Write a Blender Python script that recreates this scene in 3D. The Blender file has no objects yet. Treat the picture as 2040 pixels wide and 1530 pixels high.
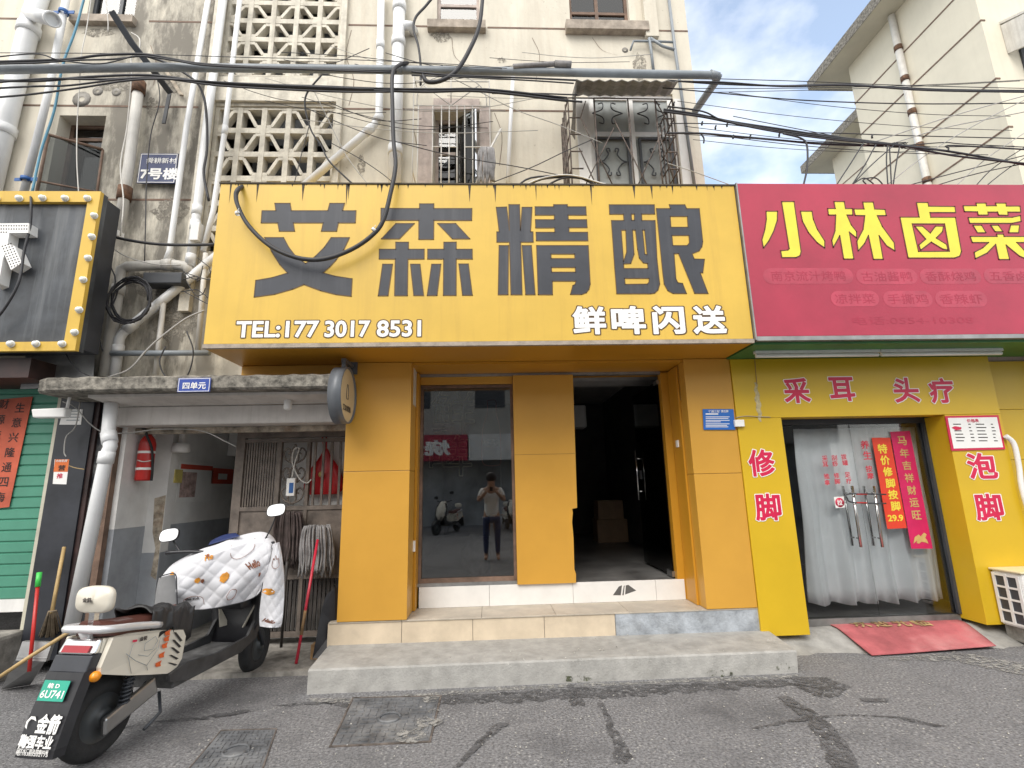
import bpy, math, random
from math import radians, sin, cos, pi, sqrt, atan2
from mathutils import Vector as V, Matrix
from mathutils.geometry import tessellate_polygon
random.seed(7)
R = random.uniform
sc = bpy.context.scene
COL = sc.collection

# ------------------------------------------------------------------ camera, sky, sun, exposure
H0 = 1.45                                   # lens height above the asphalt
FPX, PITCH, YAW, ROLL = 985.73, radians(11.753), radians(2.63), radians(-1.3245)
fw = V((sin(YAW)*cos(PITCH), cos(YAW)*cos(PITCH), sin(PITCH)))
rt0 = V((cos(YAW), -sin(YAW), 0)); up0 = rt0.cross(fw)
rt = cos(ROLL)*rt0 + sin(ROLL)*up0; up = -sin(ROLL)*rt0 + cos(ROLL)*up0
EYE = V((0, 0, H0))
cd = bpy.data.cameras.new('camera'); cam = bpy.data.objects.new('camera', cd); COL.objects.link(cam)
cd.sensor_width = 36; cd.lens = 36*FPX/2040; cd.clip_start = .02; cd.clip_end = 800
m = Matrix((rt, up, -fw)).transposed().to_4x4(); m.translation = EYE; cam.matrix_world = m
sc.camera = cam

SUN_EL, SUN_AZ = radians(46), radians(-155)   # azimuth: compass-like, from +Y clockwise
w = bpy.data.worlds.new('World'); sc.world = w; w.use_nodes = True
nt = w.node_tree; nt.nodes.clear()
out = nt.nodes.new('ShaderNodeOutputWorld'); bg = nt.nodes.new('ShaderNodeBackground')
sky = nt.nodes.new('ShaderNodeTexSky'); sky.sky_type = 'NISHITA'; sky.sun_disc = False
sky.sun_elevation = SUN_EL; sky.sun_rotation = SUN_AZ; sky.air_density = 1.0; sky.dust_density = 2.5; sky.ozone_density = 1.0
tc = nt.nodes.new('ShaderNodeTexCoord'); mp = nt.nodes.new('ShaderNodeMapping'); mp.inputs['Scale'].default_value = (1.5, 1.5, 2.4)
mp.inputs['Location'].default_value = (.62, .35, 0.02)
nz = nt.nodes.new('ShaderNodeTexNoise'); nz.inputs['Scale'].default_value = 1.7; nz.inputs['Detail'].default_value = 8; nz.inputs['Roughness'].default_value = .52
rp = nt.nodes.new('ShaderNodeValToRGB'); rp.color_ramp.elements[0].position = .50; rp.color_ramp.elements[1].position = .74
rp.color_ramp.elements[0].color = (.10, .10, .10, 1); rp.color_ramp.elements[1].color = (1, 1, 1, 1)
mx = nt.nodes.new('ShaderNodeMix'); mx.data_type = 'RGBA'
mx.inputs['B'].default_value = (9.0, 8.9, 8.7, 1)
L = nt.links.new
L(tc.outputs['Generated'], mp.inputs['Vector']); L(mp.outputs['Vector'], nz.inputs['Vector'])
L(nz.outputs['Fac'], rp.inputs['Fac'])
# the cloud veil is thick towards the sun (behind the lens) and thin in front
dt = nt.nodes.new('ShaderNodeVectorMath'); dt.operation = 'DOT_PRODUCT'; dt.inputs[1].default_value = (-.25, -.72, .65)
L(tc.outputs['Generated'], dt.inputs[0])
vr = nt.nodes.new('ShaderNodeMapRange'); vr.inputs['From Min'].default_value = -.15; vr.inputs['From Max'].default_value = .75; vr.interpolation_type = 'SMOOTHSTEP'
L(dt.outputs['Value'], vr.inputs['Value'])
mxx = nt.nodes.new('ShaderNodeMath'); mxx.operation = 'MAXIMUM'; L(vr.outputs['Result'], mxx.inputs[0]); L(rp.outputs['Color'], mxx.inputs[1])
L(mxx.outputs[0], mx.inputs['Factor'])
gn = nt.nodes.new('ShaderNodeMix'); gn.data_type = 'RGBA'; gn.blend_type = 'MULTIPLY'; gn.inputs['Factor'].default_value = 1; gn.inputs['B'].default_value = (2.1, 2.0, 1.80, 1)
L(sky.outputs['Color'], gn.inputs['A']); L(gn.outputs['Result'], mx.inputs['A']); L(mx.outputs['Result'], bg.inputs['Color'])
bg.inputs['Strength'].default_value = .10
L(bg.outputs['Background'], out.inputs['Surface'])
sd = bpy.data.lights.new('sun', 'SUN'); sun = bpy.data.objects.new('sun', sd); COL.objects.link(sun)
sd.energy = 1.3; sd.angle = radians(36); sd.color = (1, .96, .90)
sdir = V((sin(SUN_AZ)*cos(SUN_EL), cos(SUN_AZ)*cos(SUN_EL), sin(SUN_EL)))
sun.rotation_euler = sdir.to_track_quat('Z', 'Y').to_euler(); sun.location = (0, -4, 14)
sc.view_settings.view_transform = 'Standard'; sc.view_settings.look = 'None'
sc.view_settings.exposure = 1.0; sc.view_settings.gamma = 1

# ------------------------------------------------------------------ from the survey of the photo to metres
def ray(u, v): return rt*((u-1020)/FPX) + up*((765-v)/FPX) + fw
def F(u, v, Y):                               # point on the upright plane at depth Y
    d = ray(u, v); return EYE + d*(Y/d.y)
def G(u, v, z=0):                             # point on a level plane
    d = ray(u, v); return EYE + d*((z-H0)/d.z)
def S(u, v, X):                               # point on a plane X = const
    d = ray(u, v); return EYE + d*(X/d.x)

# ------------------------------------------------------------------ materials
MATS = {}
def mat(name, col, rough=.7, var=.12, scale=6., bump=0., bscale=None, metal=0., col2=None, spec=.5, streak=0., coat=0., dirt=0., dirtcol=(.05,.045,.04)):
    if name in MATS: return MATS[name]
    m = bpy.data.materials.new(name); m.use_nodes = True; MATS[name] = m
    t = m.node_tree; b = t.nodes['Principled BSDF']; lk = t.links.new
    b.inputs['Roughness'].default_value = rough; b.inputs['Metallic'].default_value = metal
    b.inputs['Specular IOR Level'].default_value = spec; b.inputs['Coat Weight'].default_value = coat
    tc = t.nodes.new('ShaderNodeTexCoord')
    n = t.nodes.new('ShaderNodeTexNoise'); n.inputs['Scale'].default_value = scale; n.inputs['Detail'].default_value = 7; n.inputs['Roughness'].default_value = .62
    src = tc.outputs['Object']
    lk(src, n.inputs['Vector'])
    c2 = col2 if col2 else tuple(max(0, c*(1-var*2.2)) for c in col)
    c1 = tuple(min(1, c*(1+var*.6)) for c in col)
    r = t.nodes.new('ShaderNodeValToRGB'); r.color_ramp.elements[0].position = .3; r.color_ramp.elements[1].position = .66
    r.color_ramp.elements[0].color = (*c2, 1); r.color_ramp.elements[1].color = (*c1, 1)
    lk(n.outputs['Fac'], r.inputs['Fac']); cur = r.outputs['Color']
    if streak or dirt:
        mp = t.nodes.new('ShaderNodeMapping'); mp.inputs['Scale'].default_value = (9, 9, .55) if streak else (1, 1, 1)
        lk(src, mp.inputs['Vector'])
        n2 = t.nodes.new('ShaderNodeTexNoise'); n2.inputs['Scale'].default_value = 1.0 if streak else scale*.45; n2.inputs['Detail'].default_value = 9; n2.inputs['Roughness'].default_value = .68
        lk(mp.outputs['Vector'], n2.inputs['Vector'])
        r2 = t.nodes.new('ShaderNodeValToRGB'); r2.color_ramp.elements[0].position = .5; r2.color_ramp.elements[1].position = .78
        k = streak or dirt
        r2.color_ramp.elements[0].color = (0, 0, 0, 1); r2.color_ramp.elements[1].color = (k, k, k, 1)
        lk(n2.outputs['Fac'], r2.inputs['Fac'])
        mx = t.nodes.new('ShaderNodeMix'); mx.data_type = 'RGBA'; mx.inputs['B'].default_value = (*dirtcol, 1)
        lk(r2.outputs['Color'], mx.inputs['Factor']); lk(cur, mx.inputs['A']); cur = mx.outputs['Result']
    lk(cur, b.inputs['Base Color'])
    mr = t.nodes.new('ShaderNodeMapRange'); mr.inputs['To Min'].default_value = max(0, rough-.09); mr.inputs['To Max'].default_value = min(1, rough+.09)
    lk(n.outputs['Fac'], mr.inputs['Value']); lk(mr.outputs['Result'], b.inputs['Roughness'])
    if bump:
        n3 = t.nodes.new('ShaderNodeTexNoise'); n3.inputs['Scale'].default_value = bscale or scale*5; n3.inputs['Detail'].default_value = 5
        lk(src, n3.inputs['Vector'])
        bp = t.nodes.new('ShaderNodeBump'); bp.inputs['Strength'].default_value = bump; bp.inputs['Distance'].default_value = .01
        lk(n3.outputs['Fac'], bp.inputs['Height']); lk(bp.outputs['Normal'], b.inputs['Normal'])
    return m
def nodes_of(m): return m.node_tree.nodes, m.node_tree.links.new
def glass(name, tint=(.8, .85, .85), ior=1.5, rough=.0, boost=1.):
    m = bpy.data.materials.new(name); m.use_nodes = True; t = m.node_tree; t.nodes.clear(); lk = t.links.new
    o = t.nodes.new('ShaderNodeOutputMaterial'); mix = t.nodes.new('ShaderNodeMixShader')
    tr = t.nodes.new('ShaderNodeBsdfTransparent'); tr.inputs['Color'].default_value = (*tint, 1)
    g = t.nodes.new('ShaderNodeBsdfGlossy'); g.inputs['Roughness'].default_value = rough
    fr = t.nodes.new('ShaderNodeFresnel'); fr.inputs['IOR'].default_value = ior
    lk(fr.outputs['Fac'], mix.inputs['Fac']); lk(tr.outputs['BSDF'], mix.inputs[1]); lk(g.outputs['BSDF'], mix.inputs[2])
    lk(mix.outputs['Shader'], o.inputs['Surface']); MATS[name] = m
    return m

# ------------------------------------------------------------------ mesh builder
def catmull(P, n=6):
    P = [V(p) for p in P]
    if len(P) < 3: return P
    Q = [2*P[0]-P[1]] + P + [2*P[-1]-P[-2]]; o = []
    for i in range(1, len(Q)-2):
        a, b, c, d = Q[i-1], Q[i], Q[i+1], Q[i+2]
        for k in range(n):
            t = k/n
            o.append(.5*((2*b)+(c-a)*t+(2*a-5*b+4*c-d)*t*t+(3*b-a-3*c+d)*t**3))
    o.append(P[-1]); return o
LOC = {}
class MB:
    def __init__(s): s.v = []; s.f = []; s.sm = []
    def add(s, vs, fs, smooth=False):
        k = len(s.v); s.v += [V(p) for p in vs]
        for f in fs: s.f.append([k+i for i in f]); s.sm.append(smooth)
        return s
    def hexa(s, p, smooth=False):             # p: 4 lower (ccw from above), 4 upper
        return s.add(p, [(3,2,1,0),(4,5,6,7),(0,1,5,4),(1,2,6,5),(2,3,7,6),(3,0,4,7)], smooth)
    def box(s, x0, x1, y0, y1, z0, z1):
        return s.hexa([(x0,y0,z0),(x1,y0,z0),(x1,y1,z0),(x0,y1,z0),(x0,y0,z1),(x1,y0,z1),(x1,y1,z1),(x0,y1,z1)])
    def quad(s, a, b, c, d): return s.add([a, b, c, d], [(0,1,2,3)])
    def bar(s, a, b, wv, tv):                 # box beam from a to b with half-extents given as vectors
        a, b, wv, tv = V(a), V(b), V(wv), V(tv)
        return s.hexa([a-wv-tv, a+wv-tv, a+wv+tv, a-wv+tv, b-wv-tv, b+wv-tv, b+wv+tv, b-wv+tv])
    def tube(s, pts, r, n=8, smooth=True, sub=0, closed=False):
        P = [V(p) for p in pts]
        if sub: P = catmull(P, sub)
        N = len(P); rr = r if isinstance(r, (list, tuple)) else [r]*N
        if len(rr) != N: rr = [rr[min(len(rr)-1, int(i*len(rr)/N))] for i in range(N)]
        t0 = (P[1]-P[0]).normalized(); a = V((0,0,1)) if abs(t0.z) < .9 else V((1,0,0))
        u = t0.cross(a).normalized(); vs = []
        for i in range(N):
            t = (P[min(i+1,N-1)]-P[max(i-1,0)]); t = t.normalized() if t.length > 1e-9 else t0
            u = (u - t*u.dot(t)); u = u.normalized() if u.length > 1e-6 else t.orthogonal().normalized()
            b = t.cross(u)
            for k in range(n):
                A = 2*pi*k/n; vs.append(P[i] + (u*cos(A)+b*sin(A))*rr[i])
        fs = [(i*n+k, i*n+(k+1)%n, (i+1)*n+(k+1)%n, (i+1)*n+k) for i in range(N-1) for k in range(n)]
        s.add(vs, fs, smooth)
        k = len(s.v)-N*n
        s.f.append([k+i for i in range(n)][::-1]); s.f.append([k+(N-1)*n+i for i in range(n)]); s.sm += [False, False]
        return s
    def lathe(s, prof, c, ax=(0,0,1), n=24, smooth=True):
        c = V(c); ax = V(ax).normalized(); u = ax.orthogonal().normalized(); b = ax.cross(u); vs = []
        for r, h in prof:
            for k in range(n):
                A = 2*pi*k/n; vs.append(c+ax*h+(u*cos(A)+b*sin(A))*max(r, 1e-4))
        N = len(prof)
        s.add(vs, [(i*n+k, i*n+(k+1)%n, (i+1)*n+(k+1)%n, (i+1)*n+k) for i in range(N-1) for k in range(n)], smooth)
        return s
    def ball(s, c, r, n=10, sx=1, sy=1, sz=1):
        c = V(c); vs = []; m = n//2
        for i in range(m+1):
            a = pi*i/m
            for k in range(n):
                b = 2*pi*k/n; vs.append(c+V((sx*r*sin(a)*cos(b), sy*r*sin(a)*sin(b), sz*r*cos(a))))
        return s.add(vs, [(i*n+k, (i+1)*n+k, (i+1)*n+(k+1)%n, i*n+(k+1)%n) for i in range(m) for k in range(n)], True)
    def poly(s, loops, thick=None):           # planar 3-D loops (outer first, then holes), optional thickness vector
        loops = [[V(p) for p in l] for l in loops]; flat = [p for l in loops for p in l]
        tr = tessellate_polygon(loops)
        s.add(flat, tr)
        if thick is not None:
            th = V(thick); s.add([p+th for p in flat], [t[::-1] for t in tr]); k = 0
            for l in loops:
                n = len(l); s.add([p for p in l]+[p+th for p in l], [(i, (i+1)%n, n+(i+1)%n, n+i) for i in range(n)])
        return s
    def grid(s, rows, smooth=True, thick=0.):
        n, m = len(rows), len(rows[0]); vs = [p for r in rows for p in r]
        fs = [(i*m+j, i*m+j+1, (i+1)*m+j+1, (i+1)*m+j) for i in range(n-1) for j in range(m-1)]
        return s.add(vs, fs, smooth)
    def build(s, name, mat, parent=None, local=False, origin=None, bevel=0, solid=0, seg=2):
        me = bpy.data.meshes.new(name)
        if parent is None:
            if origin is None:
                xs = [p.x for p in s.v]; ys = [p.y for p in s.v]; zs = [p.z for p in s.v]
                origin = V(((min(xs)+max(xs))/2, (min(ys)+max(ys))/2, min(zs)))
            o0 = V(origin); loc = o0
        else:
            o0 = V((0,0,0)) if local else LOC[parent.name]; loc = V((0,0,0))
        me.from_pydata([p-o0 for p in s.v], [], s.f); me.polygons.foreach_set('use_smooth', s.sm)
        me.update()
        o = bpy.data.objects.new(name, me); COL.objects.link(o); o.location = loc
        if mat: me.materials.append(MATS[mat] if isinstance(mat, str) else mat)
        if parent: o.parent = parent
        LOC[o.name] = o0
        if solid: md = o.modifiers.new('thickness', 'SOLIDIFY'); md.thickness = solid; md.offset = 0
        if bevel:
            md = o.modifiers.new('bevel', 'BEVEL'); md.width = bevel; md.segments = seg; md.limit_method = 'ANGLE'; md.angle_limit = radians(40)
        return o
def tag(o, label=None, cat=None, group=None, kind=None):
    if label: o['label'] = label
    if cat: o['category'] = cat
    if group: o['group'] = group
    if kind: o['kind'] = kind
    return o
def empty(name, loc, label, cat, group=None, rz=0):
    o = bpy.data.objects.new(name, None); COL.objects.link(o); o.location = loc; o.rotation_euler = (0, 0, rz)
    o.empty_display_size = .1; LOC[o.name] = V(loc)
    return tag(o, label, cat, group)
def children_of(o): return [c for c in bpy.data.objects if c.parent == o]
def copy_tree(o, parent=None):
    c = o.copy(); COL.objects.link(c)
    if parent: c.parent = parent
    LOC[c.name] = LOC.get(o.name, V((0,0,0)))
    for ch in children_of(o): copy_tree(ch, c)
    return c
# flat lettering from Blender's built-in font
_tc = {}
def glyphs(s, bold=.0):
    k = (s, bold)
    if k not in _tc:
        c = bpy.data.curves.new('lettering', 'FONT'); c.body = s; c.size = 1; c.offset = bold; c.resolution_u = 4
        o = bpy.data.objects.new('lettering', c); COL.objects.link(o)
        dg = bpy.context.evaluated_depsgraph_get(); me = bpy.data.meshes.new_from_object(o.evaluated_get(dg))
        vs = [(p.co.x, p.co.y) for p in me.vertices]; fs = [tuple(p.vertices) for p in me.polygons]
        cnt = {}
        for f in fs:
            for i in range(len(f)):
                e = (f[i], f[(i+1)%len(f)]); e2 = tuple(sorted(e)); cnt[e2] = cnt.get(e2, 0)+1
        ed = [e for e, n in cnt.items() if n == 1]
        bpy.data.objects.remove(o); bpy.data.curves.remove(c); bpy.data.meshes.remove(me)
        xs = [p[0] for p in vs]; ys = [p[1] for p in vs]
        _tc[k] = (vs, fs, ed, min(xs), max(xs), min(ys), max(ys))
    return _tc[k]
def write(mb, s, at, wv, hv, bold=.0, ref=None):
    """letters of s stretched into the parallelogram centre at, full width wv, full height hv (3-D vectors).
    bold thickens each stroke by that share of the height; ref = the share that still fits inside the box"""
    vs, fs, ed, x0, x1, y0, y1 = glyphs(s); k = bold if ref is None else ref
    x0 -= k; x1 += k; y0 -= k; y1 += k
    at, wv, hv = V(at), V(wv), V(hv); fx = 1/(x1-x0); fy = 1/(y1-y0); nn = hv.cross(wv).normalized()
    P = lambda x, y, d=0: at + wv*((x-(x0+x1)/2)*fx) + hv*((y-(y0+y1)/2)*fy) - nn*d
    mb.add([P(x, y) for x, y in vs], fs)
    if bold:
        for i, (a, b) in enumerate(ed):
            (xa, ya), (xb, yb) = vs[a], vs[b]; l = sqrt((xb-xa)**2+(yb-ya)**2) or 1; tx, ty = (xb-xa)/l*bold, (yb-ya)/l*bold; e = .00001*(1+i % 211)
            mb.add([P(xa-tx*.7+ty, ya-ty*.7-tx, e), P(xb+tx*.7+ty, yb+ty*.7-tx, e), P(xb+tx*.7-ty, yb+ty*.7+tx, e), P(xa-tx*.7-ty, ya-ty*.7+tx, e)], [(0,1,2,3)])
    return mb
def write_outline(mb, s, at, wv, hv, r, bold=0.):
    vs, fs, ed, x0, x1, y0, y1 = glyphs(s, 0); at, wv, hv = V(at), V(wv), V(hv); fx = 1/(x1-x0); fy = 1/(y1-y0)
    P = [at + wv*((x-(x0+x1)/2)*fx) + hv*((y-(y0+y1)/2)*fy) for x, y in vs]
    for a, b in ed: mb.tube([P[a], P[b]], r, n=4)
    return mb
def writeF(mb, s, uc, vc, wpx, hpx, Y, bold=.0, ref=None):
    p = F(uc, vc, Y); W = F(uc+wpx/2, vc, Y).x-F(uc-wpx/2, vc, Y).x; Hh = F(uc, vc-hpx/2, Y).z-F(uc, vc+hpx/2, Y).z
    return write(mb, s, p, (W, 0, 0), (0, 0, Hh), bold, ref)
def FP(pts, Y, s=1., ox=0., oy=0.): return [F(ox+x*s, oy+y*s, Y) for x, y in pts]
def stroke(mb, loop, w, n=V((0,-1,0))):
    N = len(loop)
    for i in range(N):
        a, b = V(loop[i]), V(loop[(i+1)%N]); d = b-a
        if d.length < 1e-6: continue
        d.normalize(); q = d.cross(n)*(w/2); e = d*(w/2)
        mb.add([a-q-e, b-q+e, b+q+e, a+q-e], [(0,1,2,3)])
    return mb
# ------------------------------------------------------------------ palette
YW, YP, YS, YR = 4.75, 4.62, 4.08, 5.05       # depths: house wall, shop cladding, shop signs, shop recess
mat('asphalt', (.225,.222,.228), .9, .34, 60, .9, 90, dirt=.0, dirtcol=(.075,.075,.08))
mat('concrete', (.36,.35,.33), .85, .18, 5, .35, 60, dirt=.45, dirtcol=(.14,.135,.12))
mat('concrete_old', (.33,.31,.28), .9, .28, 7, .5, 40, streak=.75, dirtcol=(.07,.065,.055))
mat('slab_edge', (.27,.25,.215), .92, .4, 16, .8, 45, dirt=.75, dirtcol=(.05,.045,.038))
mat('plaster_white', (.62,.585,.55), .8, .08, 4, .15, 30, streak=.4, dirtcol=(.25,.21,.17))
mat('plaster_interior', (.78,.77,.75), .85, .06, 4, .1, 30, dirt=.3, dirtcol=(.3,.28,.25))
mat('dado_grey', (.36,.38,.41), .7, .12, 4, .1, 30, dirt=.35, dirtcol=(.12,.12,.12))
mat('screen_concrete', (.70,.655,.56), .9, .14, 9, .35, 45, streak=.55, dirtcol=(.22,.19,.15))
mat('dark_void', (.03,.03,.033), .9, .2)
mat('orange_panel', (.60,.315,.046), .38, .05, 1.1, spec=.45, dirt=.25, dirtcol=(.50,.25,.045), bump=.05, bscale=2.2)
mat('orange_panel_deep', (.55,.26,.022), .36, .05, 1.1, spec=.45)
mat('yellow_panel', (.64,.415,.016), .38, .05, 1.1, spec=.45, dirt=.2, dirtcol=(.55,.34,.03), bump=.05, bscale=2.2)
mat('seam', (.20,.11,.02), .7)
mat('sign_yellow', (.68,.445,.075), .42, .07, 1.0, spec=.4, streak=.42, dirtcol=(.46,.28,.06))
mat('sign_grime', (.07,.055,.035), .8, .3, 12)
mat('letter_grey', (.058,.062,.074), .45, .1, 3, spec=.3, streak=.25, dirtcol=(.2,.2,.21))
mat('letter_white', (.86,.85,.83), .5, .03)
mat('letter_line', (.10,.055,.02), .6)
mat('red_sign', (.43,.033,.072), .42, .12, 1.0, spec=.5, bump=.14, bscale=2)
mat('letter_yellow', (.86,.68,.06), .45, .04)
mat('green_soffit', (.05,.20,.055), .5, .2, 2)
mat('tile_white', (.78,.76,.73), .3, .05, 3, dirt=.18, dirtcol=(.4,.36,.3))
mat('tile_cream', (.66,.55,.41), .38, .08, 5, dirt=.3, dirtcol=(.33,.26,.19))
mat('tile_top', (.50,.44,.36), .5, .12, 5, .1, 40, dirt=.5, dirtcol=(.22,.2,.18))
mat('grout', (.20,.18,.15), .9)
mat('pvc_white', (.80,.81,.82), .35, .05, 4, streak=.14, dirtcol=(.35,.33,.3))
mat('pvc_old', (.64,.62,.58), .5, .08, 6, streak=.45, dirtcol=(.28,.24,.2))
mat('pvc_grey', (.26,.29,.32), .45, .1, 5)
mat('rust', (.16,.085,.05), .85, .4, 14, .4, 60)
mat('rust_bar', (.13,.10,.085), .75, .4, 20, .2, 60)
mat('iron_brown', (.20,.165,.14), .6, .25, 8, .2, 40)
mat('black_cable', (.035,.035,.041), .55, .2)
mat('grey_cable', (.42,.41,.39), .6, .1)
mat('white_cable', (.68,.66,.62), .6, .1)
mat('blue_cable', (.10,.29,.42), .5, .1)
mat('blue_band', (.03,.12,.36), .55, .1)
mat('black_plastic', (.022,.022,.026), .42, .15, 8)
mat('black_rubber', (.03,.03,.031), .85, .2, 20, .2)
mat('charcoal_cladding', (.03,.033,.042), .4, .25, 3, dirt=.2, dirtcol=(.1,.1,.1))
mat('sign_slate', (.060,.068,.08), .42, .4, 2, streak=.95, dirtcol=(.17,.18,.19))
mat('shutter_green', (.075,.27,.185), .42, .08, 3, dirt=.25, dirtcol=(.04,.13,.09))
mat('paper_red', (.60,.08,.045), .7, .12, 2.5)
mat('couplet_faded', (.62,.13,.07), .75, .25, 1.6)
mat('ink_black', (.03,.02,.02), .7)
mat('blue_plate', (.025,.065,.33), .4, .06, 5)
mat('navy_plate', (.022,.036,.12), .45, .08, 5)
mat('chrome', (.66,.66,.66), .18, .03, 4, metal=1)
mat('steel', (.50,.50,.50), .35, .08, 6, metal=1)
mat('alu_grey', (.34,.34,.34), .42, .15, 6, metal=.6)
mat('mirror_glass', (.92,.93,.94), .03, .0, metal=1)
mat('frame_white', (.78,.77,.75), .45, .05, 4, streak=.25, dirtcol=(.3,.28,.25))
mat('frame_pink', (.52,.44,.40), .85, .15, 9, .2, 40, streak=.4, dirtcol=(.25,.2,.17))
mat('frame_dark', (.05,.055,.065), .5, .1)
mat('frame_wood', (.19,.12,.085), .7, .25, 8)
mat('sill', (.42,.36,.30), .9, .2, 9, .3, 40, streak=.5, dirtcol=(.15,.12,.1))
mat('red_paint', (.50,.025,.02), .35, .12, 4)
mat('red_plastic', (.60,.02,.025), .3, .1, 4)
mat('red_pole', (.58,.03,.06), .35, .1, 4)
mat('wood', (.40,.24,.11), .65, .25, 6)
mat('bamboo', (.52,.36,.16), .6, .2, 6)
mat('straw', (.28,.22,.15), .9, .3, 9)
mat('mop_grey', (.30,.29,.29), .95, .25, 9, .4, 60)
mat('mop_brown', (.10,.075,.07), .95, .3, 9, .4, 60)
mat('mat_red', (.47,.12,.13), .95, .2, 3.5, .6, 120, dirt=.75, dirtcol=(.50,.30,.28))
mat('gold', (.62,.42,.15), .5, .15, 8)
mat('cream_plastic', (.70,.655,.56), .32, .04, 3)
mat('cream_lid', (.72,.63,.40), .35, .05, 3)
mat('paint_letter_red', (.62,.012,.07), .45, .05)
mat('curtain', (.90,.92,.94), .85, .04, 3)
mat('sticker_white', (.80,.79,.77), .6, .05, 5)
mat('cardboard', (.40,.27,.16), .8, .1, 4)
mat('neon_tube', (.9,.84,.6), .3, .05)
mat('neon_red', (.6,.2,.16), .3, .05)
mat('seat_brown', (.12,.045,.035), .4, .15, 5)
mat('orange_lens', (.85,.30,.02), .2, .05)
mat('plate_green', (.02,.36,.25), .35, .08, 6)
mat('cloth_black', (.028,.028,.030), .5, .2, 5, .3, 14)
mat('quilt_white', (.60,.60,.63), .75, .05, 5)
mat('quilt_lining', (.24,.24,.245), .8, .1, 5)
mat('orange_print', (.72,.30,.03), .8, .25, 12)
mat('brown_print', (.22,.07,.03), .8, .25, 12)
mat('floor_tile', (.20,.195,.19), .35, .3, 3, dirt=.4, dirtcol=(.12,.11,.1))
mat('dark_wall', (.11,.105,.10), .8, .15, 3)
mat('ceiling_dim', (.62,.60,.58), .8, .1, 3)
mat('lamp_white', (.84,.84,.80), .35, .03)
mat('moss', (.055,.07,.03), .95, .4, 20, .6, 60)
glass('window_glass', (.55,.60,.63), 1.9)
glass('shop_glass', (.66,.68,.67), 2.3)
mat('frosted_pane', (.34,.36,.35), .3, .12, 5)
glass('door_glass', (.96,.97,.97), 1.42)
glass('dim_glass', (.52,.54,.54), 1.45)
# cream house plaster: painted concrete, with the grey run-off stains of the bay left of the lattice
def house_plaster():
    m = mat('house_plaster', (.72,.67,.565), .88, .05, 1.6, .22, 26, streak=.38, dirtcol=(.50,.41,.31))
    N, lk = nodes_of(m); b = N['Principled BSDF']; old = b.inputs['Base Color'].links[0].from_socket
    tc = N.new('ShaderNodeTexCoord'); sx = N.new('ShaderNodeSeparateXYZ'); lk(tc.outputs['Object'], sx.inputs[0])
    r = N.new('ShaderNodeValToRGB'); e = r.color_ramp.elements
    mr = N.new('ShaderNodeMapRange'); mr.inputs['From Min'].default_value = -5; mr.inputs['From Max'].default_value = 2.5; lk(sx.outputs['X'], mr.inputs['Value']); lk(mr.outputs['Result'], r.inputs['Fac'])
    def g(x): return (x+5)/7.5
    e[0].position = g(-4.5); e[0].color = (.0,)*3+(1,); e[1].position = g(-3.95); e[1].color = (.9,)*3+(1,)
    for x, k in ((-3.0, 1.0), (-2.75, .8), (-1.6, .22), (2.5, .12)):
        q = e.new(g(x)); q.color = (k, k, k, 1)
    mp = N.new('ShaderNodeMapping'); mp.inputs['Scale'].default_value = (3.0, 1, .9); lk(tc.outputs['Object'], mp.inputs['Vector'])
    n = N.new('ShaderNodeTexNoise'); n.inputs['Scale'].default_value = 1.5; n.inputs['Detail'].default_value = 10; n.inputs['Roughness'].default_value = .7; lk(mp.outputs['Vector'], n.inputs['Vector'])
    r2 = N.new('ShaderNodeValToRGB'); r2.color_ramp.elements[0].position = .34; r2.color_ramp.elements[1].position = .55; lk(n.outputs['Fac'], r2.inputs['Fac'])
    mul = N.new('ShaderNodeMath'); mul.operation = 'MULTIPLY'; lk(r.outputs['Color'], mul.inputs[0]); lk(r2.outputs['Color'], mul.inputs[1])
    mx = N.new('ShaderNodeMix'); mx.data_type = 'RGBA'; mx.inputs['B'].default_value = (.185,.17,.145,1)
    lk(mul.outputs[0], mx.inputs['Factor']); lk(old, mx.inputs['A'])
    # fine dark cracks and specks
    n2 = N.new('ShaderNodeTexNoise'); n2.inputs['Scale'].default_value = 24; n2.inputs['Detail'].default_value = 6; lk(tc.outputs['Object'], n2.inputs['Vector'])
    r3 = N.new('ShaderNodeValToRGB'); r3.color_ramp.elements[0].position = .66; r3.color_ramp.elements[1].position = .74; r3.color_ramp.elements[1].color = (.5,.5,.5,1); lk(n2.outputs['Fac'], r3.inputs['Fac'])
    m3 = N.new('ShaderNodeMix'); m3.data_type = 'RGBA'; m3.inputs['B'].default_value = (.3,.25,.19,1); lk(r3.outputs['Color'], m3.inputs['Factor']); lk(mx.outputs['Result'], m3.inputs['A'])
    lk(m3.outputs['Result'], b.inputs['Base Color'])
house_plaster()
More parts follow.
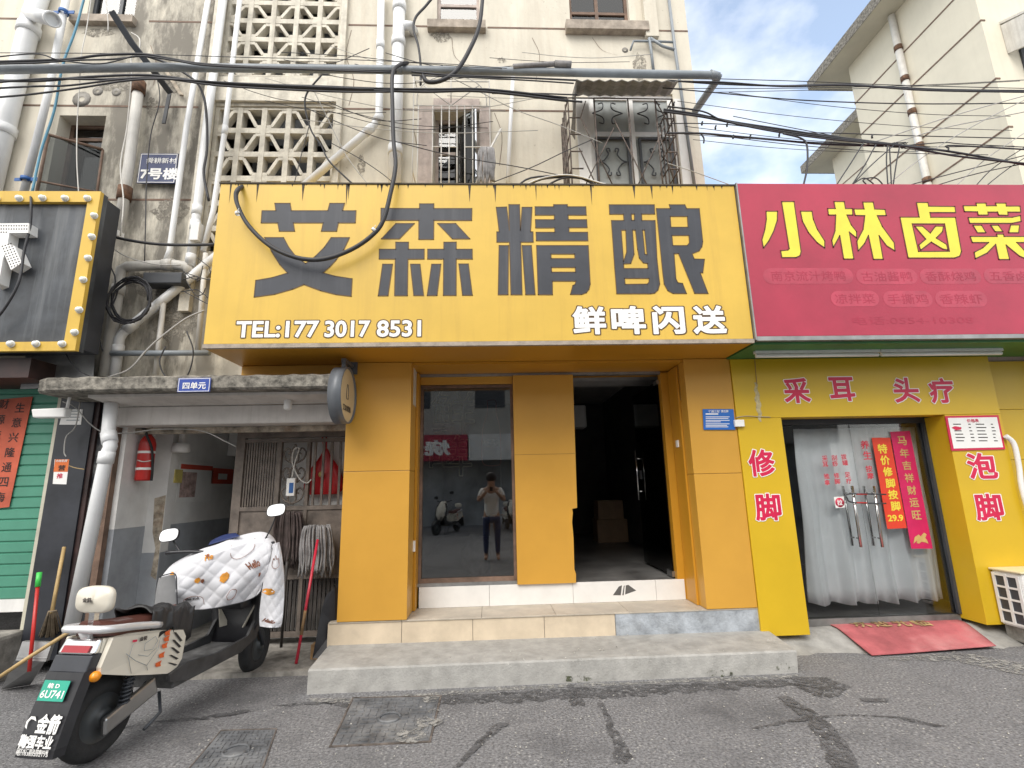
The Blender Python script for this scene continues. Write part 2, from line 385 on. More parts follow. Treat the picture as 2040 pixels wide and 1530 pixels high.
# asphalt: pale chips of aggregate in a dark binder, wide worn and darker fields
def asphalt_chips():
    m = MATS['asphalt']; N, lk = nodes_of(m); b = N['Principled BSDF']; old = b.inputs['Base Color'].links[0].from_socket
    tc = N.new('ShaderNodeTexCoord')
    v = N.new('ShaderNodeTexVoronoi'); v.inputs['Scale'].default_value = 46; lk(tc.outputs['Object'], v.inputs['Vector'])
    r = N.new('ShaderNodeValToRGB'); r.color_ramp.elements[0].position = .12; r.color_ramp.elements[0].color = (.8,.8,.8,1); r.color_ramp.elements[1].position = .42; r.color_ramp.elements[1].color = (0,0,0,1); lk(v.outputs['Distance'], r.inputs['Fac'])
    sel = N.new('ShaderNodeSeparateColor'); lk(v.outputs['Color'], sel.inputs[0])
    gt = N.new('ShaderNodeMath'); gt.operation = 'GREATER_THAN'; gt.inputs[1].default_value = .62; lk(sel.outputs[0], gt.inputs[0])
    mu = N.new('ShaderNodeMath'); mu.operation = 'MULTIPLY'; lk(r.outputs['Color'], mu.inputs[0]); lk(gt.outputs[0], mu.inputs[1])
    n = N.new('ShaderNodeTexNoise'); n.inputs['Scale'].default_value = 2.6; n.inputs['Detail'].default_value = 6; lk(tc.outputs['Object'], n.inputs['Vector'])
    r2 = N.new('ShaderNodeValToRGB'); r2.color_ramp.elements[0].position = .36; r2.color_ramp.elements[1].position = .62; lk(n.outputs['Fac'], r2.inputs['Fac'])
    mu2 = N.new('ShaderNodeMath'); mu2.operation = 'MULTIPLY'; lk(mu.outputs[0], mu2.inputs[0]); lk(r2.outputs['Color'], mu2.inputs[1])
    mx = N.new('ShaderNodeMix'); mx.data_type = 'RGBA'; mx.inputs['B'].default_value = (.44,.43,.41,1); lk(mu2.outputs[0], mx.inputs['Factor']); lk(old, mx.inputs['A']); lk(mx.outputs['Result'], b.inputs['Base Color'])
asphalt_chips()
def asphalt_fields():
    m = MATS['asphalt']; N, lk = nodes_of(m); b = N['Principled BSDF']; old = b.inputs['Base Color'].links[0].from_socket
    tc = N.new('ShaderNodeTexCoord')
    for sc_, p0, p1, col, k in ((.9,.50,.66,(.075,.074,.078),.75),(7.,.56,.70,(.08,.08,.083),.6),(2.3,.58,.72,(.30,.29,.28),.45),(19.,.64,.70,(.36,.35,.33),.6)):
        n = N.new('ShaderNodeTexNoise'); n.inputs['Scale'].default_value = sc_; n.inputs['Detail'].default_value = 12; n.inputs['Roughness'].default_value = .74; lk(tc.outputs['Object'], n.inputs['Vector'])
        r = N.new('ShaderNodeValToRGB'); r.color_ramp.elements[0].position = p0; r.color_ramp.elements[1].position = p1; r.color_ramp.elements[1].color = (k,k,k,1); lk(n.outputs['Fac'], r.inputs['Fac'])
        mx = N.new('ShaderNodeMix'); mx.data_type = 'RGBA'; mx.inputs['B'].default_value = (*col,1); lk(r.outputs['Color'], mx.inputs['Factor']); lk(old, mx.inputs['A']); old = mx.outputs['Result']
    lk(old, b.inputs['Base Color'])
asphalt_fields()

# ------------------------------------------------------------------ the ground
mb = MB()
mb.quad((-90,-60,0),(90,-60,0),(90,110,0),(-90,110,0)); tag(mb.build('road', 'asphalt', origin=(0,0,0)), kind='structure')
# worn concrete ramp under the massage door (rises to the threshold), edge ragged
def ragged(name, pts, z, m, amp=.05, kind='structure', zf=None):
    P = []
    for i in range(len(pts)):
        a, b = V(pts[i]), V(pts[(i+1)%len(pts)]); n = max(2, int((b-a).length/.06))
        for k in range(n):
            q = a.lerp(b, k/n); q += V((R(-amp,amp), R(-amp,amp), 0)); P.append(q)
    P = [V((q.x, q.y, (zf(q.x,q.y) if zf else z))) for q in P]
    b_ = MB(); b_.poly([P]); o = b_.build(name, m, origin=(P[0].x, P[0].y, 0)); tag(o, kind=kind); return o
def ramp_z(x, y):
    y0 = 4.40+.06*abs(sin(x*5))+.04*abs(sin(x*13))
    return -.004 + .112*min(1, max(0, (y-y0)/(4.76-y0)))**1.05
ramp = MB()
xs = [2.36+i*.1 for i in range(30)]
rows = []
for j in range(9):
    row = []
    for i, x in enumerate(xs):
        y0 = 4.40+.06*abs(sin(x*5))+.04*abs(sin(x*13)); y = y0+(4.9-y0)*j/8
        z = ramp_z(x, y) + (R(-.003,.003) if j else 0)
        row.append(V((x, y, z)))
    rows.append(row)
ramp.grid(rows); tag(ramp.build('door_ramp', 'concrete', origin=(3.8,4.6,0)), kind='structure')
mb = MB(); mb.box(-3.42,-1.3,4.45,7.4,-.05,.035); tag(mb.build('entry_floor', 'concrete_old'), kind='structure')
# cement splashes at the foot of the lower step
mat('damp', (.105,.104,.108), .7, .3, 8, .3, 120)
e_ = [G(615,1392),G(700,1392),G(820,1384),G(1000,1370),G(1300,1357),G(1590,1344),G(1592,1352),G(1300,1363),G(1000,1377),G(830,1390),G(690,1401),G(625,1404)]
e_smear = e_
smear2 = ([G(1660,1270),G(1760,1310),G(1900,1300),G(2040,1322),G(2040,1345),G(1900,1318),G(1780,1316),G(1690,1295)])
def broken_edge(m, k):
    t = m.node_tree; N = t.nodes; lk = t.links.new; b = N['Principled BSDF']; tc = N.new('ShaderNodeTexCoord'); n = N.new('ShaderNodeTexNoise'); n.inputs['Scale'].default_value = 26; n.inputs['Detail'].default_value = 9; n.inputs['Roughness'].default_value = .72
    lk(tc.outputs['Object'], n.inputs['Vector']); r = N.new('ShaderNodeValToRGB'); r.color_ramp.elements[0].position = k; r.color_ramp.elements[1].position = k+.12; lk(n.outputs['Fac'], r.inputs['Fac']); lk(r.outputs['Color'], b.inputs['Alpha'])
mat('mortar', (.33,.32,.30), .9, .2, 9, .5, 60, dirt=.6, dirtcol=(.16,.155,.145))
mat('moss_soft', (.10,.11,.06), .95, .4, 20); broken_edge(MATS['moss_soft'], .50); broken_edge(MATS['damp'], .43); broken_edge(MATS['mortar'], .45)
def spill(pts, wpx, z=.005):
    a = [G(u-w_*.5, v) for (u, v), w_ in zip(pts, wpx)]; b = [G(u+w_*.5, v) for (u, v), w_ in zip(pts, wpx)]
    ragged('damp_stain', a+b[::-1], z, 'damp', .010)
ragged('cement_smear', e_smear, .004, 'mortar', .014); ragged('cement_smear', smear2, .006, 'mortar', .03)
spill([(612,1402),(800,1393),(1000,1383),(1300,1370),(1600,1356)][:1]*2, [1,1], .003) if False else None
ragged('damp_stain', [G(640,1396),G(900,1384),G(1200,1370),G(1560,1353),G(1600,1365),G(1300,1385),G(1000,1400),G(800,1408),G(700,1412)], .0035, 'damp', .03)
spill([(1137,1365),(1145,1385),(1150,1398),(1150,1408)], [14,10,30,26])
spill([(1196,1402),(1210,1430),(1222,1460),(1235,1490),(1240,1510),(1236,1522)], [14,14,18,30,44,26], .006)
spill([(1005,1442),(985,1455),(960,1480),(930,1510),(900,1540)], [26,26,16,14,12], .007)
spill([(1560,1352),(1600,1350),(1640,1352)], [60,50,30], .0055)
spill([(1740,1392),(1745,1400)], [60,50], .0065)
spill([(1610,1350),(1640,1370),(1650,1390)], [70,110,40], .0058); spill([(1500,1452),(1570,1440),(1640,1428),(1720,1425),(1800,1432),(1880,1450)], [20,30,36,36,30,30], .0062); spill([(1560,1390),(1620,1430),(1660,1480),(1690,1540)], [24,40,50,60], .0067)
spill([(640,1400),(560,1408)],[60,40],.0053); spill([(330,1440),(420,1430),(500,1415)],[60,50,40],.0056)

# ------------------------------------------------------------------ old apartment house above the shops
house = empty('apartment_house', (-1, YW, 0), 'cream plastered old apartment house above the yellow beer shop, with lattice stairwell screens', 'house')
W0, W1 = -7.5, 2.38
LA = (-2.92,-1.625,5.945,7.45); LB = (-2.92,-1.625,3.545,5.56)
holes = [LA, LB, (-4.52,-4.04,3.6,5.42), (-4.43,-3.92,6.655,7.9), (-.55,-.06,6.70,7.9), (.995,1.70,6.715,7.9), (-.57,-.075,4.2,5.52), (1.15,2.12,4.2,5.78),
         (-.74,1.893,2.25,2.66)]
def wall_with_holes(mb, x0, x1, z0, z1, Y, hs, dep):
    X = sorted({x0, x1, *[h[0] for h in hs], *[h[1] for h in hs]}); Z = sorted({z0, z1, *[h[2] for h in hs], *[h[3] for h in hs]})
    X = [x for x in X if x0 <= x <= x1]; Z = [z for z in Z if z0 <= z <= z1]
    for i in range(len(X)-1):
        for j in range(len(Z)-1):
            cx, cz = (X[i]+X[i+1])/2, (Z[j]+Z[j+1])/2
            if any(h[0] < cx < h[1] and h[2] < cz < h[3] for h in hs): continue
            mb.quad((X[i],Y,Z[j]),(X[i+1],Y,Z[j]),(X[i+1],Y,Z[j+1]),(X[i],Y,Z[j+1]))
    for a, b, c, d in hs:
        d2 = Y+dep
        mb.quad((a,Y,c),(a,Y,d),(a,d2,d),(a,d2,c)); mb.quad((b,Y,d),(b,Y,c),(b,d2,c),(b,d2,d))
        mb.quad((a,Y,d),(b,Y,d),(b,d2,d),(a,d2,d)); 
        if c > z0: mb.quad((b,Y,c),(a,Y,c),(a,d2,c),(b,d2,c))
mb = MB(); wall_with_holes(mb, W0, W1, 2.25, 11.5, YW, holes, .2)
mb.quad((W1,YW,0),(W1,15,0),(W1,15,11.5),(W1,YW,11.5)); mb.quad((W0,15,0),(W0,YW,0),(W0,YW,11.5),(W0,15,11.5)); mb.quad((W1,15,0),(W0,15,0),(W0,15,11.5),(W1,15,11.5))
wall = mb.build('wall', 'house_plaster', house)
wall.location = (1, 0, 0); wall.data.transform(Matrix.Translation((-1, 0, 0)))
mb = MB(); mb.box(W0-.3, W1+.35, YW-.45, 15.4, 11.5, 11.75); mb.build('roof', 'concrete', house)
for z, segs in ((6.64, ((W0,-4.75),(-3.75,-2.98),(-1.55,-.62),(.03,.93),(1.86,W1))), (5.537, ((W0,-3.1),(-1.56,-.62),(-.02,1.08),)), (4.43, ((-4.02,-3.0),))):
    for a, b in segs: mb = MB(); mb.box(a, b, YW-.003, YW+.01, z-.011, z+.011); mb.build('groove', 'frame_wood', house)
# stairwell lattice screens
def lattice(a, b, c, d, nc, nr, flip):
    g = MB(); ya, yb = YW+.015, YW+.125; pw, ph = (b-a)/nc, (d-c)/nr; hw = .027
    for i in range(nc+1): g.box(a+i*pw-(hw if 0 < i < nc else (0 if i == 0 else .04)), a+i*pw+(hw if 0 < i < nc else (.04 if i == 0 else 0)), ya, yb, c, d)
    for j in range(nr+1):
        z = c+j*ph
        for i in range(nc): g.box(a+i*pw+(hw if i else .04), a+(i+1)*pw-(hw if i < nc-1 else .04), ya+.004, yb-.004, max(c, z-.03), min(d, z+.03))
    for i in range(nc):
        for j in range(nr):
            x0, x1 = a+i*pw+hw, a+(i+1)*pw-hw; z0, z1 = c+j*ph+.03, c+(j+1)*ph-.03
            t = .034; fl = (i+j+flip) % 2
            pts = [(0, 1), (.26, 1), (.74, 0), (1, 0)]
            pts = [(x0+(p if fl else 1-p)*(x1-x0), z0+.022+q*(z1-z0-.044)) for p, q in pts]
            for k in range(3):
                (xa, za), (xb, zb) = pts[k], pts[k+1]
                dd = V((xb-xa, 0, zb-za)); nn = V((-dd.z, 0, dd.x)).normalized()*t/2
                yy = ya+.006+.001*k
                g.hexa([V((xa,yy,za))-nn, V((xb,yy,zb))-nn, V((xb,yb-.02,zb))-nn, V((xa,yb-.02,za))-nn, V((xa,yy,za))+nn, V((xb,yy,zb))+nn, V((xb,yb-.02,zb))+nn, V((xa,yb-.02,za))+nn])
    return g
lattice(*LA, 5, 6, 1).build('lattice_screen', 'screen_concrete', house)
lattice(*LB, 5, 7, 0).build('lattice_screen', 'screen_concrete', house)
mb = MB()
for h in (LA, LB): mb.box(h[0]-.02, h[1]+.02, YW+.9, YW+1.0, h[2]-.3, h[3]+.2)
mb.build('stairwell_wall', 'dado_grey', house)
mb = MB(); mb.box(-2.945,-1.60,YW-.035,YW-.002,5.60,5.90); mb.build('landing_beam', 'screen_concrete', house)
mb = MB(); mb.box(-1.622,-1.56,YW-.05,YW-.002,3.5,7.4); mb.box(-3.02,-2.92,YW-.06,YW-.002,3.2,7.4); mb.build('pilaster', 'screen_concrete', house)
def window(a, b, c, d, fm, mull=(), trans=(), yo=.1, sill=None, gm='window_glass', fwid=.035, name='window'):
    f = MB(); y0, y1 = YW+yo, YW+yo+.05
    f.box(a, a+fwid, y0, y1, c, d); f.box(b-fwid, b, y0, y1, c, d); f.box(a+fwid, b-fwid, y0, y1, c, c+fwid); f.box(a+fwid, b-fwid, y0, y1, d-fwid, d)
    for x in mull: f.box(x-fwid*.55, x+fwid*.55, y0+.002, y1-.002, c+fwid, d-fwid)
    for z in trans: f.box(a+fwid, b-fwid, y0+.004, y1-.004, z-fwid*.5, z+fwid*.5)
    o = f.build(name, fm, house)
    g = MB(); g.box(a+.01, b-.01, y0+.02, y0+.026, c+.01, d-.01); g.build('pane', gm, o, local=True).location = (0,0,0)
    ch = children_of(o)[-1]; ch.data.transform(Matrix.Translation(-LOC[house.name]))
    if sill:
        s_ = MB(); s_.box(*sill); q = s_.build('sill', 'sill', o, local=True); q.data.transform(Matrix.Translation(-LOC[house.name]))
    return o
window(-4.43,-3.92,6.655,7.9,'frame_dark',(-4.13,),(),.06,(-4.55,-3.88,YW-.07,YW+.02,6.56,6.65))
window(-.55,-.06,6.70,7.9,'frame_pink',(),(7.0,),.05,(-.65,0.01,YW-.08,YW+.02,6.555,6.66))
window(.995,1.70,6.715,7.9,'frame_wood',(1.33,),(6.94,),.06,(.93,1.89,YW-.09,YW+.02,6.56,6.68))
window(-.57,-.075,4.2,5.52,'frame_pink',(-.32,),(5.1,),.14,None)
window(-4.52,-4.04,3.6,5.42,'frame_wood',(),(5.25,),.15,None)
# white door-like window in the cage at right
o6 = window(1.15,2.12,4.2,5.78,'frame_white',(1.63,),(5.28,),.03,None,'frosted_pane',.06)
for x0, x1 in ((1.0,1.145),(2.125,2.23)): mb = MB(); mb.box(x0,x1,YW-.02,YW+.05,4.2,5.70); mb.build('side_panel', 'frame_white', house)
for xc in (1.39, 1.88):                        # scrolled iron grille leaves
    g = MB(); y = YW+.02
    g.box(xc-.19,xc-.165,y-.012,y+.012,4.2,5.22); g.box(xc+.165,xc+.19,y-.012,y+.012,4.2,5.22); g.box(xc-.165,xc+.165,y-.012,y+.012,5.195,5.22); g.box(xc-.165,xc+.165,y-.012,y+.012,4.6,4.62)
    for zc in (4.92, 4.33):
        for sx in (-1, 1):
            for sz in (-1, 1):
                P = [(xc+sx*.15, y, zc), (xc+sx*.10, y, zc+sz*.02), (xc+sx*.05, y, zc+sz*.09), (xc+sx*.07, y, zc+sz*.155), (xc+sx*.035, y, zc+sz*.165), (xc+sx*.03, y, zc+sz*.13)]
                g.tube(P, .008, 5, sub=4)
    g.build('grille', 'frame_dark', house)
for xc in (1.36, 1.87):
    for sx in (-1, 1):
        g = MB(); y = YW+.015
        for sz in (-1, 1): g.tube([(xc+sx*.17,y,5.53),(xc+sx*.06,y,5.53+sz*.05),(xc+sx*.05,y,5.53+sz*.13),(xc+sx*.1,y,5.53+sz*.12)], .007, 5, sub=4)
        g.build('grille', 'frame_dark', house)
mb = MB(); mb.box(-.73,-.575,YW-.03,YW-.003,4.1,5.56); mb.box(-.07,.05,YW-.03,YW-.003,4.1,5.56); mb.box(-.575,-.07,YW-.03,YW-.003,5.525,5.66); mb.build('window_surround', 'frame_pink', house)
# rooms behind the panes, so no window opens onto nothing
mb = MB()
for h in holes[2:8]:
    a, b, c, d = h; y = YW+.75
    mb.quad((a-.2,y,c-.2),(b+.2,y,c-.2),(b+.2,y,d+.2),(a-.2,y,d+.2))
    for p in (((a,YW+.2,c),(a-.2,y,c-.2),(a-.2,y,d+.2),(a,YW+.2,d)), ((b,YW+.2,c),(b,YW+.2,d),(b+.2,y,d+.2),(b+.2,y,c-.2)), ((a,YW+.2,d),(a-.2,y,d+.2),(b+.2,y,d+.2),(b,YW+.2,d))): mb.quad(*p)
mb.build('room', 'dado_grey', house)
mb = MB(); mb.poly([[ (-.34,YW+.06,4.2),(-.12,YW-.12,4.2),(-.12,YW-.12,5.46),(-.34,YW+.06,5.46)]], (.015,.01,0)); mb.build('casement', 'dim_glass', house)
m_ = [F(96,268,4.46), F(205,298,4.72), F(188,420,4.72), F(66,420,4.46)]
mb = MB(); mb.poly([m_], (.004,.006,0)); cs = mb.build('casement', 'dim_glass', house)
mb = MB(); mb.tube([m_[0],m_[1]],.014,6); mb.tube([m_[0],m_[3]],.014,6); mb.tube([m_[1],m_[2]],.012,6); mb.tube([m_[0].lerp(m_[3],.62),m_[1].lerp(m_[2],.70)],.010,6); q = mb.build('casement_frame','frame_wood',cs,local=True); q.data.transform(Matrix.Translation(-LOC[house.name]))
# old plaster patch, vents, bolts
for u, v, r_ in ((163,198,16),(195,182,9),(232,184,8),(1245,100,6)):
    mb = MB(); p = F(u, v, YW); mb.lathe([(r_*.0055,-.01),(r_*.006,.004),(r_*.002,.004)], p, (0,-1,0), 12); mb.build('wall_plug', 'concrete_old', house)

# ------------------------------------------------------------------ two distant apartment blocks at right
def block(X, y0, y1, ztop, gl, name_label, first):
    h = empty('apartment_block', (X, (y0+y1)/2, 0), name_label, 'building', 'cream apartment blocks beyond the red sign')
    m = MB(); m.box(X, X+16, y0, y1, 0, ztop); m.build('wall', 'block_plaster', h)
    m = MB(); m.box(X-.72, X+16.4, y0-.9, y1+.95, ztop+.003, ztop+.30); m.build('eave', 'eave_concrete', h)
    m = MB(); m.box(X-.74, X-.722, y0-.92, y1+.97, ztop-.01, ztop+.34); m.box(X-.722, X+16, y1+.952, y1+.97, ztop-.01, ztop+.34); m.box(X-.722, X+16, y0-.92, y0-.902, ztop-.01, ztop+.34); m.build('eave_edge', 'slab_edge', h)
    for z in gl: m = MB(); m.box(X-.012, X+.1, y0-.012, y1+.012, z-.02, z+.02); m.build('groove', 'frame_wood', h)
    return h
mat('block_plaster', (.70,.655,.54), .9, .05, .7, .1, 12, streak=.2, dirtcol=(.5,.45,.36))
mat('eave_concrete', (.62,.58,.47), .9, .06, 1, .1, 10)
b1 = block(12, 9.45, 13.42, 14.78, (14.75-1.35, 12.25, 10.6, 9.3, 7.8), 'cream apartment block at far right with rusty jointed downpipe and overhanging eave', True)
b2 = block(14.7, 14.6, 18.1, 14.8, (13.4, 12.2, 10.6), 'farther cream apartment block, only its lower eave and corner showing left of the nearer one', False)
m = MB(); zt = 14.5
p = S(1800,125,12)
m.tube([(11.9, S(1785,45,12).y, 14.7), (11.9, S(1785,45,12).y, 4.)], .09, 10); m.build('downpipe', 'pvc_old', b1)
m = MB()
for v in (100, 160, 225, 292, 360):
    q = S(1785+(v-45)*.245, v, 12); m.tube([(11.9, S(1785,45,12).y, q.z), (11.9, S(1785,45,12).y, q.z+.16)], .104, 10)
m.build('pipe_joint', 'rust', b1)
m = MB(); yb = 9.45
m.box(12.75, 13.9, yb-.05, yb+.02, 10.3, 12.0); m.box(12.75,13.9,yb-.05,yb+.02,7.3,8.9); fr = m.build('window', 'frame_dark', b1)
m = MB(); m.hexa([(12.45,yb-.75,11.8),(14.2,yb-.75,11.8),(14.2,yb-.003,12.15),(12.45,yb-.003,12.15),(12.45,yb-.75,11.86),(14.2,yb-.75,11.86),(14.2,yb-.003,12.21),(12.45,yb-.003,12.21)]); m.hexa([(12.45,yb-.72,11.0),(12.5,yb-.72,11.0),(12.5,yb-.01,11.3),(12.45,yb-.01,11.3),(12.45,yb-.74,11.79),(12.5,yb-.74,11.79),(12.5,yb-.01,12.1),(12.45,yb-.01,12.1)]); m.build('awning', 'pvc_old', b1)
# ------------------------------------------------------------------ entrance steps of the beer shop
steps = empty('entrance_steps', (.5, 4.6, 0), 'tiled and cement steps climbing to the orange beer shop, lower step bare concrete', 'steps')
def lerp(a, b, t): return a+(b-a)*t
lo = MB(); n = 30; A = []
f0, f1 = G(611,1384), G(1590,1341); t0, t1 = F(614,1334,4.075), F(1587,1296,4.10); k0, k1 = V((-1.40,4.66,.125)), V((2.43,4.66,.15))
rows = []
for i in range(n+1):
    t = i/n; j = R(-.003,.003)
    a = f0.lerp(f1, t); b = t0.lerp(t1, t); c = k0.lerp(k1, t)
    a.z = -.02; bb = b+V((0,.0+j*.5,-.012+j*.3)); b2 = b+V((0,.012+j*.5,.0+j*.3)); c.z = b.z+.004
    rows.append([a, a.lerp(bb,.5)+V((0,j,0)), bb, b2, b2.lerp(c,.5)+V((0,0,j*.4)), c])
lo.grid(rows, smooth=False)
for r_, sgn in ((rows[0],1),(rows[-1],-1)):
    e = [p.copy() for p in r_]; base = V((e[-1].x, e[-1].y, -.02)); lo.add(e+[base], [tuple(range(7))[::sgn]])
mat('step_cement', (.375,.365,.345), .88, .12, 9, .4, 70, dirt=.62, dirtcol=(.19,.185,.165))
lo.build('lower_step', 'step_cement', steps)
y2, z2, zb2 = 4.636, .3475, .09
core = MB(); core.box(-1.405,2.43,y2+.012,5.06,zb2,z2-.012); core.build('upper_step', 'step_cement', steps)
xt = [F(u,1260,y2).x for u in (652,800,942,1085,1227)]
for i in range(4):
    m = MB(); m.box(xt[i]+.002,xt[i+1]-.002,y2,y2+.01,zb2+.02,z2-.012); m.build('riser_tile', 'tile_cream', steps, bevel=.002)
m = MB(); m.box(xt[4]+.003,2.425,y2-.004,y2+.01,zb2+.02,z2-.006); mat('patch_cement', (.40,.43,.47), .85, .22, 7, .6, 50, dirt=.5, dirtcol=(.2,.2,.19)); m.build('cement_patch', 'patch_cement', steps, bevel=.004)
xq = [-1.41,-.79,-.1,.55,1.2,1.83,2.435]
for i in range(6):
    m = MB(); m.box(xq[i]+.0015,xq[i+1]-.0015,y2-.008,5.045,z2-.012,z2); m.build('tread_tile', 'tile_top', steps, bevel=.002)
xw = [-.70,F(975,1185,5.03).x,F(1142,1185,5.03).x,F(1307,1175,5.03).x,1.865]
for i in range(4):
    m = MB(); m.box(xw[i]+.0012,xw[i+1]-.0012,5.028,5.048,z2+.001,.535); o = m.build('white_tile', 'tile_white', steps, bevel=.002)
m = MB()
def P7(pts): return [F(1000+x*.3465, 700+y*.3465, 5.0265) for x, y in pts]
m.poly([P7([(638,1402),(672,1352),(690,1345),(683,1402)])]); m.poly([P7([(692,1402),(700,1350),(706,1345),(700,1402)])]); m.poly([P7([(708,1398),(712,1346),(726,1342),(772,1375)])])
m.build('tile_stain', 'dark_wall', steps)

# ------------------------------------------------------------------ the beer shop front
shop = empty('beer_shop', (.5, YP, .3), 'orange panelled beer shop front with open dark doorway and tinted window', 'shop')
def panel(x0, x1, z0, z1, y0, y1, mt='orange_panel', seams=(), name='panel', par=None, bv=.003):
    m = MB(); zz = [z0]+list(seams)+[z1]; par = par or shop
    for i in range(len(zz)-1): m.box(x0, x1, y0, y1, zz[i]+(.0015 if i else 0), zz[i+1]-(.0015 if i < len(zz)-2 else 0))
    return m.build(name, mt, par, bevel=bv)
panel(-1.337,-.742,z2+.003,2.638,YP,5.0,seams=(1.62,),name='pillar')
panel(1.893,2.352,z2+.003,2.638,YP,5.0,seams=(1.53,),name='pillar')
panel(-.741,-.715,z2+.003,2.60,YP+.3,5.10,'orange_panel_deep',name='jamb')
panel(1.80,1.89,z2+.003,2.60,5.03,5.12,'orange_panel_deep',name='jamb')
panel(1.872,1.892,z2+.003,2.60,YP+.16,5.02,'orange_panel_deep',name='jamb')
panel(-.714,.234,2.505,2.612,5.05,5.10,name='header')
panel(-2.36,-1.338,2.2,2.638,4.69,4.74,name='fascia')
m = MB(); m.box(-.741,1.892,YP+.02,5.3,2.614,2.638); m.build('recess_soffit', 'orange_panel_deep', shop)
m = MB(); m.box(-.72,1.8,5.03,5.09,2.585,2.612); m.build('door_track', 'alu_grey', shop)
m = MB()
cp = [(.238,.537),(.80,.537),(.803,.62),(.79,.66),(.795,.95),(.788,1.10),(.80,1.19),(.795,1.225),(.845,1.235),(.867,2.582),(.238,2.582)]
m.poly([[V((x,5.0,z)) for x, z in cp]], (0,.06,0)); m.build('torn_panel', 'orange_panel', shop)
m = MB(); m.box(.24,.865,4.9985,5.0,1.764,1.767); m.build('panel_seam', 'seam', shop)
# window beside the door
m = MB()
m.box(-.714,-.685,5.06,5.12,.56,2.50); m.box(.21,.236,5.06,5.12,.56,2.50); m.box(-.685,.21,5.06,5.12,.56,.605); m.box(-.685,.21,5.06,5.12,2.47,2.50)
win = m.build('window', 'frame_wood', shop)
m = MB(); m.box(-.69,.215,5.085,5.093,.60,2.475); q = m.build('pane', 'shop_glass', win, local=True); q.data.transform(Matrix.Translation(-LOC[shop.name]))
m = MB(); m.box(-.714,.236,5.035,5.06,.537,.565); q = m.build('sill', 'alu_grey', win, local=True); q.data.transform(Matrix.Translation(-LOC[shop.name]))
# glass door swung inward
HZ0, HZ1 = F(1283,996,5.93).z, F(1275,897,5.93).z
door = MB(); door.box(1.782,1.792,5.10,6.03,.56,2.52); door = door.build('door', 'dim_glass', shop)
def sub(mb, name, mt, par, root=shop, **k):
    q = mb.build(name, mt, par, local=True, **k); q.data.transform(Matrix.Translation(-LOC[root.name])); return q
m = MB()
for dx in (-.045, .045): m.tube([(1.787+dx,5.93,HZ0),(1.787+dx,5.93,HZ1)], .0125, 10)
for z in (HZ0+.1,HZ1-.1): m.tube([(1.742,5.93,z),(1.832,5.93,z)], .008, 8)
sub(m, 'handle', 'chrome', door)
m = MB(); m.box(1.777,1.797,5.90,6.0,(HZ0+HZ1)/2-.05,(HZ0+HZ1)/2+.05); sub(m, 'lock', 'steel', door)
m = MB(); m.box(1.772,1.802,5.09,5.24,.545,.60); m.box(1.772,1.802,5.09,5.2,2.49,2.53); sub(m, 'hinge', 'steel', door)
# the room inside
m = MB(); m.quad((-.9,5.06,.532),(2.3,5.06,.532),(2.3,10,.532),(-.9,10,.532)); m.build('room_floor', 'floor_tile', shop)
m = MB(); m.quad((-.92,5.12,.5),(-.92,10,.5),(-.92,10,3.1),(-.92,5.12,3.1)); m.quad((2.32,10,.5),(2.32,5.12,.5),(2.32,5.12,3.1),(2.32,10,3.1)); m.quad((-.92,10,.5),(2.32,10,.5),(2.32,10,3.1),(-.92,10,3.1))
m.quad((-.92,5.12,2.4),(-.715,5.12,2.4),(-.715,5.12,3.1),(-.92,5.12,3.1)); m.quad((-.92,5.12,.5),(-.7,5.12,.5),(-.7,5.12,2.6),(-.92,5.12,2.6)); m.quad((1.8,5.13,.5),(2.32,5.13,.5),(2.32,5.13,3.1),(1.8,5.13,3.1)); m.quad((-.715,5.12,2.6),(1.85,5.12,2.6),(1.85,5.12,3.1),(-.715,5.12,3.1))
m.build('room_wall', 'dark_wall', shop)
m = MB(); m.quad((-.92,5.12,3.1),(-.92,10,3.1),(2.32,10,3.1),(2.32,5.12,3.1)); m.build('room_ceiling', 'ceiling_dim', shop)
m = MB(); m.box(.5,2.3,6.1,6.5,2.75,3.09); m.build('ceiling_beam', 'ceiling_dim', shop)
m = MB(); m.box(.92,1.5,7.6,7.9,2.33,2.68); tag(m.build('wall_unit', 'frame_white', bevel=.02), 'white wall cooling unit dim inside the beer shop doorway', 'air conditioner')
for i, (x, y, z, sx, sy, sz, lb) in enumerate(((1.72,8.3,.533,.5,.4,.36,'brown carton on the dark shop floor beyond the glass door'), (1.75,8.32,.895,.42,.36,.3,'brown carton stacked on top of another inside the doorway'), (-.02,5.45,.533,.42,.38,.62,'tall brown carton standing inside behind the tinted window'))):
    m = MB(); m.box(x,x+sx,y,y+sy,z,z+sz); tag(m.build('carton', 'cardboard', bevel=.006), lb, 'carton')
for i, (x, y, lb) in enumerate(((.34,5.62,'pale cloth sack slumped right of the tall carton behind the window'),(-.16,5.6,'pale cloth sack left of the tall carton behind the window'))):
    m = MB(); m.ball((x,y,.74),.17,14,1,.8,1.25); o = m.build('sack', 'mop_grey'); tag(o, lb, 'sack')
    for v in o.data.vertices: v.co *= 1+.08*sin(v.co.z*38+v.co.x*20)
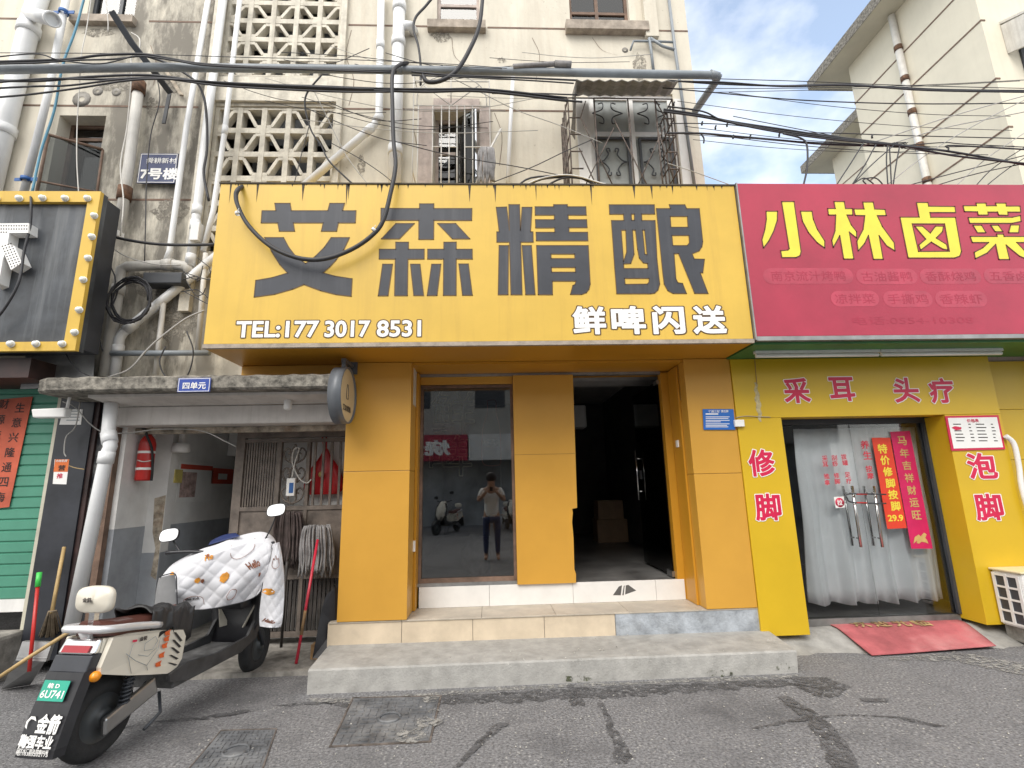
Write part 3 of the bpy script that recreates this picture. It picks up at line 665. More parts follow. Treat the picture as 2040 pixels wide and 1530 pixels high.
# neon lettering and bottle hanging in the window
neon = empty('neon_sign', (-.4,5.14,1.5), 'unlit outline neon sign of two characters and a beer bottle in the window', 'neon sign')
for ch, u, v, wd, hg in (('鲜',903,822,84,86),('啤',898,907,84,82)):
    m = MB(); p = F(u, v, 5.16); W = F(u+wd/2,v,5.16).x-F(u-wd/2,v,5.16).x; Hh = F(u,v-hg/2,5.16).z-F(u,v+hg/2,5.16).z
    write_outline(m, ch, p, (W,0,0), (0,0,Hh), .0055, .035); m.build('character', 'neon_tube', neon)
def P6(pts, Y): return [F(600+x*.3267, 700+y*.3267, Y) for x, y in pts]
m = MB(); m.tube(P6([(1135,300),(1135,370),(1112,450),(1104,520),(1102,640),(1120,692),(1205,692),(1218,650),(1215,520),(1208,450),(1188,370),(1186,300),(1135,300)],5.16), .005, 6, sub=3); m.build('bottle_outline', 'neon_red', neon)
m = MB(); p = P6([(1160,560)],5.16)[0]; write_outline(m,'BEER',p,(.20,0,0),(0,0,.075),.003,.02); m.build('word', 'neon_tube', neon)
m = MB(); m.tube([F(998,925,5.16),F(998,985,5.16)], .003, 5); m.build('flex', 'white_cable', neon)

# ------------------------------------------------------------------ big yellow sign of the beer shop
X0, X1, Z0, Z1 = -2.385, 2.318, 2.645, 4.17
bs = empty('shop_sign', (0, YS, Z0), 'long yellow box sign with four large grey characters above the orange shop', 'sign')
m = MB(); m.box(X0,X1,YS,YS+.05,Z0+.03,Z1); m.build('face', 'sign_yellow', bs, bevel=.004)
m = MB(); m.box(X0,X1,YS+.051,YW-.005,Z0+.02,Z1-.02); m.build('case', 'sign_yellow', bs)
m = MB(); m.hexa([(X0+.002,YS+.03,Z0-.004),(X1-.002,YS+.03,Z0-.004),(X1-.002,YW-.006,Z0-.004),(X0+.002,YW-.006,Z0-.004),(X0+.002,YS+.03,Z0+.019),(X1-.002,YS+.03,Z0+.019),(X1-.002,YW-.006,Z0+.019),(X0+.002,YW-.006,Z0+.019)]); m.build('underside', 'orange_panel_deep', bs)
m = MB(); m.box(X0-.004,X1+.004,YS-.006,YS+.028,Z0-.006,Z0+.029); m.build('bottom_trim', 'sill', bs)
m = MB(); m.box(X0-.01,X1+.01,YS-.008,YS+.06,Z1,Z1+.014); m.build('top_trim', 'sign_grime', bs)
m = MB(); random.seed(3)
for i in range(64):
    x = R(X0+.03,X1-.03); l = R(.015,.06) if i > 12 else R(.08,.22); w_ = R(.003,.011) if i > 12 else R(.006,.015)
    m.poly([[V((x-w_,YS-.0015,Z1)),V((x-w_*.4,YS-.0015,Z1-l*.5)),V((x,YS-.0015,Z1-l)),V((x+w_*.5,YS-.0015,Z1-l*.4)),V((x+w_,YS-.0015,Z1))]])
o = m.build('grime_drips', 'sign_grime', bs); tag(o, kind='stuff')
s6 = lambda pts: FP(pts, YS-.002, .2549, 440, 370)
s7 = lambda pts: FP(pts, YS-.002, .2647, 960, 370)
def char(pieces, mp, name='character', mt='letter_grey', line='letter_line', lw=.008, par=bs):
    m = MB(); st = MB()
    for loops in pieces:
        L3 = [mp(l) for l in loops]; m.poly(L3)
        for l in L3: stroke(st, [p+V((0,-.0012,0)) for p in l], lw)
    o = m.build(name, mt, par)
    q = st.build('edge_line', line, o, local=True); q.data.transform(Matrix.Translation(-LOC[par.name]))
    return o
char([[[(322,195),(430,195),(422,137),(541,137),(550,195),(836,195),(852,137),(966,137),(950,195),(1056,195),(1050,290),(918,290),(904,355),(786,355),(800,290),(566,290),(576,355),(457,355),(445,290),(315,290)]],
      [[(343,405),(490,405),(530,480),(580,545),(640,592),(662,608),(690,590),(740,550),(810,480),(862,405),(1005,405),(960,500),(900,580),(850,635),(798,680),(890,706),(1026,727),(1018,864),(900,850),(780,820),(650,772),(560,808),(420,848),(260,870),(273,740),(400,718),(522,682),(460,615),(400,520)]]], s6)
char([[[(1252,176),(1553,178),(1553,141),(1664,141),(1664,178),(1962,178),(1960,271),(1664,270),(1662,419),(1547,419),(1547,270),(1250,270)]],
      [[(1368,295),(1512,295),(1395,415),(1255,415)]], [[(1695,295),(1835,295),(1946,415),(1810,415)]],
      [[(1238,496),(1367,496),(1367,441),(1466,441),(1466,496),(1589,496),(1588,573),(1462,573),(1457,859),(1358,859),(1363,573),(1237,573)]],
      [[(1265,613),(1341,613),(1306,860),(1230,860)]], [[(1482,613),(1556,613),(1584,858),(1508,858)]],
      [[(1617,496),(1743,496),(1743,441),(1839,441),(1839,496),(1964,496),(1965,573),(1839,573),(1838,857),(1739,857),(1741,573),(1616,573)]],
      [[(1648,613),(1719,613),(1689,858),(1613,858)]], [[(1860,611),(1934,611),(1965,856),(1889,856)]]], s6)
char([[[(108,162),(186,160),(207,336),(203,142),(283,142),(290,336),(303,162),(377,162),(366,347),(384,347),(386,424),(292,424),(302,820),(219,820),(208,424),(113,424),(112,347),(131,347)]],
      [[(130,450),(200,450),(196,820),(123,820)]], [[(303,450),(372,450),(400,820),(330,820)]],
      [[(400,158),(540,158),(540,142),(643,142),(643,158),(782,158),(785,221),(648,221),(650,255),(788,255),(792,315),(655,315),(656,350),(795,350),(798,414),(410,414),(408,350),(549,350),(548,317),(405,317),(403,255),(545,255),(545,221),(402,221)]],
      [[(412,450),(800,450),(815,740),(805,780),(785,805),(750,818),(667,818),(685,750),(700,745),(708,718),(530,718),(531,820),(424,820)],[(519,514),(698,514),(700,548),(521,548)],[(523,615),(703,615),(705,650),(525,650)]]], s7)
char([[[(958,143),(1297,143),(1300,213),(1202,213),(1204,262),(1303,262),(1318,560),(1338,740),(1325,785),(1300,808),(1270,813),(1015,813),(1000,620),(975,262),(1069,262),(1066,214),(962,214)],
       [(1124,213.5),(1147,213.5),(1148,260),(1127,260)],[(1048,334),(1083,334),(1090,500),(1066,572)],[(1133,334),(1156,334),(1172,480),(1185,545),(1215,580),(1247,585),(1250,623),(1068,623),(1066,588),(1120,585),(1145,515)],[(1208,334),(1225,334),(1243,520),(1227,515)],[(1074,697),(1258,697),(1258,725),(1245,740),(1078,742)]],
      [[(1313,172),(1418,172),(1410,143),(1527,143),(1541,172),(1636,172),(1662,420),(1655,460),(1635,490),(1582,512),(1598,551),(1675,553),(1662,655),(1643,655),(1702,811),(1602,811),(1480,510),(1446,512),(1460,700),(1475,730),(1510,735),(1540,811),(1440,811),(1400,790),(1372,740),(1362,660)],
       [(1417,231),(1546,231),(1551,312),(1423,312)],[(1430,374),(1558,374),(1562,430),(1545,450),(1437,450)]]], s7)
def outlined(s, u, v, wp, hp, Y, b, b2, fill, line, par, name='character', dy=.0015):
    m = MB(); writeF(m, s, u, v, wp, hp, Y, b2, b); o0 = m.build(name, line, par)
    m = MB(); writeF(m, s, u, v, wp, hp, Y-dy, b); q = m.build('fill', fill, o0, local=True); q.data.transform(Matrix.Translation(-LOC[par.name])); return o0
for s, u, wp in (('TEL:',514.5,88),('177',602,66),('3017',692,90),('8531',795,88)):
    outlined(s, u, 656-(u-514)*.006, wp, 33, YS-.002, .026, .07, 'letter_white', 'letter_line', bs, 'phone_number')
for s, u, wp in (('鲜',1174,66),('啤',1252,68),('闪',1332,64),('送',1413,66)):
    outlined(s, u, 638-(u-1174)*.005, wp, 56, YS-.002, .036, .072, 'letter_white', 'letter_line', bs, 'character')

# ------------------------------------------------------------------ red sign next door
rs = empty('shop_sign', (4, YS, 2.67), 'crimson box sign with large yellow characters and faded painted-over lines', 'sign')
m = MB(); m.box(2.338,6.2,YS-.02,YS+.03,2.69,4.185); m.build('face', 'red_sign', rs, bevel=.004)
m = MB(); m.box(2.338,6.2,YS+.031,YW,2.70,4.18); m.build('case', 'red_sign', rs)
m = MB(); m.box(2.325,2.337,YS-.025,YS+.06,2.66,4.19); m.box(2.338,6.2,YS-.024,YS+.03,2.652,2.689); m.build('trim', 'alu_grey', rs)
m = MB(); m.box(2.33,6.2,YS+.032,YW-.1,2.63,2.652); m.build('underside', 'green_soffit', rs)
r1 = lambda pts: FP(pts, YS-.022, .2941, 1440, 360)
XI = [[(293,207),(370,207),(368,270),(345,340),(310,410),(275,455),(265,400),(285,330),(295,260)]],[[(398,142),(482,142),(530,480),(522,508),(495,520),(400,520),(392,475),(440,470),(450,460)]],[[(526,207),(603,207),(612,260),(640,330),(690,408),(690,455),(640,420),(580,350),(540,275)]]
char(XI, r1, mt='letter_yellow', line='letter_line', lw=.010, par=rs)
char([[[(710,189),(762,189),(753,142),(822,142),(830,189),(876,189),(880,232),(840,232),(870,300),(905,345),(906,387),(856,347),(887,530),(819,530),(792,372),(748,452),(738,405),(760,340),(765,232),(716,232)]],
      [[(887,192),(957,192),(948,145),(1018,145),(1028,192),(1098,195),(1107,235),(1045,236),(1080,310),(1160,420),(1166,475),(1110,440),(1058,372),(1086,532),(1020,532),(986,370),(960,425),(917,475),(908,410),(950,330),(962,236),(897,234)]]], r1, mt='letter_yellow', lw=.010, par=rs)
char([[[(1312,148),(1388,148),(1394,173),(1571,175),(1577,215),(1402,215),(1408,248),(1575,248),(1616,480),(1605,510),(1570,523),(1255,523),(1200,247),(1330,247)],[(1282,292),(1502,292),(1535,478),(1325,480)]],
      [[(1300,308),(1352,308),(1405,355),(1440,308),(1494,308),(1488,345),(1445,388),(1515,432),(1524,468),(1490,462),(1412,415),(1340,470),(1328,435),(1375,395)]]], r1, mt='letter_yellow', lw=.010, par=rs)
char([[[(1628,170),(1718,170),(1715,152),(1782,152),(1785,170),(1852,170),(1848,152),(1917,152),(1920,172),(2012,172),(2018,212),(1930,212),(1932,234),(1868,232),(1862,212),(1795,212),(1797,232),(1730,232),(1725,210),(1636,208)]],
      [[(1662,250),(1960,248),(2015,236),(2020,275),(1960,288),(1672,288)]],[[(1695,302),(1752,302),(1782,352),(1725,352)]],[[(1815,302),(1866,302),(1897,345),(1845,345)]],[[(1950,300),(2010,300),(2003,352),(1936,352)]],
      [[(1676,378),(1858,378),(1855,362),(1900,362),(1905,378),(2090,378),(2097,418),(1990,418),(2040,470),(2100,500),(2095,545),(2010,510),(1918,435),(1942,533),(1870,533),(1848,430),(1790,490),(1710,528),(1703,485),(1760,455),(1800,418),(1690,418)]]], r1, mt='letter_yellow', lw=.010, par=rs)
# painted-over lozenges and lines, still showing through
mat('ghost_pale', (.475,.050,.092), .34, .15, 3); mat('ghost_dark', (.40,.027,.064), .5, .14, 3)
def lozenge(u0, u1, v0, v1, s, par):
    a, b = r1([(u0,v1)])[0], r1([(u1,v0)])[0]; z0, z1 = a.z, b.z; r_ = (z1-z0)/2; y = YS-.0212; P = []
    for k in range(9): A = pi/2+pi*k/8; P.append(V((a.x+r_+r_*cos(A), y, (z0+z1)/2+r_*sin(A))))
    for k in range(9): A = -pi/2+pi*k/8; P.append(V((b.x-r_+r_*cos(A), y, (z0+z1)/2+r_*sin(A))))
    m = MB(); m.poly([P]); o = m.build('lozenge', 'ghost_pale', par)
    m = MB(); write(m, s, (P[0]+P[9])/2*1+V((0,-.001,-0)), ((b.x-a.x)*.82,0,0), (0,0,r_*1.25), 0); m.v = [V((p.x,y-.001,p.z+( (z0+z1)/2-(P[0].z+P[9].z)/2))) for p in m.v]
    q = m.build('faded_lettering', 'ghost_dark', o, local=True); q.data.transform(Matrix.Translation(-LOC[par.name]))
for a in ((280,875,590,700,'南京流汁烤鸭'),(912,1308,595,702,'古油酱鸭'),(1345,1738,595,700,'香酥烧鸡'),(1780,2180,593,697,'五香卤味'),(740,1050,745,853,'凉拌菜'),(1097,1410,745,857,'手撕鸡'),(1450,1778,745,857,'香辣虾')): lozenge(*a, rs)
m = MB(); p = r1([(1290,945)])[0]; write(m, '电话:0554-10308', p+V((0,.0008,0)), (r1([(1700,945)])[0].x-r1([(880,945)])[0].x,0,0), (0,0,.075), 0); m.build('faded_lettering', 'ghost_dark', rs)
for k, (u0, u1, lb) in enumerate(((1503,1750,'left white tube light under the green underside of the red sign'),(1753,1995,'right white tube light under the green underside of the red sign'))):
    a, b = F(u0,703,4.33), F(u1,698,4.33); z = 2.585
    e = empty('tube_light', (a.x, 4.33, z), lb, 'tube light', 'tube lights under the red sign')
    m = MB(); m.box(a.x,b.x,4.31,4.35,z+.02,z+.045); m.build('batten', 'frame_white', e)
    m = MB(); m.tube([(a.x+.01,4.33,z),(b.x-.01,4.33,z)], .018, 10); m.build('tube', 'lamp_white', e)

# ------------------------------------------------------------------ massage shop below the red sign
ms = empty('massage_shop', (3.7, YP, .1), 'bright yellow panelled foot massage shop with red lettering and curtained glass doors', 'shop')
panel(2.356,5.0,2.045,2.628,YP-.012,YP+.15,'yellow_panel',name='fascia',par=ms)
panel(2.356,2.792,.115,2.043,YP-.012,YP+.15,'yellow_panel',name='pillar',par=ms)
panel(4.428,5.0,.14,2.043,YP-.012,4.95,'yellow_panel',name='pillar',par=ms)
panel(5.001,7.5,.1,2.6,YP+.10,YP+.2,'yellow_panel',seams=(.6,1.1,1.6,2.1),name='side_wall',par=ms)
m = MB(); m.box(5.6,7.6,YP+.0,YP+.095,2.05,2.64); m.build('side_fascia', 'yellow_panel', ms)
m = MB(); m.quad((2.39,YW+.01,2.62),(7.5,YW+.01,2.62),(7.5,YW+.01,4.2),(2.39,YW+.01,4.2)); m.quad((2.39,YW,3.3),(7.5,YW,3.3),(7.5,10,3.3),(2.39,10,3.3)); m.quad((7.5,YW,0),(7.5,10,0),(7.5,10,3.3),(7.5,YW,3.3)); m.build('rear_wall', 'house_plaster', ms)
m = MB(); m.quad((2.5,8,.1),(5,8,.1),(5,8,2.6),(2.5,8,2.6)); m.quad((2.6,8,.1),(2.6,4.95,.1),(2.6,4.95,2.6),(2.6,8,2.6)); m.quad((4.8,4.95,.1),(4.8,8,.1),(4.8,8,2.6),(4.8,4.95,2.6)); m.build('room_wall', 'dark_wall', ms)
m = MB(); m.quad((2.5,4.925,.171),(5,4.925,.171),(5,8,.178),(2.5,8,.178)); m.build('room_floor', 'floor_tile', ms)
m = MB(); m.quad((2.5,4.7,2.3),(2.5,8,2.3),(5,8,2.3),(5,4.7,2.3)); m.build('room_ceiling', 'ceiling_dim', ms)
m = MB(); m.box(2.792,4.428,4.84,4.92,2.0,2.06); m.box(4.40,4.428,4.84,4.92,.18,2.0); m.box(2.75,2.93,4.90,4.92,.18,2.0); m.build('door_frame', 'frame_dark', ms)
m = MB(); m.box(2.75,4.43,4.862,4.93,.05,.172); m.build('threshold', 'floor_tile', ms)
for x0, x1, hb in ((2.93,3.648,((1697,968,1715,1090),(1679,968,1698,1087))),(3.654,4.40,((1740,968,1758,1090),(1720,968,1740,1087)))):
    m = MB(); m.box(x0,x1,4.87,4.88,.185,1.995); dr = m.build('door', 'door_glass', ms)
    for k, (ua, va, ub, vb) in enumerate(hb):
        Y = 4.83 if k == 0 else 4.92
        h = MB(); a, b = F(ua,va,Y), F(ub,vb,Y); h.tube([a,b], .0135, 10)
        for t in (.12,.86):
            q = a.lerp(b,t); h.tube([q,(q.x,4.87 if k == 0 else 4.88,q.z)], .008, 6)
        sub(h, 'handle', 'chrome', dr, ms)
# red lettering, white edged
for s, u, v, wp, hp in (('采',1587,778,52,50),('耳',1677,775,50,48),('头',1805,777,50,50),('疗',1876,778,50,50)):
    outlined(s, u, v, wp, hp, YP-.0155, .03, .06, 'paint_letter_red', 'letter_white', ms)
for s, u, v, wp, hp in (('修',1517,922,52,54),('脚',1530,1010,52,54),('泡',1956,928,58,52),('脚',1970,1010,56,54)):
    outlined(s, u, v, wp, hp, YP-.0155, .03, .06, 'paint_letter_red', 'letter_white', ms)
def vinyl(chars, u0, v0, u1, v1, size, Y, mt, par, name='vinyl_character', b=.02, root=ms):
    n = len(chars)
    for i, c in enumerate(chars):
        if c == ' ': continue
        t = i/max(1,n-1); m = MB(); writeF(m, c, u0+(u1-u0)*t, v0+(v1-v0)*t, size, size*1.0, Y, b); m.build(name, mt, par)
mat('vinyl_red', (.62,.03,.06), .5, .05)
vinyl('拔罐 足疗',1681,910,1691,958,11,4.867,'vinyl_red',ms); vinyl('刮痧 修脚',1662,912,1668,959,11,4.867,'vinyl_red',ms); vinyl('采耳 推拿',1643,913,1648,961,11,4.867,'vinyl_red',ms)
vinyl('养生',1723,886,1728,907,17,4.867,'vinyl_red',ms); vinyl('按摩',1731,934,1734,948,13,4.867,'vinyl_red',ms)
m = MB(); a = [F(u,v,4.866) for u, v in ((1661,990),(1681,989),(1684,1011),(1665,1012))]; m.poly([a], (0,.001,0)); st = tag(m.build('pull_sticker', 'letter_white'), 'square white sticker with red disc character on the massage shop door', 'sticker')
m = MB(); c = F(1673,1001,4.8645); m.lathe([(.0005,0),(.045,0),(.045,.001)], c, (0,1,0), 24); q = m.build('disc', 'paint_letter_red', st); 
m = MB(); write(m,'拉',c+V((0,-.001,0)),(.055,0,0),(0,0,.055),.03); m.build('character', 'letter_white', st)
# curtain behind the doors
m = MB(); rows = []
for j in range(14):
    z = 1.97-1.70*j/13; row = []
    for i in range(150):
        x = 3.13-.05*j/13+(1.31+.05*j/13)*i/149; k = .35+.65*j/13
        y = 4.985+k*(.055*(2*abs(sin(x*13+1.3*sin(x*3.1)))**.7-1)+.014*sin(x*61+2+1.2*sin(x*7)))
        row.append(V((x+.008*sin(j*.7+x*9), y, z+.012*sin(x*27)*(j == 13))))
    rows.append(row)
m.grid(rows); tag(m.build('curtain', 'curtain', solid=.004), 'white pleated curtain hanging behind the massage shop glass doors', 'curtain')
# vertical banners on the glass
def banner(name, lab, px, Y, mt):
    m = MB(); m.poly([[F(u,v,Y) for u, v in px]], (0,.002,0)); return tag(m.build(name, mt), lab, 'banner')
bn = banner('paper_banner','orange-red paper banner with yellow price characters on the door glass',[(1736.6,871.9),(1773.4,871.9),(1806.6,1052),(1768,1053.8)],4.862,mat('banner_red', (.72,.05,.02), .5, .04))
vinyl('特价修脚按脚',1758,894,1784,1008,19,4.860,'letter_yellow',bn,'character',.03)
m = MB(); writeF(m,'29.9',1784,1032,31,13,4.860,.03); m.build('price', 'letter_yellow', bn)
bn2 = banner('paper_banner','crimson new year banner with gold brush characters on the right door leaf',[(1773.5,860.4),(1812.4,858.3),(1858.4,1093),(1815.8,1093)],4.864,mat('banner_crimson', (.62,.012,.11), .5, .08))
vinyl('马年吉祥财运旺',1797,878,1826,1026,18,4.862,'gold',bn2,'character',.02)
m = MB(); m.poly([FP([(1080,880),(1110,860),(1125,875),(1150,845),(1172,860),(1160,885),(1175,905),(1185,930),(1160,920),(1130,915),(1115,930),(1095,925),(1100,905),(1070,930)],4.8615,.2614,1540,840)]); m.build('gold_emblem', 'gold', bn2)
# price board
m = MB(); m.poly([[F(u,v,YP-.022) for u, v in ((1883,829),(1989,827),(2003,895),(1896,898))]], (0,.008,0)); pb = tag(m.build('price_board', 'paint_letter_red'), 'white price board with red border on the right yellow pillar', 'price board')
m = MB(); m.poly([[F(u,v,YP-.0235) for u, v in ((1888,832.5),(1986,831),(1998.5,891),(1900,893.5))]]); m.build('sheet', 'letter_white', pb)
m = MB(); writeF(m,'价格表',1938,838,24,7,YP-.025,.02); m.build('title', 'paint_letter_red', pb)
m = MB(); random.seed(5)
for i in range(6):
    for a_, b_ in ((1899,1917),(1929,1937),(1944,1964),(1974,1982)):
        v = 846+i*6.6; s_ = (v-846)*.2; u0, u1 = a_+s_, b_+s_-R(0,4); p, q = F(u0,v,YP-.0245), F(u1,v,YP-.0245); m.quad(p, q, q+V((0,0,.009)), p+V((0,0,.009)))
o = m.build('price_lines', 'ink_black', pb); tag(o, kind='stuff')
m = MB(); m.poly([[F(u,v,YP-.0255) for u, v in ((1896,852),(1902,849),(1910,850),(1916,852),(1914,856),(1904,857))]]); m.build('red_mark', 'paint_letter_red', pb)
# blue civic notice and switch box at the joint of the two shops
m = MB(); m.poly([[F(u,v,YP-.012) for u, v in ((1400,815),(1461,815),(1465,856),(1402,856))]], (0,.006,0)); nb = tag(m.build('notice_plate', mat('notice_blue', (.02,.14,.50), .4, .05)), 'small blue notice plate on the right orange pillar', 'notice')
m = MB(); writeF(m,'“门前三包” 责任牌',1431,819.5,40,5,YP-.0135,.02); m.build('title', 'letter_white', nb)
m = MB(); random.seed(8)
for i, v in enumerate((826,831,834,838,841,845,848,851)):
    w_ = (.5,.95,.9,.95,.6,.95,.85,.9)[i]; a, b = F(1406,v,YP-.0132), F(1406+50*w_,v,YP-.0132); m.quad(a, b, b+V((0,0,.006 if i else .012)), a+V((0,0,.006 if i else .012)))
o = m.build('notice_lines', 'letter_white', nb); tag(o, kind='stuff')
a, b = F(1465,850,YP-.04), F(1482,836,YP-.04); m = MB(); m.box(a.x,b.x,YP-.045,YP-.012,a.z,b.z); tag(m.build('switch_box', 'letter_white', bevel=.004), 'small white plastic box beside the blue notice plate', 'switch box')
m = MB(); m.box(1.795,1.812,4.985,5.03,1.62,1.67); 
p = F(1354,884,4.9); m = MB(); m.box(1.862,1.874,p.y-.03,p.y+.03,p.z-.035,p.z+.035); tag(m.build('switch_plate', 'letter_white', bevel=.003), 'tiny white switch plate on the inner side of the right orange pillar', 'switch')
p = F(831,1087,4.95); m = MB(); m.box(-.745,-.722,4.9,4.98,p.z-.05,p.z+.05); tag(m.build('meter_box', 'letter_white', bevel=.004), 'small white box low beside the tinted window frame', 'box')
# welcome mat
def mat_z(p):
    k = min(1, max(0, (p.y-4.37)/.39)); return .108*k**.95+.014
m = MB(); rows = []
c00, c10, c01, c11 = G(1636,1237,.122), G(1905,1233,.122), G(1737,1304,.02), G(1985,1289,.02)
for j in range(13):
    t = j/12; row = []
    for i in range(25):
        s_ = i/24; p = c00.lerp(c10,s_).lerp(c01.lerp(c11,s_),t); p.z = mat_z(p); row.append(p)
    rows.append(row)
m.grid(rows); dm = tag(m.build('door_mat', 'mat_red', solid=.006), 'faded red welcome mat sloping from the massage shop door onto the asphalt', 'doormat')
def on_mat(s, t, h=.008):
    p = c00.lerp(c10,s).lerp(c01.lerp(c11,s),t); p.z = mat_z(p)+h; return p
for i, c in enumerate('欢迎光临'):
    m = MB(); s0 = .2+.155*i; a = on_mat(s0,.22); m2 = MB(); write(m2, c, (0,0,0), (1,0,0), (0,1,0), .02); m.v = [on_mat(s0+p.x*.12, .26-p.y*.28, .012) for p in m2.v]; m.f = m2.f; m.sm = m2.sm; m.build('character', mat('mat_gold', (.52,.36,.16), .9, .2, 8), dm)
# outdoor air-conditioner box at the right edge
ac = empty('air_conditioner', (4.9,4.5,.14), 'white outdoor air conditioner box at the foot of the right yellow pillar', 'air conditioner')
m = MB(); x0, x1, y0, y1, z0_, z1_ = 4.545, 5.35, 4.33, 4.60, .15, .625
m.box(x0+.012,x1,y0,y1,z0_,z1_-.012); m.build('casing', 'frame_white', ac, bevel=.018)
m = MB(); m.box(x0-.005,x1+.01,y0-.012,y1+.005,z1_-.012,z1_+.006); m.build('lid', 'cream_lid', ac, bevel=.006)
m = MB()
for i in range(3): yy = y0+.035+i*.105; m.box(x0,x0+.011,yy-.012,yy+.012,z0_+.02,z1_-.03)
for j in range(5): zz = z0_+.03+j*.1; m.box(x0+.0005,x0+.0105,y0+.02,y1-.02,zz-.008,zz+.008)
m.build('side_grille', 'frame_white', ac)
m = MB()
m.box(x0+.010,x0+.013,y0+.03,y1-.03,z0_+.03,z1_-.05); m.build('coil', 'frame_dark', ac)
m = MB()
for k in range(7): m.lathe([(.05+k*.03,0),(.055+k*.03,.004),(.05+k*.03,.008)], (4.98,y0-.002,.38), (0,-1,0), 28)
m.build('fan_guard', 'pvc_old', ac)
m = MB(); m.box(4.6,5.5,4.3,4.62,.02,.148); tag(m.build('plinth', 'concrete_old', bevel=.01), 'low concrete plinth under the white air conditioner box', 'plinth')
m = MB(); m.tube([F(2003,868,YP-.04),F(2020,885,YP-.05),F(2030,930,YP-.05),F(2040,990,YP-.05),(5.08,YP-.05,.55)], .022, 8, sub=5); tag(m.build('refrigerant_hose', 'sticker_white'), 'white wrapped hose running down beside the price board to the air conditioner', 'hose')
# ------------------------------------------------------------------ porch over the stairwell entry
porch = empty('entry_porch', (-2.6, 4.5, 2.2), 'weathered concrete canopy slab over the stairwell entry, with blue unit plate', 'porch')
m = MB(); n = 46; rows = []
random.seed(11)
for i in range(n+1):
    x = -3.80+2.43*i/n; j, k = R(-.005,.005), R(-.003,.003); e = .05*max(0, 1-(x+3.80)/.12)
    rows.append([V((x,4.75,2.31)), V((x,4.22+e,2.312+k)), V((x,4.2+e+j*.4,2.33+k)), V((x,4.2+e+j,2.425+j)), V((x,4.23+e,2.442+j)), V((x,4.75,2.45))])
m.grid(rows, smooth=False); m.add(rows[0], [(0,1,2,3,4,5)]); m.add(rows[-1], [(5,4,3,2,1,0)]); m.build('slab', 'slab_edge', porch)
m = MB(); m.hexa([(-3.45,4.33,2.285),(-1.345,4.33,2.285),(-1.345,4.62,2.25),(-3.42,4.62,2.25),(-3.45,4.33,2.309),(-1.345,4.33,2.309),(-1.345,4.62,2.309),(-3.42,4.62,2.309)]); m.build('slab_underside', 'plaster_white', porch)
m = MB(); m.box(-3.42,-1.345,4.62,4.80,2.075,2.249); m.build('beam', 'plaster_white', porch, bevel=.012)
m = MB(); m.box(-3.38,-1.345,4.82,4.87,2.02,2.075); mat('rust_lintel', (.50,.43,.34), .85, .35, 12, .4, 40, dirt=.7, dirtcol=(.22,.10,.04)); m.build('lintel', 'rust_lintel', porch)
pl = MB(); a, b = F(354,782,4.19), F(422,753,4.19); pl.box(a.x,b.x,4.178,4.188,a.z,b.z)
pp = pl.build('number_plate', 'blue_plate', porch, bevel=.003)
m = MB(); 
for x0, x1, z0, z1 in ((a.x+.006,b.x-.006,a.z+.005,a.z+.009),(a.x+.006,b.x-.006,b.z-.009,b.z-.005),(a.x+.006,a.x+.010,a.z+.0092,b.z-.0092),(b.x-.010,b.x-.006,a.z+.0092,b.z-.0092)): m.box(x0,x1,4.1765,4.178,z0,z1)
sub(m, 'border', 'letter_white', pp, porch)
m = MB(); writeF(m,'四单元',387,768,46,14,4.1765,.02); sub(m, 'lettering', 'letter_white', pp, porch)
m = MB(); c = F(574,800,4.5); m.lathe([(.02,.05),(.035,.045),(.035,-.045),(.02,-.06),(.001,-.06)], (c.x,c.y,2.235), n=16); tag(m.build('lamp_holder', 'sticker_white'), 'small white lamp holder on the underside of the entry canopy', 'lamp')

# ------------------------------------------------------------------ the entry lobby: side walls, post, back wall, dado
hall = empty('entry_hall', (-2.6, 5.2, .04), 'whitewashed stairwell entry with grey lower walls behind the porch', 'entryway')
def wallpiece(x0,x1,y0,y1,z0,z1,mt,name): q = MB(); q.box(x0,x1,y0,y1,z0,z1); return q.build(name, mt, hall)
DZ = 1.16
wallpiece(-3.46,-3.36,4.72,5.12,DZ,2.3,'plaster_interior','side_wall'); wallpiece(-3.46,-3.358,4.72,5.12,0,DZ-.001,'dado_grey','dado')
wallpiece(-3.46,-3.19,5.122,5.24,DZ-.25,2.3,'plaster_interior','post'); wallpiece(-3.46,-3.188,5.122,5.24,0,DZ-.251,'dado_grey','dado')
wallpiece(-3.3,-3.21,5.242,7.4,DZ,2.6,'plaster_interior','side_wall'); wallpiece(-3.3,-3.208,5.242,7.4,0,DZ-.001,'dado_grey','dado')
wallpiece(-3.3,-1.2,7.4,7.5,0,2.6,'dado_grey','back_wall'); wallpiece(-3.2,-2.3,6.2,6.35,1.9,2.6,'plaster_interior','stair_beam')
wallpiece(-2.46,-1.2,5.40,5.48,.03,2.6,'letter_white','inner_wall'); wallpiece(-3.46,-1.2,4.88,7.5,2.31,2.36,'plaster_interior','ceiling')
m = MB(); random.seed(2); P = [V((-3.30,5.1195,1.42)),V((-3.193,5.1195,1.45)),V((-3.193,5.1195,.66)),V((-3.25,5.1195,.70)),V((-3.235,5.1195,.95)),V((-3.28,5.1195,1.1))]; m.poly([P]); m.build('rusty_patch', 'rust_lintel', hall)
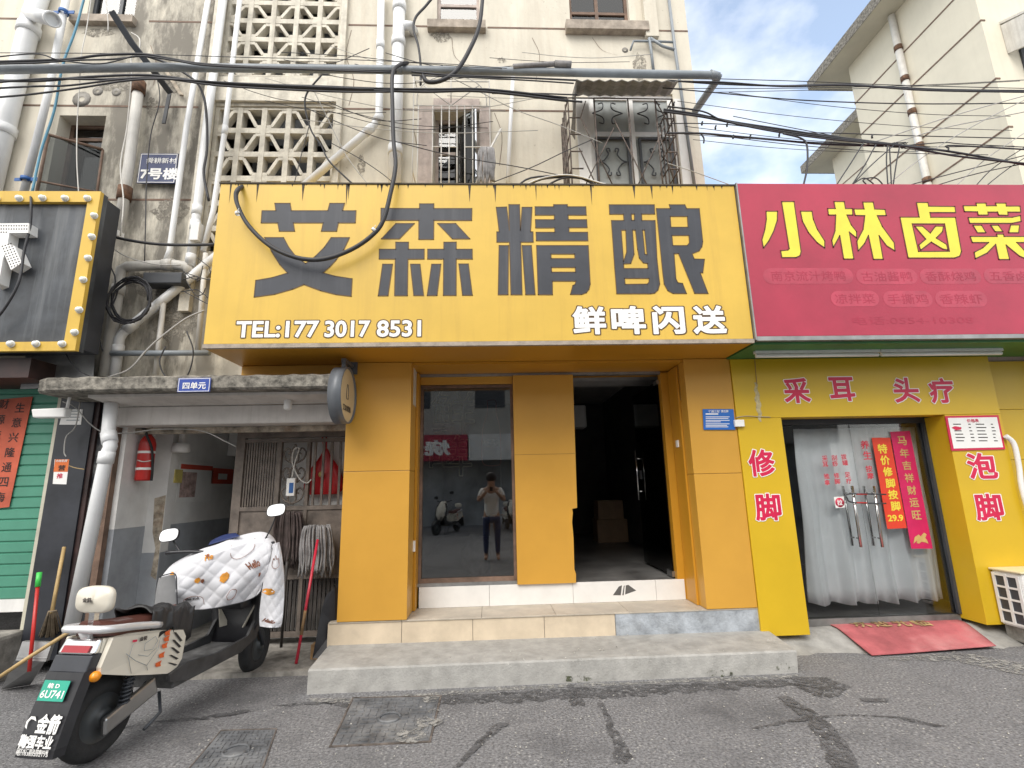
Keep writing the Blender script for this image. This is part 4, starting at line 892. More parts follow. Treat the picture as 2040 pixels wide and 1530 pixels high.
# pasted notices and meter box on the lobby wall
def on_side(u0,v0,u1,v1,X,name,mt,lab,cat,th=.006):
    a, b = S(u0,v0,X), S(u1,v1,X); q = MB(); q.box(X,X+th,min(a.y,b.y),max(a.y,b.y),min(a.z,b.z),max(a.z,b.z)); o = q.build(name, mt); tag(o, lab, cat); return o, a, b
o, a, b = on_side(346,935,358,962,-3.20,'meter_box',mat('box_yellow',(.62,.52,.16),.5,.15,10),'small yellow-edged box on the lobby wall beside the fire extinguisher','box',.02)
o, a, b = on_side(358,920,418,998,-3.206,'notice_sheet','sticker_white','large torn notice sheet with red heading pasted on the lobby wall','notice')
q = MB(); q.box(-3.20,-3.1985,min(a.y,b.y)+.02,max(a.y,b.y)-.02,max(a.z,b.z)-.07,max(a.z,b.z)-.02); q.build('heading', 'paper_red', o)
q = MB(); q.box(-3.20,-3.1985,min(a.y,b.y)+.04,(a.y+b.y)/2,min(a.z,b.z)+.05,max(a.z,b.z)-.1); q.build('torn_area', mat('torn_pink',(.5,.36,.33),.8,.3,14), o)
o, a, b = on_side(422,932,462,964,-3.206,'notice_sheet','paper_red','small red notice sheet deeper inside the lobby','notice')
q = MB(); q.box(-3.20,-3.1985,(a.y+b.y)/2-.1,(a.y+b.y)/2+.1,min(a.z,b.z)+.05,max(a.z,b.z)-.06); q.build('print_area', 'sticker_white', o)
m = MB(); c = S(362,882,-3.12); m.lathe([(.03,.09),(.03,0),(.075,-.01),(.085,-.09),(.06,-.1),(.001,-.1)], c, n=16); tag(m.build('wall_lamp', 'plaster_interior'), 'white bell-shaped lamp high on the lobby wall', 'lamp')
# fire extinguisher
c = S(285,958,-3.27); fx = empty('fire_extinguisher', c, 'red fire extinguisher tied to the white wall left of the stairwell entry', 'fire extinguisher')
m = MB(); m.lathe([(.001,0),(.066,.002),(.07,.02),(.07,.34),(.058,.39),(.03,.425),(.026,.44),(.001,.44)], c, n=20); m.build('cylinder', 'red_paint', fx)
m = MB(); m.lathe([(.022,.44),(.022,.475),(.001,.475)], c, n=12); m.box(c.x-.012,c.x+.012,c.y-.09,c.y+.05,c.z+.475,c.z+.487); m.box(c.x-.01,c.x+.01,c.y-.08,c.y+.03,c.z+.50,c.z+.51); m.build('valve', 'black_plastic', fx)
m = MB(); m.tube([c+V((0,-.03,.455)),c+V((.04,-.09,.42)),c+V((.075,-.05,.30)),c+V((.078,-.01,.12)),c+V((.076,0,.0))], .011, 8, sub=4); m.build('hose', 'black_rubber', fx)
for z in (.10,.255): m = MB(); m.lathe([(.0715,z),(.0715,z+.022)], c, n=20); m.build('band', 'sticker_white', fx)
m = MB(); m.tube([c+V((-.03,-.068,.19)),c+V((.03,-.07,.175)),c+V((.075,-.01,.19))], .005, 6, sub=4); m.build('cord', 'white_cable', fx)

# ------------------------------------------------------------------ iron gate
gate = empty('iron_gate', (-2, 5.2, .04), 'brown iron gate with barred upper half and scrolled middle panel, in the stairwell entry', 'gate')
GY = 5.2
GB, GT = F(540,1009,5.2).z, F(540,882,5.2).z
m = MB(); m.box(-2.585,-2.50,GY-.03,GY+.03,.04,2.06); m.box(-2.50,-1.34,GY-.03,GY+.03,2.0,2.06); m.box(-2.50,-1.34,GY-.025,GY+.025,GT,GT+.035); m.box(-2.50,-1.34,GY-.02,GY+.02,GT+.07,GT+.09); m.box(-2.50,-1.34,GY-.028,GY+.028,GB-.04,GB); m.box(-2.50,-1.34,GY-.028,GY+.028,.62,.66); m.box(-2.50,-1.34,GY-.028,GY+.028,.10,.15)
for x in (-2.15,-1.86): m.box(x-.017,x+.017,GY-.026,GY+.026,.15,GT)
m.build('frame', 'iron_brown', gate)
m = MB(); m.box(-2.50,-1.34,GY-.012,GY+.012,.66,GB-.04); m.build('panel', 'iron_brown', gate)
mat('iron_dark', (.06,.052,.047), .6, .3, 8, .2, 40)
m = MB(); 
for i in range(29):
    x = -2.49+i*.04; m.box(x,x+.026,GY-.012-.004*(i%2),GY+.010,.151,.619)
m.build('lower_panel', 'iron_dark', gate)
for i in range(13): m = MB(); x = -2.485+i*.0255; m.box(x-.0068,x+.0068,GY-.01,GY+.01,GB+.001,GT-.001); m.build('bar', 'iron_brown', gate)
for i in range(6): m = MB(); x = -1.80+i*.085; m.box(x-.011,x+.011,GY-.01,GY+.01,GB+.001,GT-.001); m.build('bar', 'iron_brown', gate)
for zc in (GT-.12,(GB+GT)/2,GB+.12):
    m = MB()
    for sx in (-1,1):
        m.tube([(-2.005+sx*.01,GY,zc-.1),(-2.005+sx*.09,GY,zc-.05),(-2.005+sx*.11,GY,zc+.02),(-2.005+sx*.07,GY,zc+.06),(-2.005+sx*.04,GY,zc+.02),(-2.005+sx*.065,GY,zc)], .009, 6, sub=4)
        m.tube([(-2.005,GY,zc-.1),(-2.005+sx*.04,GY,zc-.06),(-2.005+sx*.03,GY,zc+.03),(-2.005,GY,zc+.1)], .008, 6, sub=4)
    m.build('scroll', 'iron_brown', gate)
m = MB(); random.seed(4)
m.lathe([(.001,0),(.04,.005),(.05,.012)], (-2.54,GY-.036,.86), (0,-1,0), 12); m.build('lock', 'rust', gate)
# red bag, power strip with lead
bag = MB(); c = F(641,985,5.27)
rows = []
for i in range(15):
    t = i/14; r_ = [.14,.185,.20,.20,.195,.19,.18,.165,.145,.12,.095,.07,.05,.035,.02][i]
    rows.append([V((c.x+r_*(1+.05*sin(k*2.1+i*.6))*cos(2*pi*k/22), c.y+.02+r_*.25*(1+.12*sin(k*1.7+i))*sin(2*pi*k/22)+.03, c.z+.47*t)) for k in range(23)])
bag.grid(rows); bag.tube([(c.x-.012,c.y+.03,c.z+.46),(c.x-.02,c.y-.02,c.z+.60),(c.x+.005,c.y-.07,c.z+.62),(c.x+.02,c.y-.02,c.z+.60),(c.x+.012,c.y+.03,c.z+.46)], .008, 6, sub=4)
bg_ = tag(bag.build('shopping_bag', 'red_plastic'), 'glossy red plastic bag hanging behind the gate bars', 'bag')
for v in (965,):
    q = MB(); p = F(640,945,5.235); q.lathe([(.001,0),(.03,.0),(.03,.001)], p, (0,1,0), 14); q.build('gold_mark', 'gold', bg_)
c = F(580,970,5.15); e = empty('power_strip', c, 'small white power strip dangling on its lead before the gate scrolls', 'power strip')
m = MB(); m.box(c.x-.042,c.x+.042,c.y-.02,c.y+.02,c.z-.09,c.z+.085); m.build('case', 'letter_white', e, bevel=.006)
m = MB(); m.box(c.x-.012,c.x+.03,c.y-.0225,c.y-.0205,c.z-.06,c.z+.04); m.build('sockets', 'blue_band', e)
m = MB(); m.tube([c+V((0,0,.085)),F(588,920,5.15),F(596,893,5.15),F(585,897,5.15),F(583,925,5.15),F(598,955,5.15),F(612,962,5.15),F(620,955,5.15)], .006, 6, sub=5); m.build('lead', 'white_cable', e)
# mops
def mop(name, lab, hc, w_, h_, mt, pole, pm, y, seedn):
    e = empty(name, (pole[1].x, pole[1].y, max(0,pole[1].z)), lab, 'mop'); random.seed(seedn)
    m = MB()
    for i in range(44):
        a = -1+2*i/43+R(-.04,.04); x = hc.x+a*w_*.5; yy = y+R(-.05,.01)
        dz = h_*(.86+R(-.1,.14)); m.tube([(hc.x+a*w_*.18,yy+.01,hc.z-.02),(hc.x+a*w_*.40,yy-.05,hc.z+.03*R(.2,1)),(x,yy-.04,hc.z-dz*.3),(x+R(-.012,.012),yy-.02,hc.z-dz*.65),(x+R(-.02,.02),yy-.01,hc.z-dz)], .009, 5, sub=3)
    m.build('strands', mt, e)
    m = MB(); m.tube(pole, .0125, 10); m.build('handle', pm, e); return e
hc = F(634,1052,5.02)
e = mop('red_mop','upturned grey mop with long red handle leaning on the gate beside the orange pillar',hc,.30,.46,'mop_grey',[F(633,1075,4.93),F(590,1322,4.62)],'red_pole',5.06,21)
m = MB(); a, b = F(633,1075,4.93), F(590,1322,4.62); m.tube([a.lerp(b,.60),a.lerp(b,.79)], .0130, 10); m.build('bare_wood', 'wood', e)
hc = F(578,1025,5.05); mop('brown_mop','dark brown worn mop hanging upside down on the iron gate',hc,.27,.52,'mop_brown',[F(578,1030,5.1),F(560,1290,4.95)],'iron_dark',5.10,22)
m = MB(); P = [F(667,1170,4.7),F(650,1185,4.68),F(640,1215,4.66),F(632,1260,4.63),F(622,1312,4.60),F(648,1312,4.60),F(668,1250,4.7)]; m.poly([P], (.03,.03,0)); tag(m.build('leaning_board', 'black_plastic'), 'black curved board leaning between the gate and the steps', 'board')
m = MB(); a = F(618,1310,4.72); m.box(a.x,a.x+.07,4.72,4.82,.036,.15); tag(m.build('wood_block', 'wood'), 'small orange-brown block on the ground behind the leaning board', 'block')

# ------------------------------------------------------------------ round hanging sign
c = F(690,788,4.36); dsn = empty('projecting_sign', (c.x, 4.36, c.z-.25), 'round grey-rimmed cream sign projecting from the left orange pillar', 'sign')
cx = -1.30; rr = .25
m = MB(); m.lathe([(rr-.012,-.05),(rr,-.055),(rr,.055),(rr-.012,.055),(rr-.012,.035)], (cx,4.36,c.z), (1,0,0), 48); m.lathe([(.001,-.05),(rr-.012,-.05)], (cx,4.36,c.z), (1,0,0), 48); m.build('rim', mat('rim_grey',(.12,.13,.145),.4,.1,5), dsn)
m = MB(); m.lathe([(.001,.04),(rr-.013,.04)], (cx,4.36,c.z), (1,0,0), 48); m.build('face', mat('sign_cream',(.62,.50,.30),.5,.05), dsn)
m = MB(); write(m,'艾森精酿',(cx+.0415,4.36,c.z-.115),(0,.24,0),(0,0,.055),.02); m.build('lettering', 'frame_dark', dsn)
m = MB(); x = cx+.0415
for dy in (-.03,.03): m.tube([(x,4.36+dy,c.z-.03),(x,4.36+dy*.9,c.z+.05),(x,4.36+dy*.4,c.z+.10)], .003, 4)
m.tube([(x,4.33,c.z-.03),(x,4.39,c.z-.03)], .003, 4); m.build('emblem', 'frame_dark', dsn)
m = MB(); m.box(cx-.02,cx+.02,4.34,4.60,c.z+rr+.05,c.z+rr+.085); m.box(cx-.018,cx+.018,4.345,4.38,c.z+rr-.005,c.z+rr+.05); m.box(cx-.05,cx+.05,4.602,4.618,c.z+rr-.0,c.z+rr+.12); m.build('bracket', 'rim_grey', dsn)

# ------------------------------------------------------------------ shop at far left: slate sign, green shutter
LYS = 4.15
ls = empty('shop_sign', (-4, LYS, 2.63), 'slate sign panel with yellow frame and round bulbs, cut off at the far left', 'sign')
xr = F(206,385,LYS).x; zt = F(206,385,LYS).z; zb = F(160,700,LYS).z
m = MB(); m.box(-6.2,xr-.002,LYS+.01,LYS+.06,zb+.002,zt-.002); m.build('face', 'sign_slate', ls)
fwid = .105
m = MB(); m.box(-6.2,xr,LYS-.03,LYS+.009,zt-fwid,zt); m.box(-6.2,xr,LYS-.03,LYS+.009,zb,zb+fwid*.75); m.box(xr-fwid*.95,xr,LYS-.0302,LYS+.0088,zb+fwid*.75,zt-fwid); m.build('frame', 'sign_yellow', ls)
m = MB(); m.box(-6.2,xr-.004,LYS+.061,4.37,zb+.03,zt-.03); m.build('case', 'charcoal_cladding', ls)
bulb0 = None
B = [(160,222),(342,220),(518,222),(693,222),(745,358),(727,522),(698,688),(660,857),(628,1092),(592,1267),(95,1357),(292,1357),(495,1357),(-20,222),(-100,1357)]
for x, y in B:
    p = F(x*.2549, 340+y*.2549, LYS-.03)
    if bulb0 is None:
        mm = MB(); mm.lathe([(.026,0),(.03,.012),(.024,.014)], (0,0,0), (0,-1,0), 14); mm.ball((0,-.022,0), .024, 12); bulb0 = mm.build('bulb', 'lamp_white', ls, local=True); o = bulb0
    else: o = bulb0.copy(); COL.objects.link(o)
    o.location = p-LOC[ls.name]
m = MB(); P = [FP([(0,412),(225,410),(220,485),(72,487),(60,572),(112,588),(172,722),(85,775),(35,655),(22,690),(-10,880),(-60,900),(-30,640),(-80,690),(-130,640),(-20,490),(-200,490),(-200,412)],LYS-.08,.2549,0,340)]
m.poly(P, (0,.09,0)); pc = m.build('character', 'letter_white', ls)
m = MB()
for r_, (x0,x1,yy) in enumerate(((8,215,430),(8,215,455),(8,60,480))):
    for k in range(int((x1-x0)/20)+1): p = F((x0+k*20)*.2549,340+yy*.2549,LYS-.082); m.lathe([(.001,0),(.006,0),(.006,.003)], p, (0,1,0), 6)
for k in range(9):
    for j in range(4):
        x, yy = 18+j*22+k*9, 590+k*20-j*7
        p = F(x*.2549,340+yy*.2549,LYS-.082); m.lathe([(.001,0),(.006,0),(.006,.003)], p, (0,1,0), 6)
o = sub(m, 'perforations', 'ink_black', pc, ls); tag(o, kind='stuff')
left = empty('shuttered_shop', (-4.5, YW, .4), 'closed shop with green roller shutter and charcoal side pillar at far left', 'shop')
m = MB(); rows = []; z = .60
for i in range(20):
    for dz, dy in ((0,0),(.012,-.012),(.085,-.012),(.093,0)): rows.append([V((-6.3,4.74+dy,z+dz)), V((-4.0,4.74+dy,z+dz))])
    z += .095
m.grid(rows, smooth=False); m.build('shutter', 'shutter_green', left)
m = MB(); m.box(-6.3,-4.0,4.715,4.75,.50,.60); m.build('bottom_rail', 'frame_white', left)
m = MB(); m.box(-4.0,-3.965,4.69,4.75,.36,2.42); m.build('guide_rail', mat('guide_cream',(.55,.52,.42),.6,.1), left)
m = MB(); m.box(-3.963,-3.66,4.68,4.78,.12,2.40); m.build('pillar', 'charcoal_cladding', left)
m = MB(); m.box(-3.659,-3.62,4.695,4.78,.10,2.40); m.build('edge_strip', mat('strip_brown',(.045,.022,.02),.5,.3,6), left)
mat('peeling_black', (.028,.03,.036), .5, .2, 6, .3, 30, dirt=1.0, dirtcol=(.48,.47,.44))
m = MB(); m.box(-3.618,-3.462,4.72,4.80,0,2.31); m.build('peeling_wall', 'peeling_black', left)
m = MB(); m.box(-3.459,-3.405,4.66,4.719,.03,2.07); m.build('jamb', 'frame_wood', left)
m = MB(); m.box(-6.3,-3.62,4.76,4.9,2.3,2.7); m.box(-6.3,-3.9,4.25,4.75,2.45,2.62); m.build('soffit', 'strip_brown', left)
m = MB(); m.hexa([F(40,775,4.5),F(185,770,4.5),F(185,770,4.7),F(40,775,4.7),F(52,700,4.5),F(190,690,4.5),F(190,690,4.7),F(52,700,4.7)]); tag(m.build('sheet_metal_box', 'alu_grey'), 'grey sheet metal box under the yellow framed slate sign', 'metal box')
m = MB(); rows = []
for j in range(8):
    t = j/7; rows.append([G(-40+ (75*s_),1232,.40)*0+V((lerp(-5.2,-3.93,s_)+.03*sin(j*3+s_*20), 4.32+.03*sin(s_*30+j), .34*(1-t)**.7 if j else .36)) for s_ in [k/14 for k in range(15)]])
m = MB(); m.box(-6,-3.97,4.30,4.74,-.02,.36); tag(m.build('door_step', 'concrete_old', bevel=.03), 'rough concrete step in front of the green shutter', 'step')
# faded couplet strip and stickers
def sheetF(name, lab, cat, px, Y, mt, th=.003):
    q = MB(); q.poly([[F(u,v,Y) for u, v in px]], (0,th,0)); return tag(q.build(name, mt), lab, cat)
cp_ = sheetF('couplet_strip','faded red couplet paper with black brush characters on the green shutter','banner',[(-45,800),(65,790),(18,1010),(-90,1022)],4.715,'couplet_faded')
vinyl('生意兴隆通四海',40,812,0,990,19,4.713,'ink_black',cp_,'character',.01)
vinyl('财源茂盛达三江',8,805,-40,990,19,4.713,'ink_black',cp_,'character',.01)
st1 = sheetF('advert_sticker','orange and white advert sticker on the charcoal pillar','sticker',[(109,915),(138,915),(132,965),(105,964)],4.678,'letter_white')
q = MB(); q.poly([[F(u,v,4.6765) for u, v in ((110,915),(138,915),(134.5,940),(106.5,940))]]); q.build('orange_field', mat('sticker_orange',(.70,.16,.03),.5,.08), st1)
q = MB(); writeF(q,'推',119,948,12,10,4.6765,.02); q.build('character', 'paint_letter_red', st1)
q = MB(); writeF(q,'营',123,932,14,11,4.675,.02); q.build('character', 'ink_black', st1)
q = MB(); writeF(q,'内有机房',123,918,22,5,4.675,.02); q.build('lettering', 'letter_white', st1)
st2 = sheetF('paper_notice','small pale notice sheet behind the bullet camera on the charcoal pillar','notice',[(126,816),(165,815),(161,846),(118,846)],4.676,'sticker_white')
q = MB()
for v in (820,826,832,838): a, b = F(132,v,4.6745), F(158,v,4.6745); q.quad(a,b,b+V((0,0,.008)),a+V((0,0,.008)))
o = q.build('print_lines', 'pvc_grey', st2); tag(o, kind='stuff')
# bullet camera under the slab
c = F(107,824,4.42); cmr = empty('security_camera', c, 'white bullet camera hanging under the left end of the canopy slab', 'camera')
m = MB(); m.hexa([c+V((-.13,-.05,-.04)),c+V((.10,-.01,-.035)),c+V((.10,.06,-.035)),c+V((-.13,.02,-.04)),c+V((-.15,-.055,.035)),c+V((.10,-.015,.05)),c+V((.10,.065,.05)),c+V((-.15,.025,.035))]); m.build('housing', 'letter_white', cmr, bevel=.012)
m = MB(); m.tube([c+V((.08,.03,.05)),c+V((.085,.03,.13)),c+V((.085,.04,.21))], .012, 8); m.build('mount', 'letter_white', cmr)
m = MB(); m.lathe([(.001,0),(.022,0),(.022,.003)], c+V((-.139,-.02,-.005)), (-1,-.1,0), 12); m.build('lens', 'black_plastic', cmr)
# blue number plate 7 on the wall
q = MB(); a, b = F(273,366,4.7), F(357,307,4.7); q.box(a.x,b.x,4.69,4.70,a.z,b.z); hp = tag(q.build('street_plate', 'navy_plate', bevel=.003), 'navy blue house number plate with white characters on the stained wall', 'sign')
q = MB()
for x0,x1,z0,z1 in ((a.x+.008,b.x-.008,a.z+.008,a.z+.014),(a.x+.008,b.x-.008,b.z-.014,b.z-.008),(a.x+.008,a.x+.014,a.z+.0142,b.z-.0142),(b.x-.014,b.x-.008,a.z+.0142,b.z-.0142)): q.box(x0,x1,4.6885,4.69,z0,z1)
q.build('border', 'letter_white', hp)
q = MB(); writeF(q,'舜耕新村',322,320,60,11,4.6885,.015); q.build('village_name', 'letter_white', hp)
q = MB(); writeF(q,'7号楼',317,346,74,23,4.6885,.035); q.build('house_number', 'letter_white', hp)

# ------------------------------------------------------------------ tools at the left
m = MB(); dp = empty('dustpan', G(45,1360), 'upright dustpan with long red handle and green grip by the far left step', 'dustpan')
b0 = [G(4,1372),G(62,1362),F(90,1310,4.12),F(20,1318,4.12)]
P = [G(2,1374,.01),G(60,1364,.01),F(92,1312,4.1),F(32,1310,4.1)]
m.poly([P], (0,.02,.015)); m.hexa([P[3]+V((0,.0,-.02)),P[2]+V((0,0,-.02)),P[2]+V((0,.03,-.02)),P[3]+V((0,.03,-.02)),P[3]+V((0,.03,.10)),P[2]+V((0,.03,.10)),P[2]+V((0,.06,.10)),P[3]+V((0,.06,.10))]); m.build('pan', 'alu_grey', dp)
a, b = F(58,1338,4.05), F(77,1150,4.22); m = MB(); m.tube([a,b], .0125, 10); m.build('handle', 'red_paint', dp)
m = MB(); m.tube([b.lerp(a,.11),b+V((0,0,.035))], .018, 10); m.build('grip', mat('green_grip',(.06,.55,.09),.4,.05), dp)
a, b = F(128,1090,4.62), F(103,1222,4.45); br = empty('straw_broom', G(95,1330), 'old straw broom standing against the charcoal pillar', 'broom')
m = MB(); m.tube([a,b], .014, 8); m.build('handle', 'bamboo', br)
m = MB(); random.seed(9); e_ = G(95,1318)
for i in range(70):
    t = R(-1,1); q = R(-1,1); m.tube([b+V((t*.02,q*.015,.02)), b.lerp(e_,.45)+V((t*.075,q*.04,0)), V((e_.x+t*.13,e_.y+q*.06-.05,R(.005,.06)))], .0045, 4, sub=3)
m.build('bristles', 'straw', br)
m = MB(); m.tube([F(-30,1368,3.9),F(60,1308,4.0),F(160,1245,4.1)], .0135, 8); tag(m.build('bamboo_pole', 'bamboo'), 'yellow bamboo pole slanting behind the red dustpan handle', 'pole')

# ------------------------------------------------------------------ manhole covers
mat('cover_iron', (.15,.155,.165), .65, .3, 5, .3, 60, dirt=.6, dirtcol=(.30,.29,.27))
mat('cover_edge', (.15,.125,.11), .8, .4, 12, .3, 60)
def cover(lab, q4, smear):
    a, b, c, d = [V((p.x,p.y,0)) for p in q4]; o = (a+b+c+d)/4; e = empty('manhole_cover', (o.x,o.y,0), lab, 'manhole cover', 'square manhole covers in the asphalt')
    at = lambda s_, t, z=.008: a.lerp(b,s_).lerp(d.lerp(c,s_),t)+V((0,0,z))
    m = MB()
    for s0,s1,t0,t1 in ((0,1,0,.018),(0,1,.982,1),(0,.018,.018,.982),(.982,1,.018,.982)): m.hexa([at(s0,t0,-.01),at(s1,t0,-.01),at(s1,t1,-.01),at(s0,t1,-.01),at(s0,t0,.007),at(s1,t0,.007),at(s1,t1,.007),at(s0,t1,.007)])
    m.build('frame', 'cover_edge', e)
    m = MB(); g = .022; m.hexa([at(g,g,-.01),at(1-g,g,-.01),at(1-g,1-g,-.01),at(g,1-g,-.01),at(g,g,.005),at(1-g,g,.005),at(1-g,1-g,.005),at(g,1-g,.005)])
    N = 11
    for i in range(N):
        for j in range(N):
            s0, t0 = g+.015+(1-2*g-.03)*i/N, g+.015+(1-2*g-.03)*j/N; w_ = (1-2*g-.03)/N
            if abs(i-5) < 2 and abs(j-5) < 2: continue
            if (i//2+j//2) % 2: r_ = (s0+w_*.1,s0+w_*.9,t0+w_*.3,t0+w_*.7)
            else: r_ = (s0+w_*.3,s0+w_*.7,t0+w_*.1,t0+w_*.9)
            m.hexa([at(r_[0],r_[2],.004),at(r_[1],r_[2],.004),at(r_[1],r_[3],.004),at(r_[0],r_[3],.004),at(r_[0],r_[2],.010),at(r_[1],r_[2],.010),at(r_[1],r_[3],.010),at(r_[0],r_[3],.010)])
    p = at(.5,.5,.005); m.tube([p+V((.07*cos(k*.6),.07*sin(k*.6),.004)) for k in range(11)], .009, 6)
    m.build('cover', 'cover_iron', e)
    if smear:
        m = MB(); random.seed(13)
        for s_,t,r_ in ((.88,.9,.07),(.93,.35,.09),(.80,.12,.10),(.95,.6,.04)):
            m.poly([[at(s_,t,.0125)+V((r_*(1+R(-.3,.3))*cos(k*2*pi/14),r_*(.8+R(-.3,.3))*sin(k*2*pi/14),0)) for k in range(14)]])
        m.build('mortar_smear', 'mortar', e)
cover('iron manhole cover with mortar smears, below the left end of the steps', [G(655,1490),G(858,1480),G(880,1387),G(702,1391)], True)
cover('square iron manhole cover at the bottom edge, right of the scooter', [G(352,1560),G(520,1545),G(552,1453),G(440,1456)], False)
# ------------------------------------------------------------------ electric scooter (own axes: x forward, y left, z up; origin under the rear axle)
SA, SB = V((-2.27,3.25,0)), V((-2.0,4.58,0)); SD = (SB-SA).normalized(); SN = V((SD.y,-SD.x,0))
SRZ = atan2(SD.y, SD.x)
def make_scooter(label):
    sct = empty('electric_scooter', (0,0,0), label, 'scooter')
    Bd = lambda m, n, mt, par=sct, **k: m.build(n, mt, par, local=True, **k)
    def wheel(cx, cz, yaw=0, hub=True):
        A = V((-sin(yaw), cos(yaw), 0)); m = MB(); prof = []
        for k in range(13):
            a = -pi*.5+2*pi*k/12*.83-.35*0; a = pi*(-.86)+2*pi*.86*k/12
            prof.append((.165+.052*cos(a)*1.0, .052*sin(a)))
        m.lathe(prof, (cx,0,cz), A, 40)
        for k in range(48):
            b = 2*pi*k/48; s_ = 1 if k % 2 else -1
        o = Bd(m, 'rear_wheel' if cx < .5 else 'front_wheel', 'black_rubber'); ax = A
        m = MB(); m.lathe([(.147,-.034),(.132,-.038),(.125,-.03),(.05,-.044),(.05,-.058),(.02,-.062),(.001,-.062)], (cx,0,cz), ax, 36); m.lathe([(.147,.034),(.132,.038),(.125,.03),(.05,.044),(.05,.058),(.001,.058)], (cx,0,cz), ax, 36)
        q = Bd(m, 'hub', mat('hub_grey',(.05,.055,.058),.45,.15,6), o); return o
    wheel(0,.217); wheel(1.37,.21,.2)
    # rear body: cream flank panels bulging round a dark core
    def flank(sy):
        P = [(-.105,.668),(.02,.660),(.20,.628),(.40,.578),(.43,.53),(.415,.40),(.37,.352),(.30,.348),(.15,.392),(.02,.432),(-.15,.495),(-.155,.53)]
        m = MB(); m.poly([[V((x, sy*.150, z)) for x, z in (P if sy < 0 else P[::-1])]], (0,-sy*.03,0)); m.v = [V((p.x, p.y+(sy*.012*(1-((p.x-.14)/.3)**2)), p.z)) for p in m.v]; return m
    core = MB(); core.hexa([(-.16,-.115,.50),(.40,-.12,.36),(.40,.12,.36),(-.16,.115,.50),(-.13,-.118,.668),(.42,-.12,.60),(.42,.12,.60),(-.13,.118,.668)]); body = Bd(core, 'rear_body', 'cream_plastic', bevel=.012)
    for sy in (-1,1): Bd(flank(sy), 'side_panel', 'cream_plastic', bevel=.006)
    sp = [c for c in bpy.data.objects if c.parent == sct and c.name.startswith('side_panel')][0]
    # printed stripes, script and badge on the right flank
    def fl(x, z): # point just outside the right flank
        return V((x, -.1512-.012*(1-((x-.14)/.3)**2), z))
    for i in range(5):
        m = MB(); x = .30+i*.026; z = .575-.03*i*0
        zt_, zb_ = .562-(x-.30)*.10, .545
        q = [(x+.012+.030,.55-i*.036+.045),(x+.026+.030,.55-i*.036+.045),(x+.014,.52-i*.030-.02),(x-.002,.52-i*.030-.02)]
        q = [(.315-i*.006,.585-i*.043),(.337-i*.006,.580-i*.043),(.402-.006*i,.512-i*.034),(.382-.006*i,.510-i*.034)]
        m.poly([[fl(*p) for p in q]]); Bd(m, 'stripe', 'black_plastic', sp)
    for i, (x, z) in enumerate(((.265,.595),(.262,.562),(.252,.525),(.236,.475),(.218,.43))):
        m = MB(); m.poly([[fl(x-.022,z+.010),fl(x+.024,z+.014),fl(x+.016,z-.004),fl(x+.022,z-.018),fl(x-.012,z-.014),fl(x-.02,z-.004)]]); Bd(m, 'orange_script', mat('script_orange',(.72,.12,.02),.45,.1,20), sp)
    m = MB(); write(m, '金箭', (.085,-.164,.612), (.055,0,-.006), (0,0,.024), .03); Bd(m, 'badge', 'ink_black', sp)
    m = MB(); m.poly([[fl(.015,.622),fl(.045,.618),fl(.045,.606),fl(.015,.61)]]); Bd(m, 'red_badge', 'paint_letter_red', sp)
    # plain line drawing on the flank: generic visor lines
    m = MB()
    for L_ in (((-.02,.56),(.05,.50),(.13,.45),(.14,.42)),((.13,.45),(.20,.52),(.21,.58)),((.02,.60),(.0,.53),(.03,.44)),((.10,.58),(.17,.60),(.19,.57),(.16,.53),(.10,.54),(.10,.58)),((.06,.53),(.13,.50),(.19,.53))):
        m.tube([fl(*p)+V((0,-.002,0)) for p in L_], .0016, 4)
    Bd(m, 'line_print', 'pvc_grey', sp)
    # tail: light bar, black tail plate, mudguard with plate and lettering
    m = MB(); m.hexa([(-.185,-.118,.600),(-.14,-.118,.600),(-.14,.118,.600),(-.185,.118,.600),(-.148,-.112,.672),(-.12,-.112,.672),(-.12,.112,.672),(-.148,.112,.672)]); tl = Bd(m, 'tail_light', 'chrome', bevel=.012)
    m = MB(); m.hexa([(-.189,-.085,.612),(-.18,-.085,.612),(-.18,.085,.612),(-.189,.085,.612),(-.173,-.085,.642),(-.165,-.085,.642),(-.165,.085,.642),(-.173,.085,.642)]); Bd(m, 'lens', mat('lens_red',(.35,.02,.03),.12,.05), tl)
    m = MB(); m.hexa([(-.215,-.118,.52),(-.13,-.12,.50),(-.13,.12,.50),(-.215,.118,.52),(-.187,-.118,.598),(-.13,-.12,.598),(-.13,.12,.598),(-.187,.118,.598)]); Bd(m, 'tail_panel', 'charcoal_cladding', bevel=.006)
    prof = [(-.215,.525),(-.235,.46),(-.262,.38),(-.292,.28),(-.315,.20),(-.318,.16)]
    m = MB(); rows = []
    for (x, z), hw in zip(prof, (.115,.112,.112,.114,.115,.110)): rows.append([V((x+.05,-hw-.012,z)), V((x,-hw,z)), V((x-.006,-hw*.4,z)), V((x-.006,hw*.4,z)), V((x,hw,z)), V((x+.05,hw+.012,z))])
    m.grid(rows, smooth=False); mg = Bd(m, 'mudguard', 'black_plastic', solid=.005)
    def mp(t, y, off=.0):  # t 0..1 down the mudguard
        k = t*(len(prof)-1); i = min(int(k), len(prof)-2); f_ = k-i
        return V((lerp(prof[i][0],prof[i+1][0],f_)-.0105-off, y, lerp(prof[i][1],prof[i+1][1],f_)))
    m = MB(); c = [mp(.10,.088,.012),mp(.10,-.072,.012),mp(.34,-.072,.012),mp(.34,.088,.012)]; m.poly([c], (.003,0,0)); pt = Bd(m, 'licence_plate', 'plate_green', sct)
    m = MB(); c2 = [(c[0]+c[2])/2]; X = (c[1]-c[0]); Z = (c[0]-c[3])
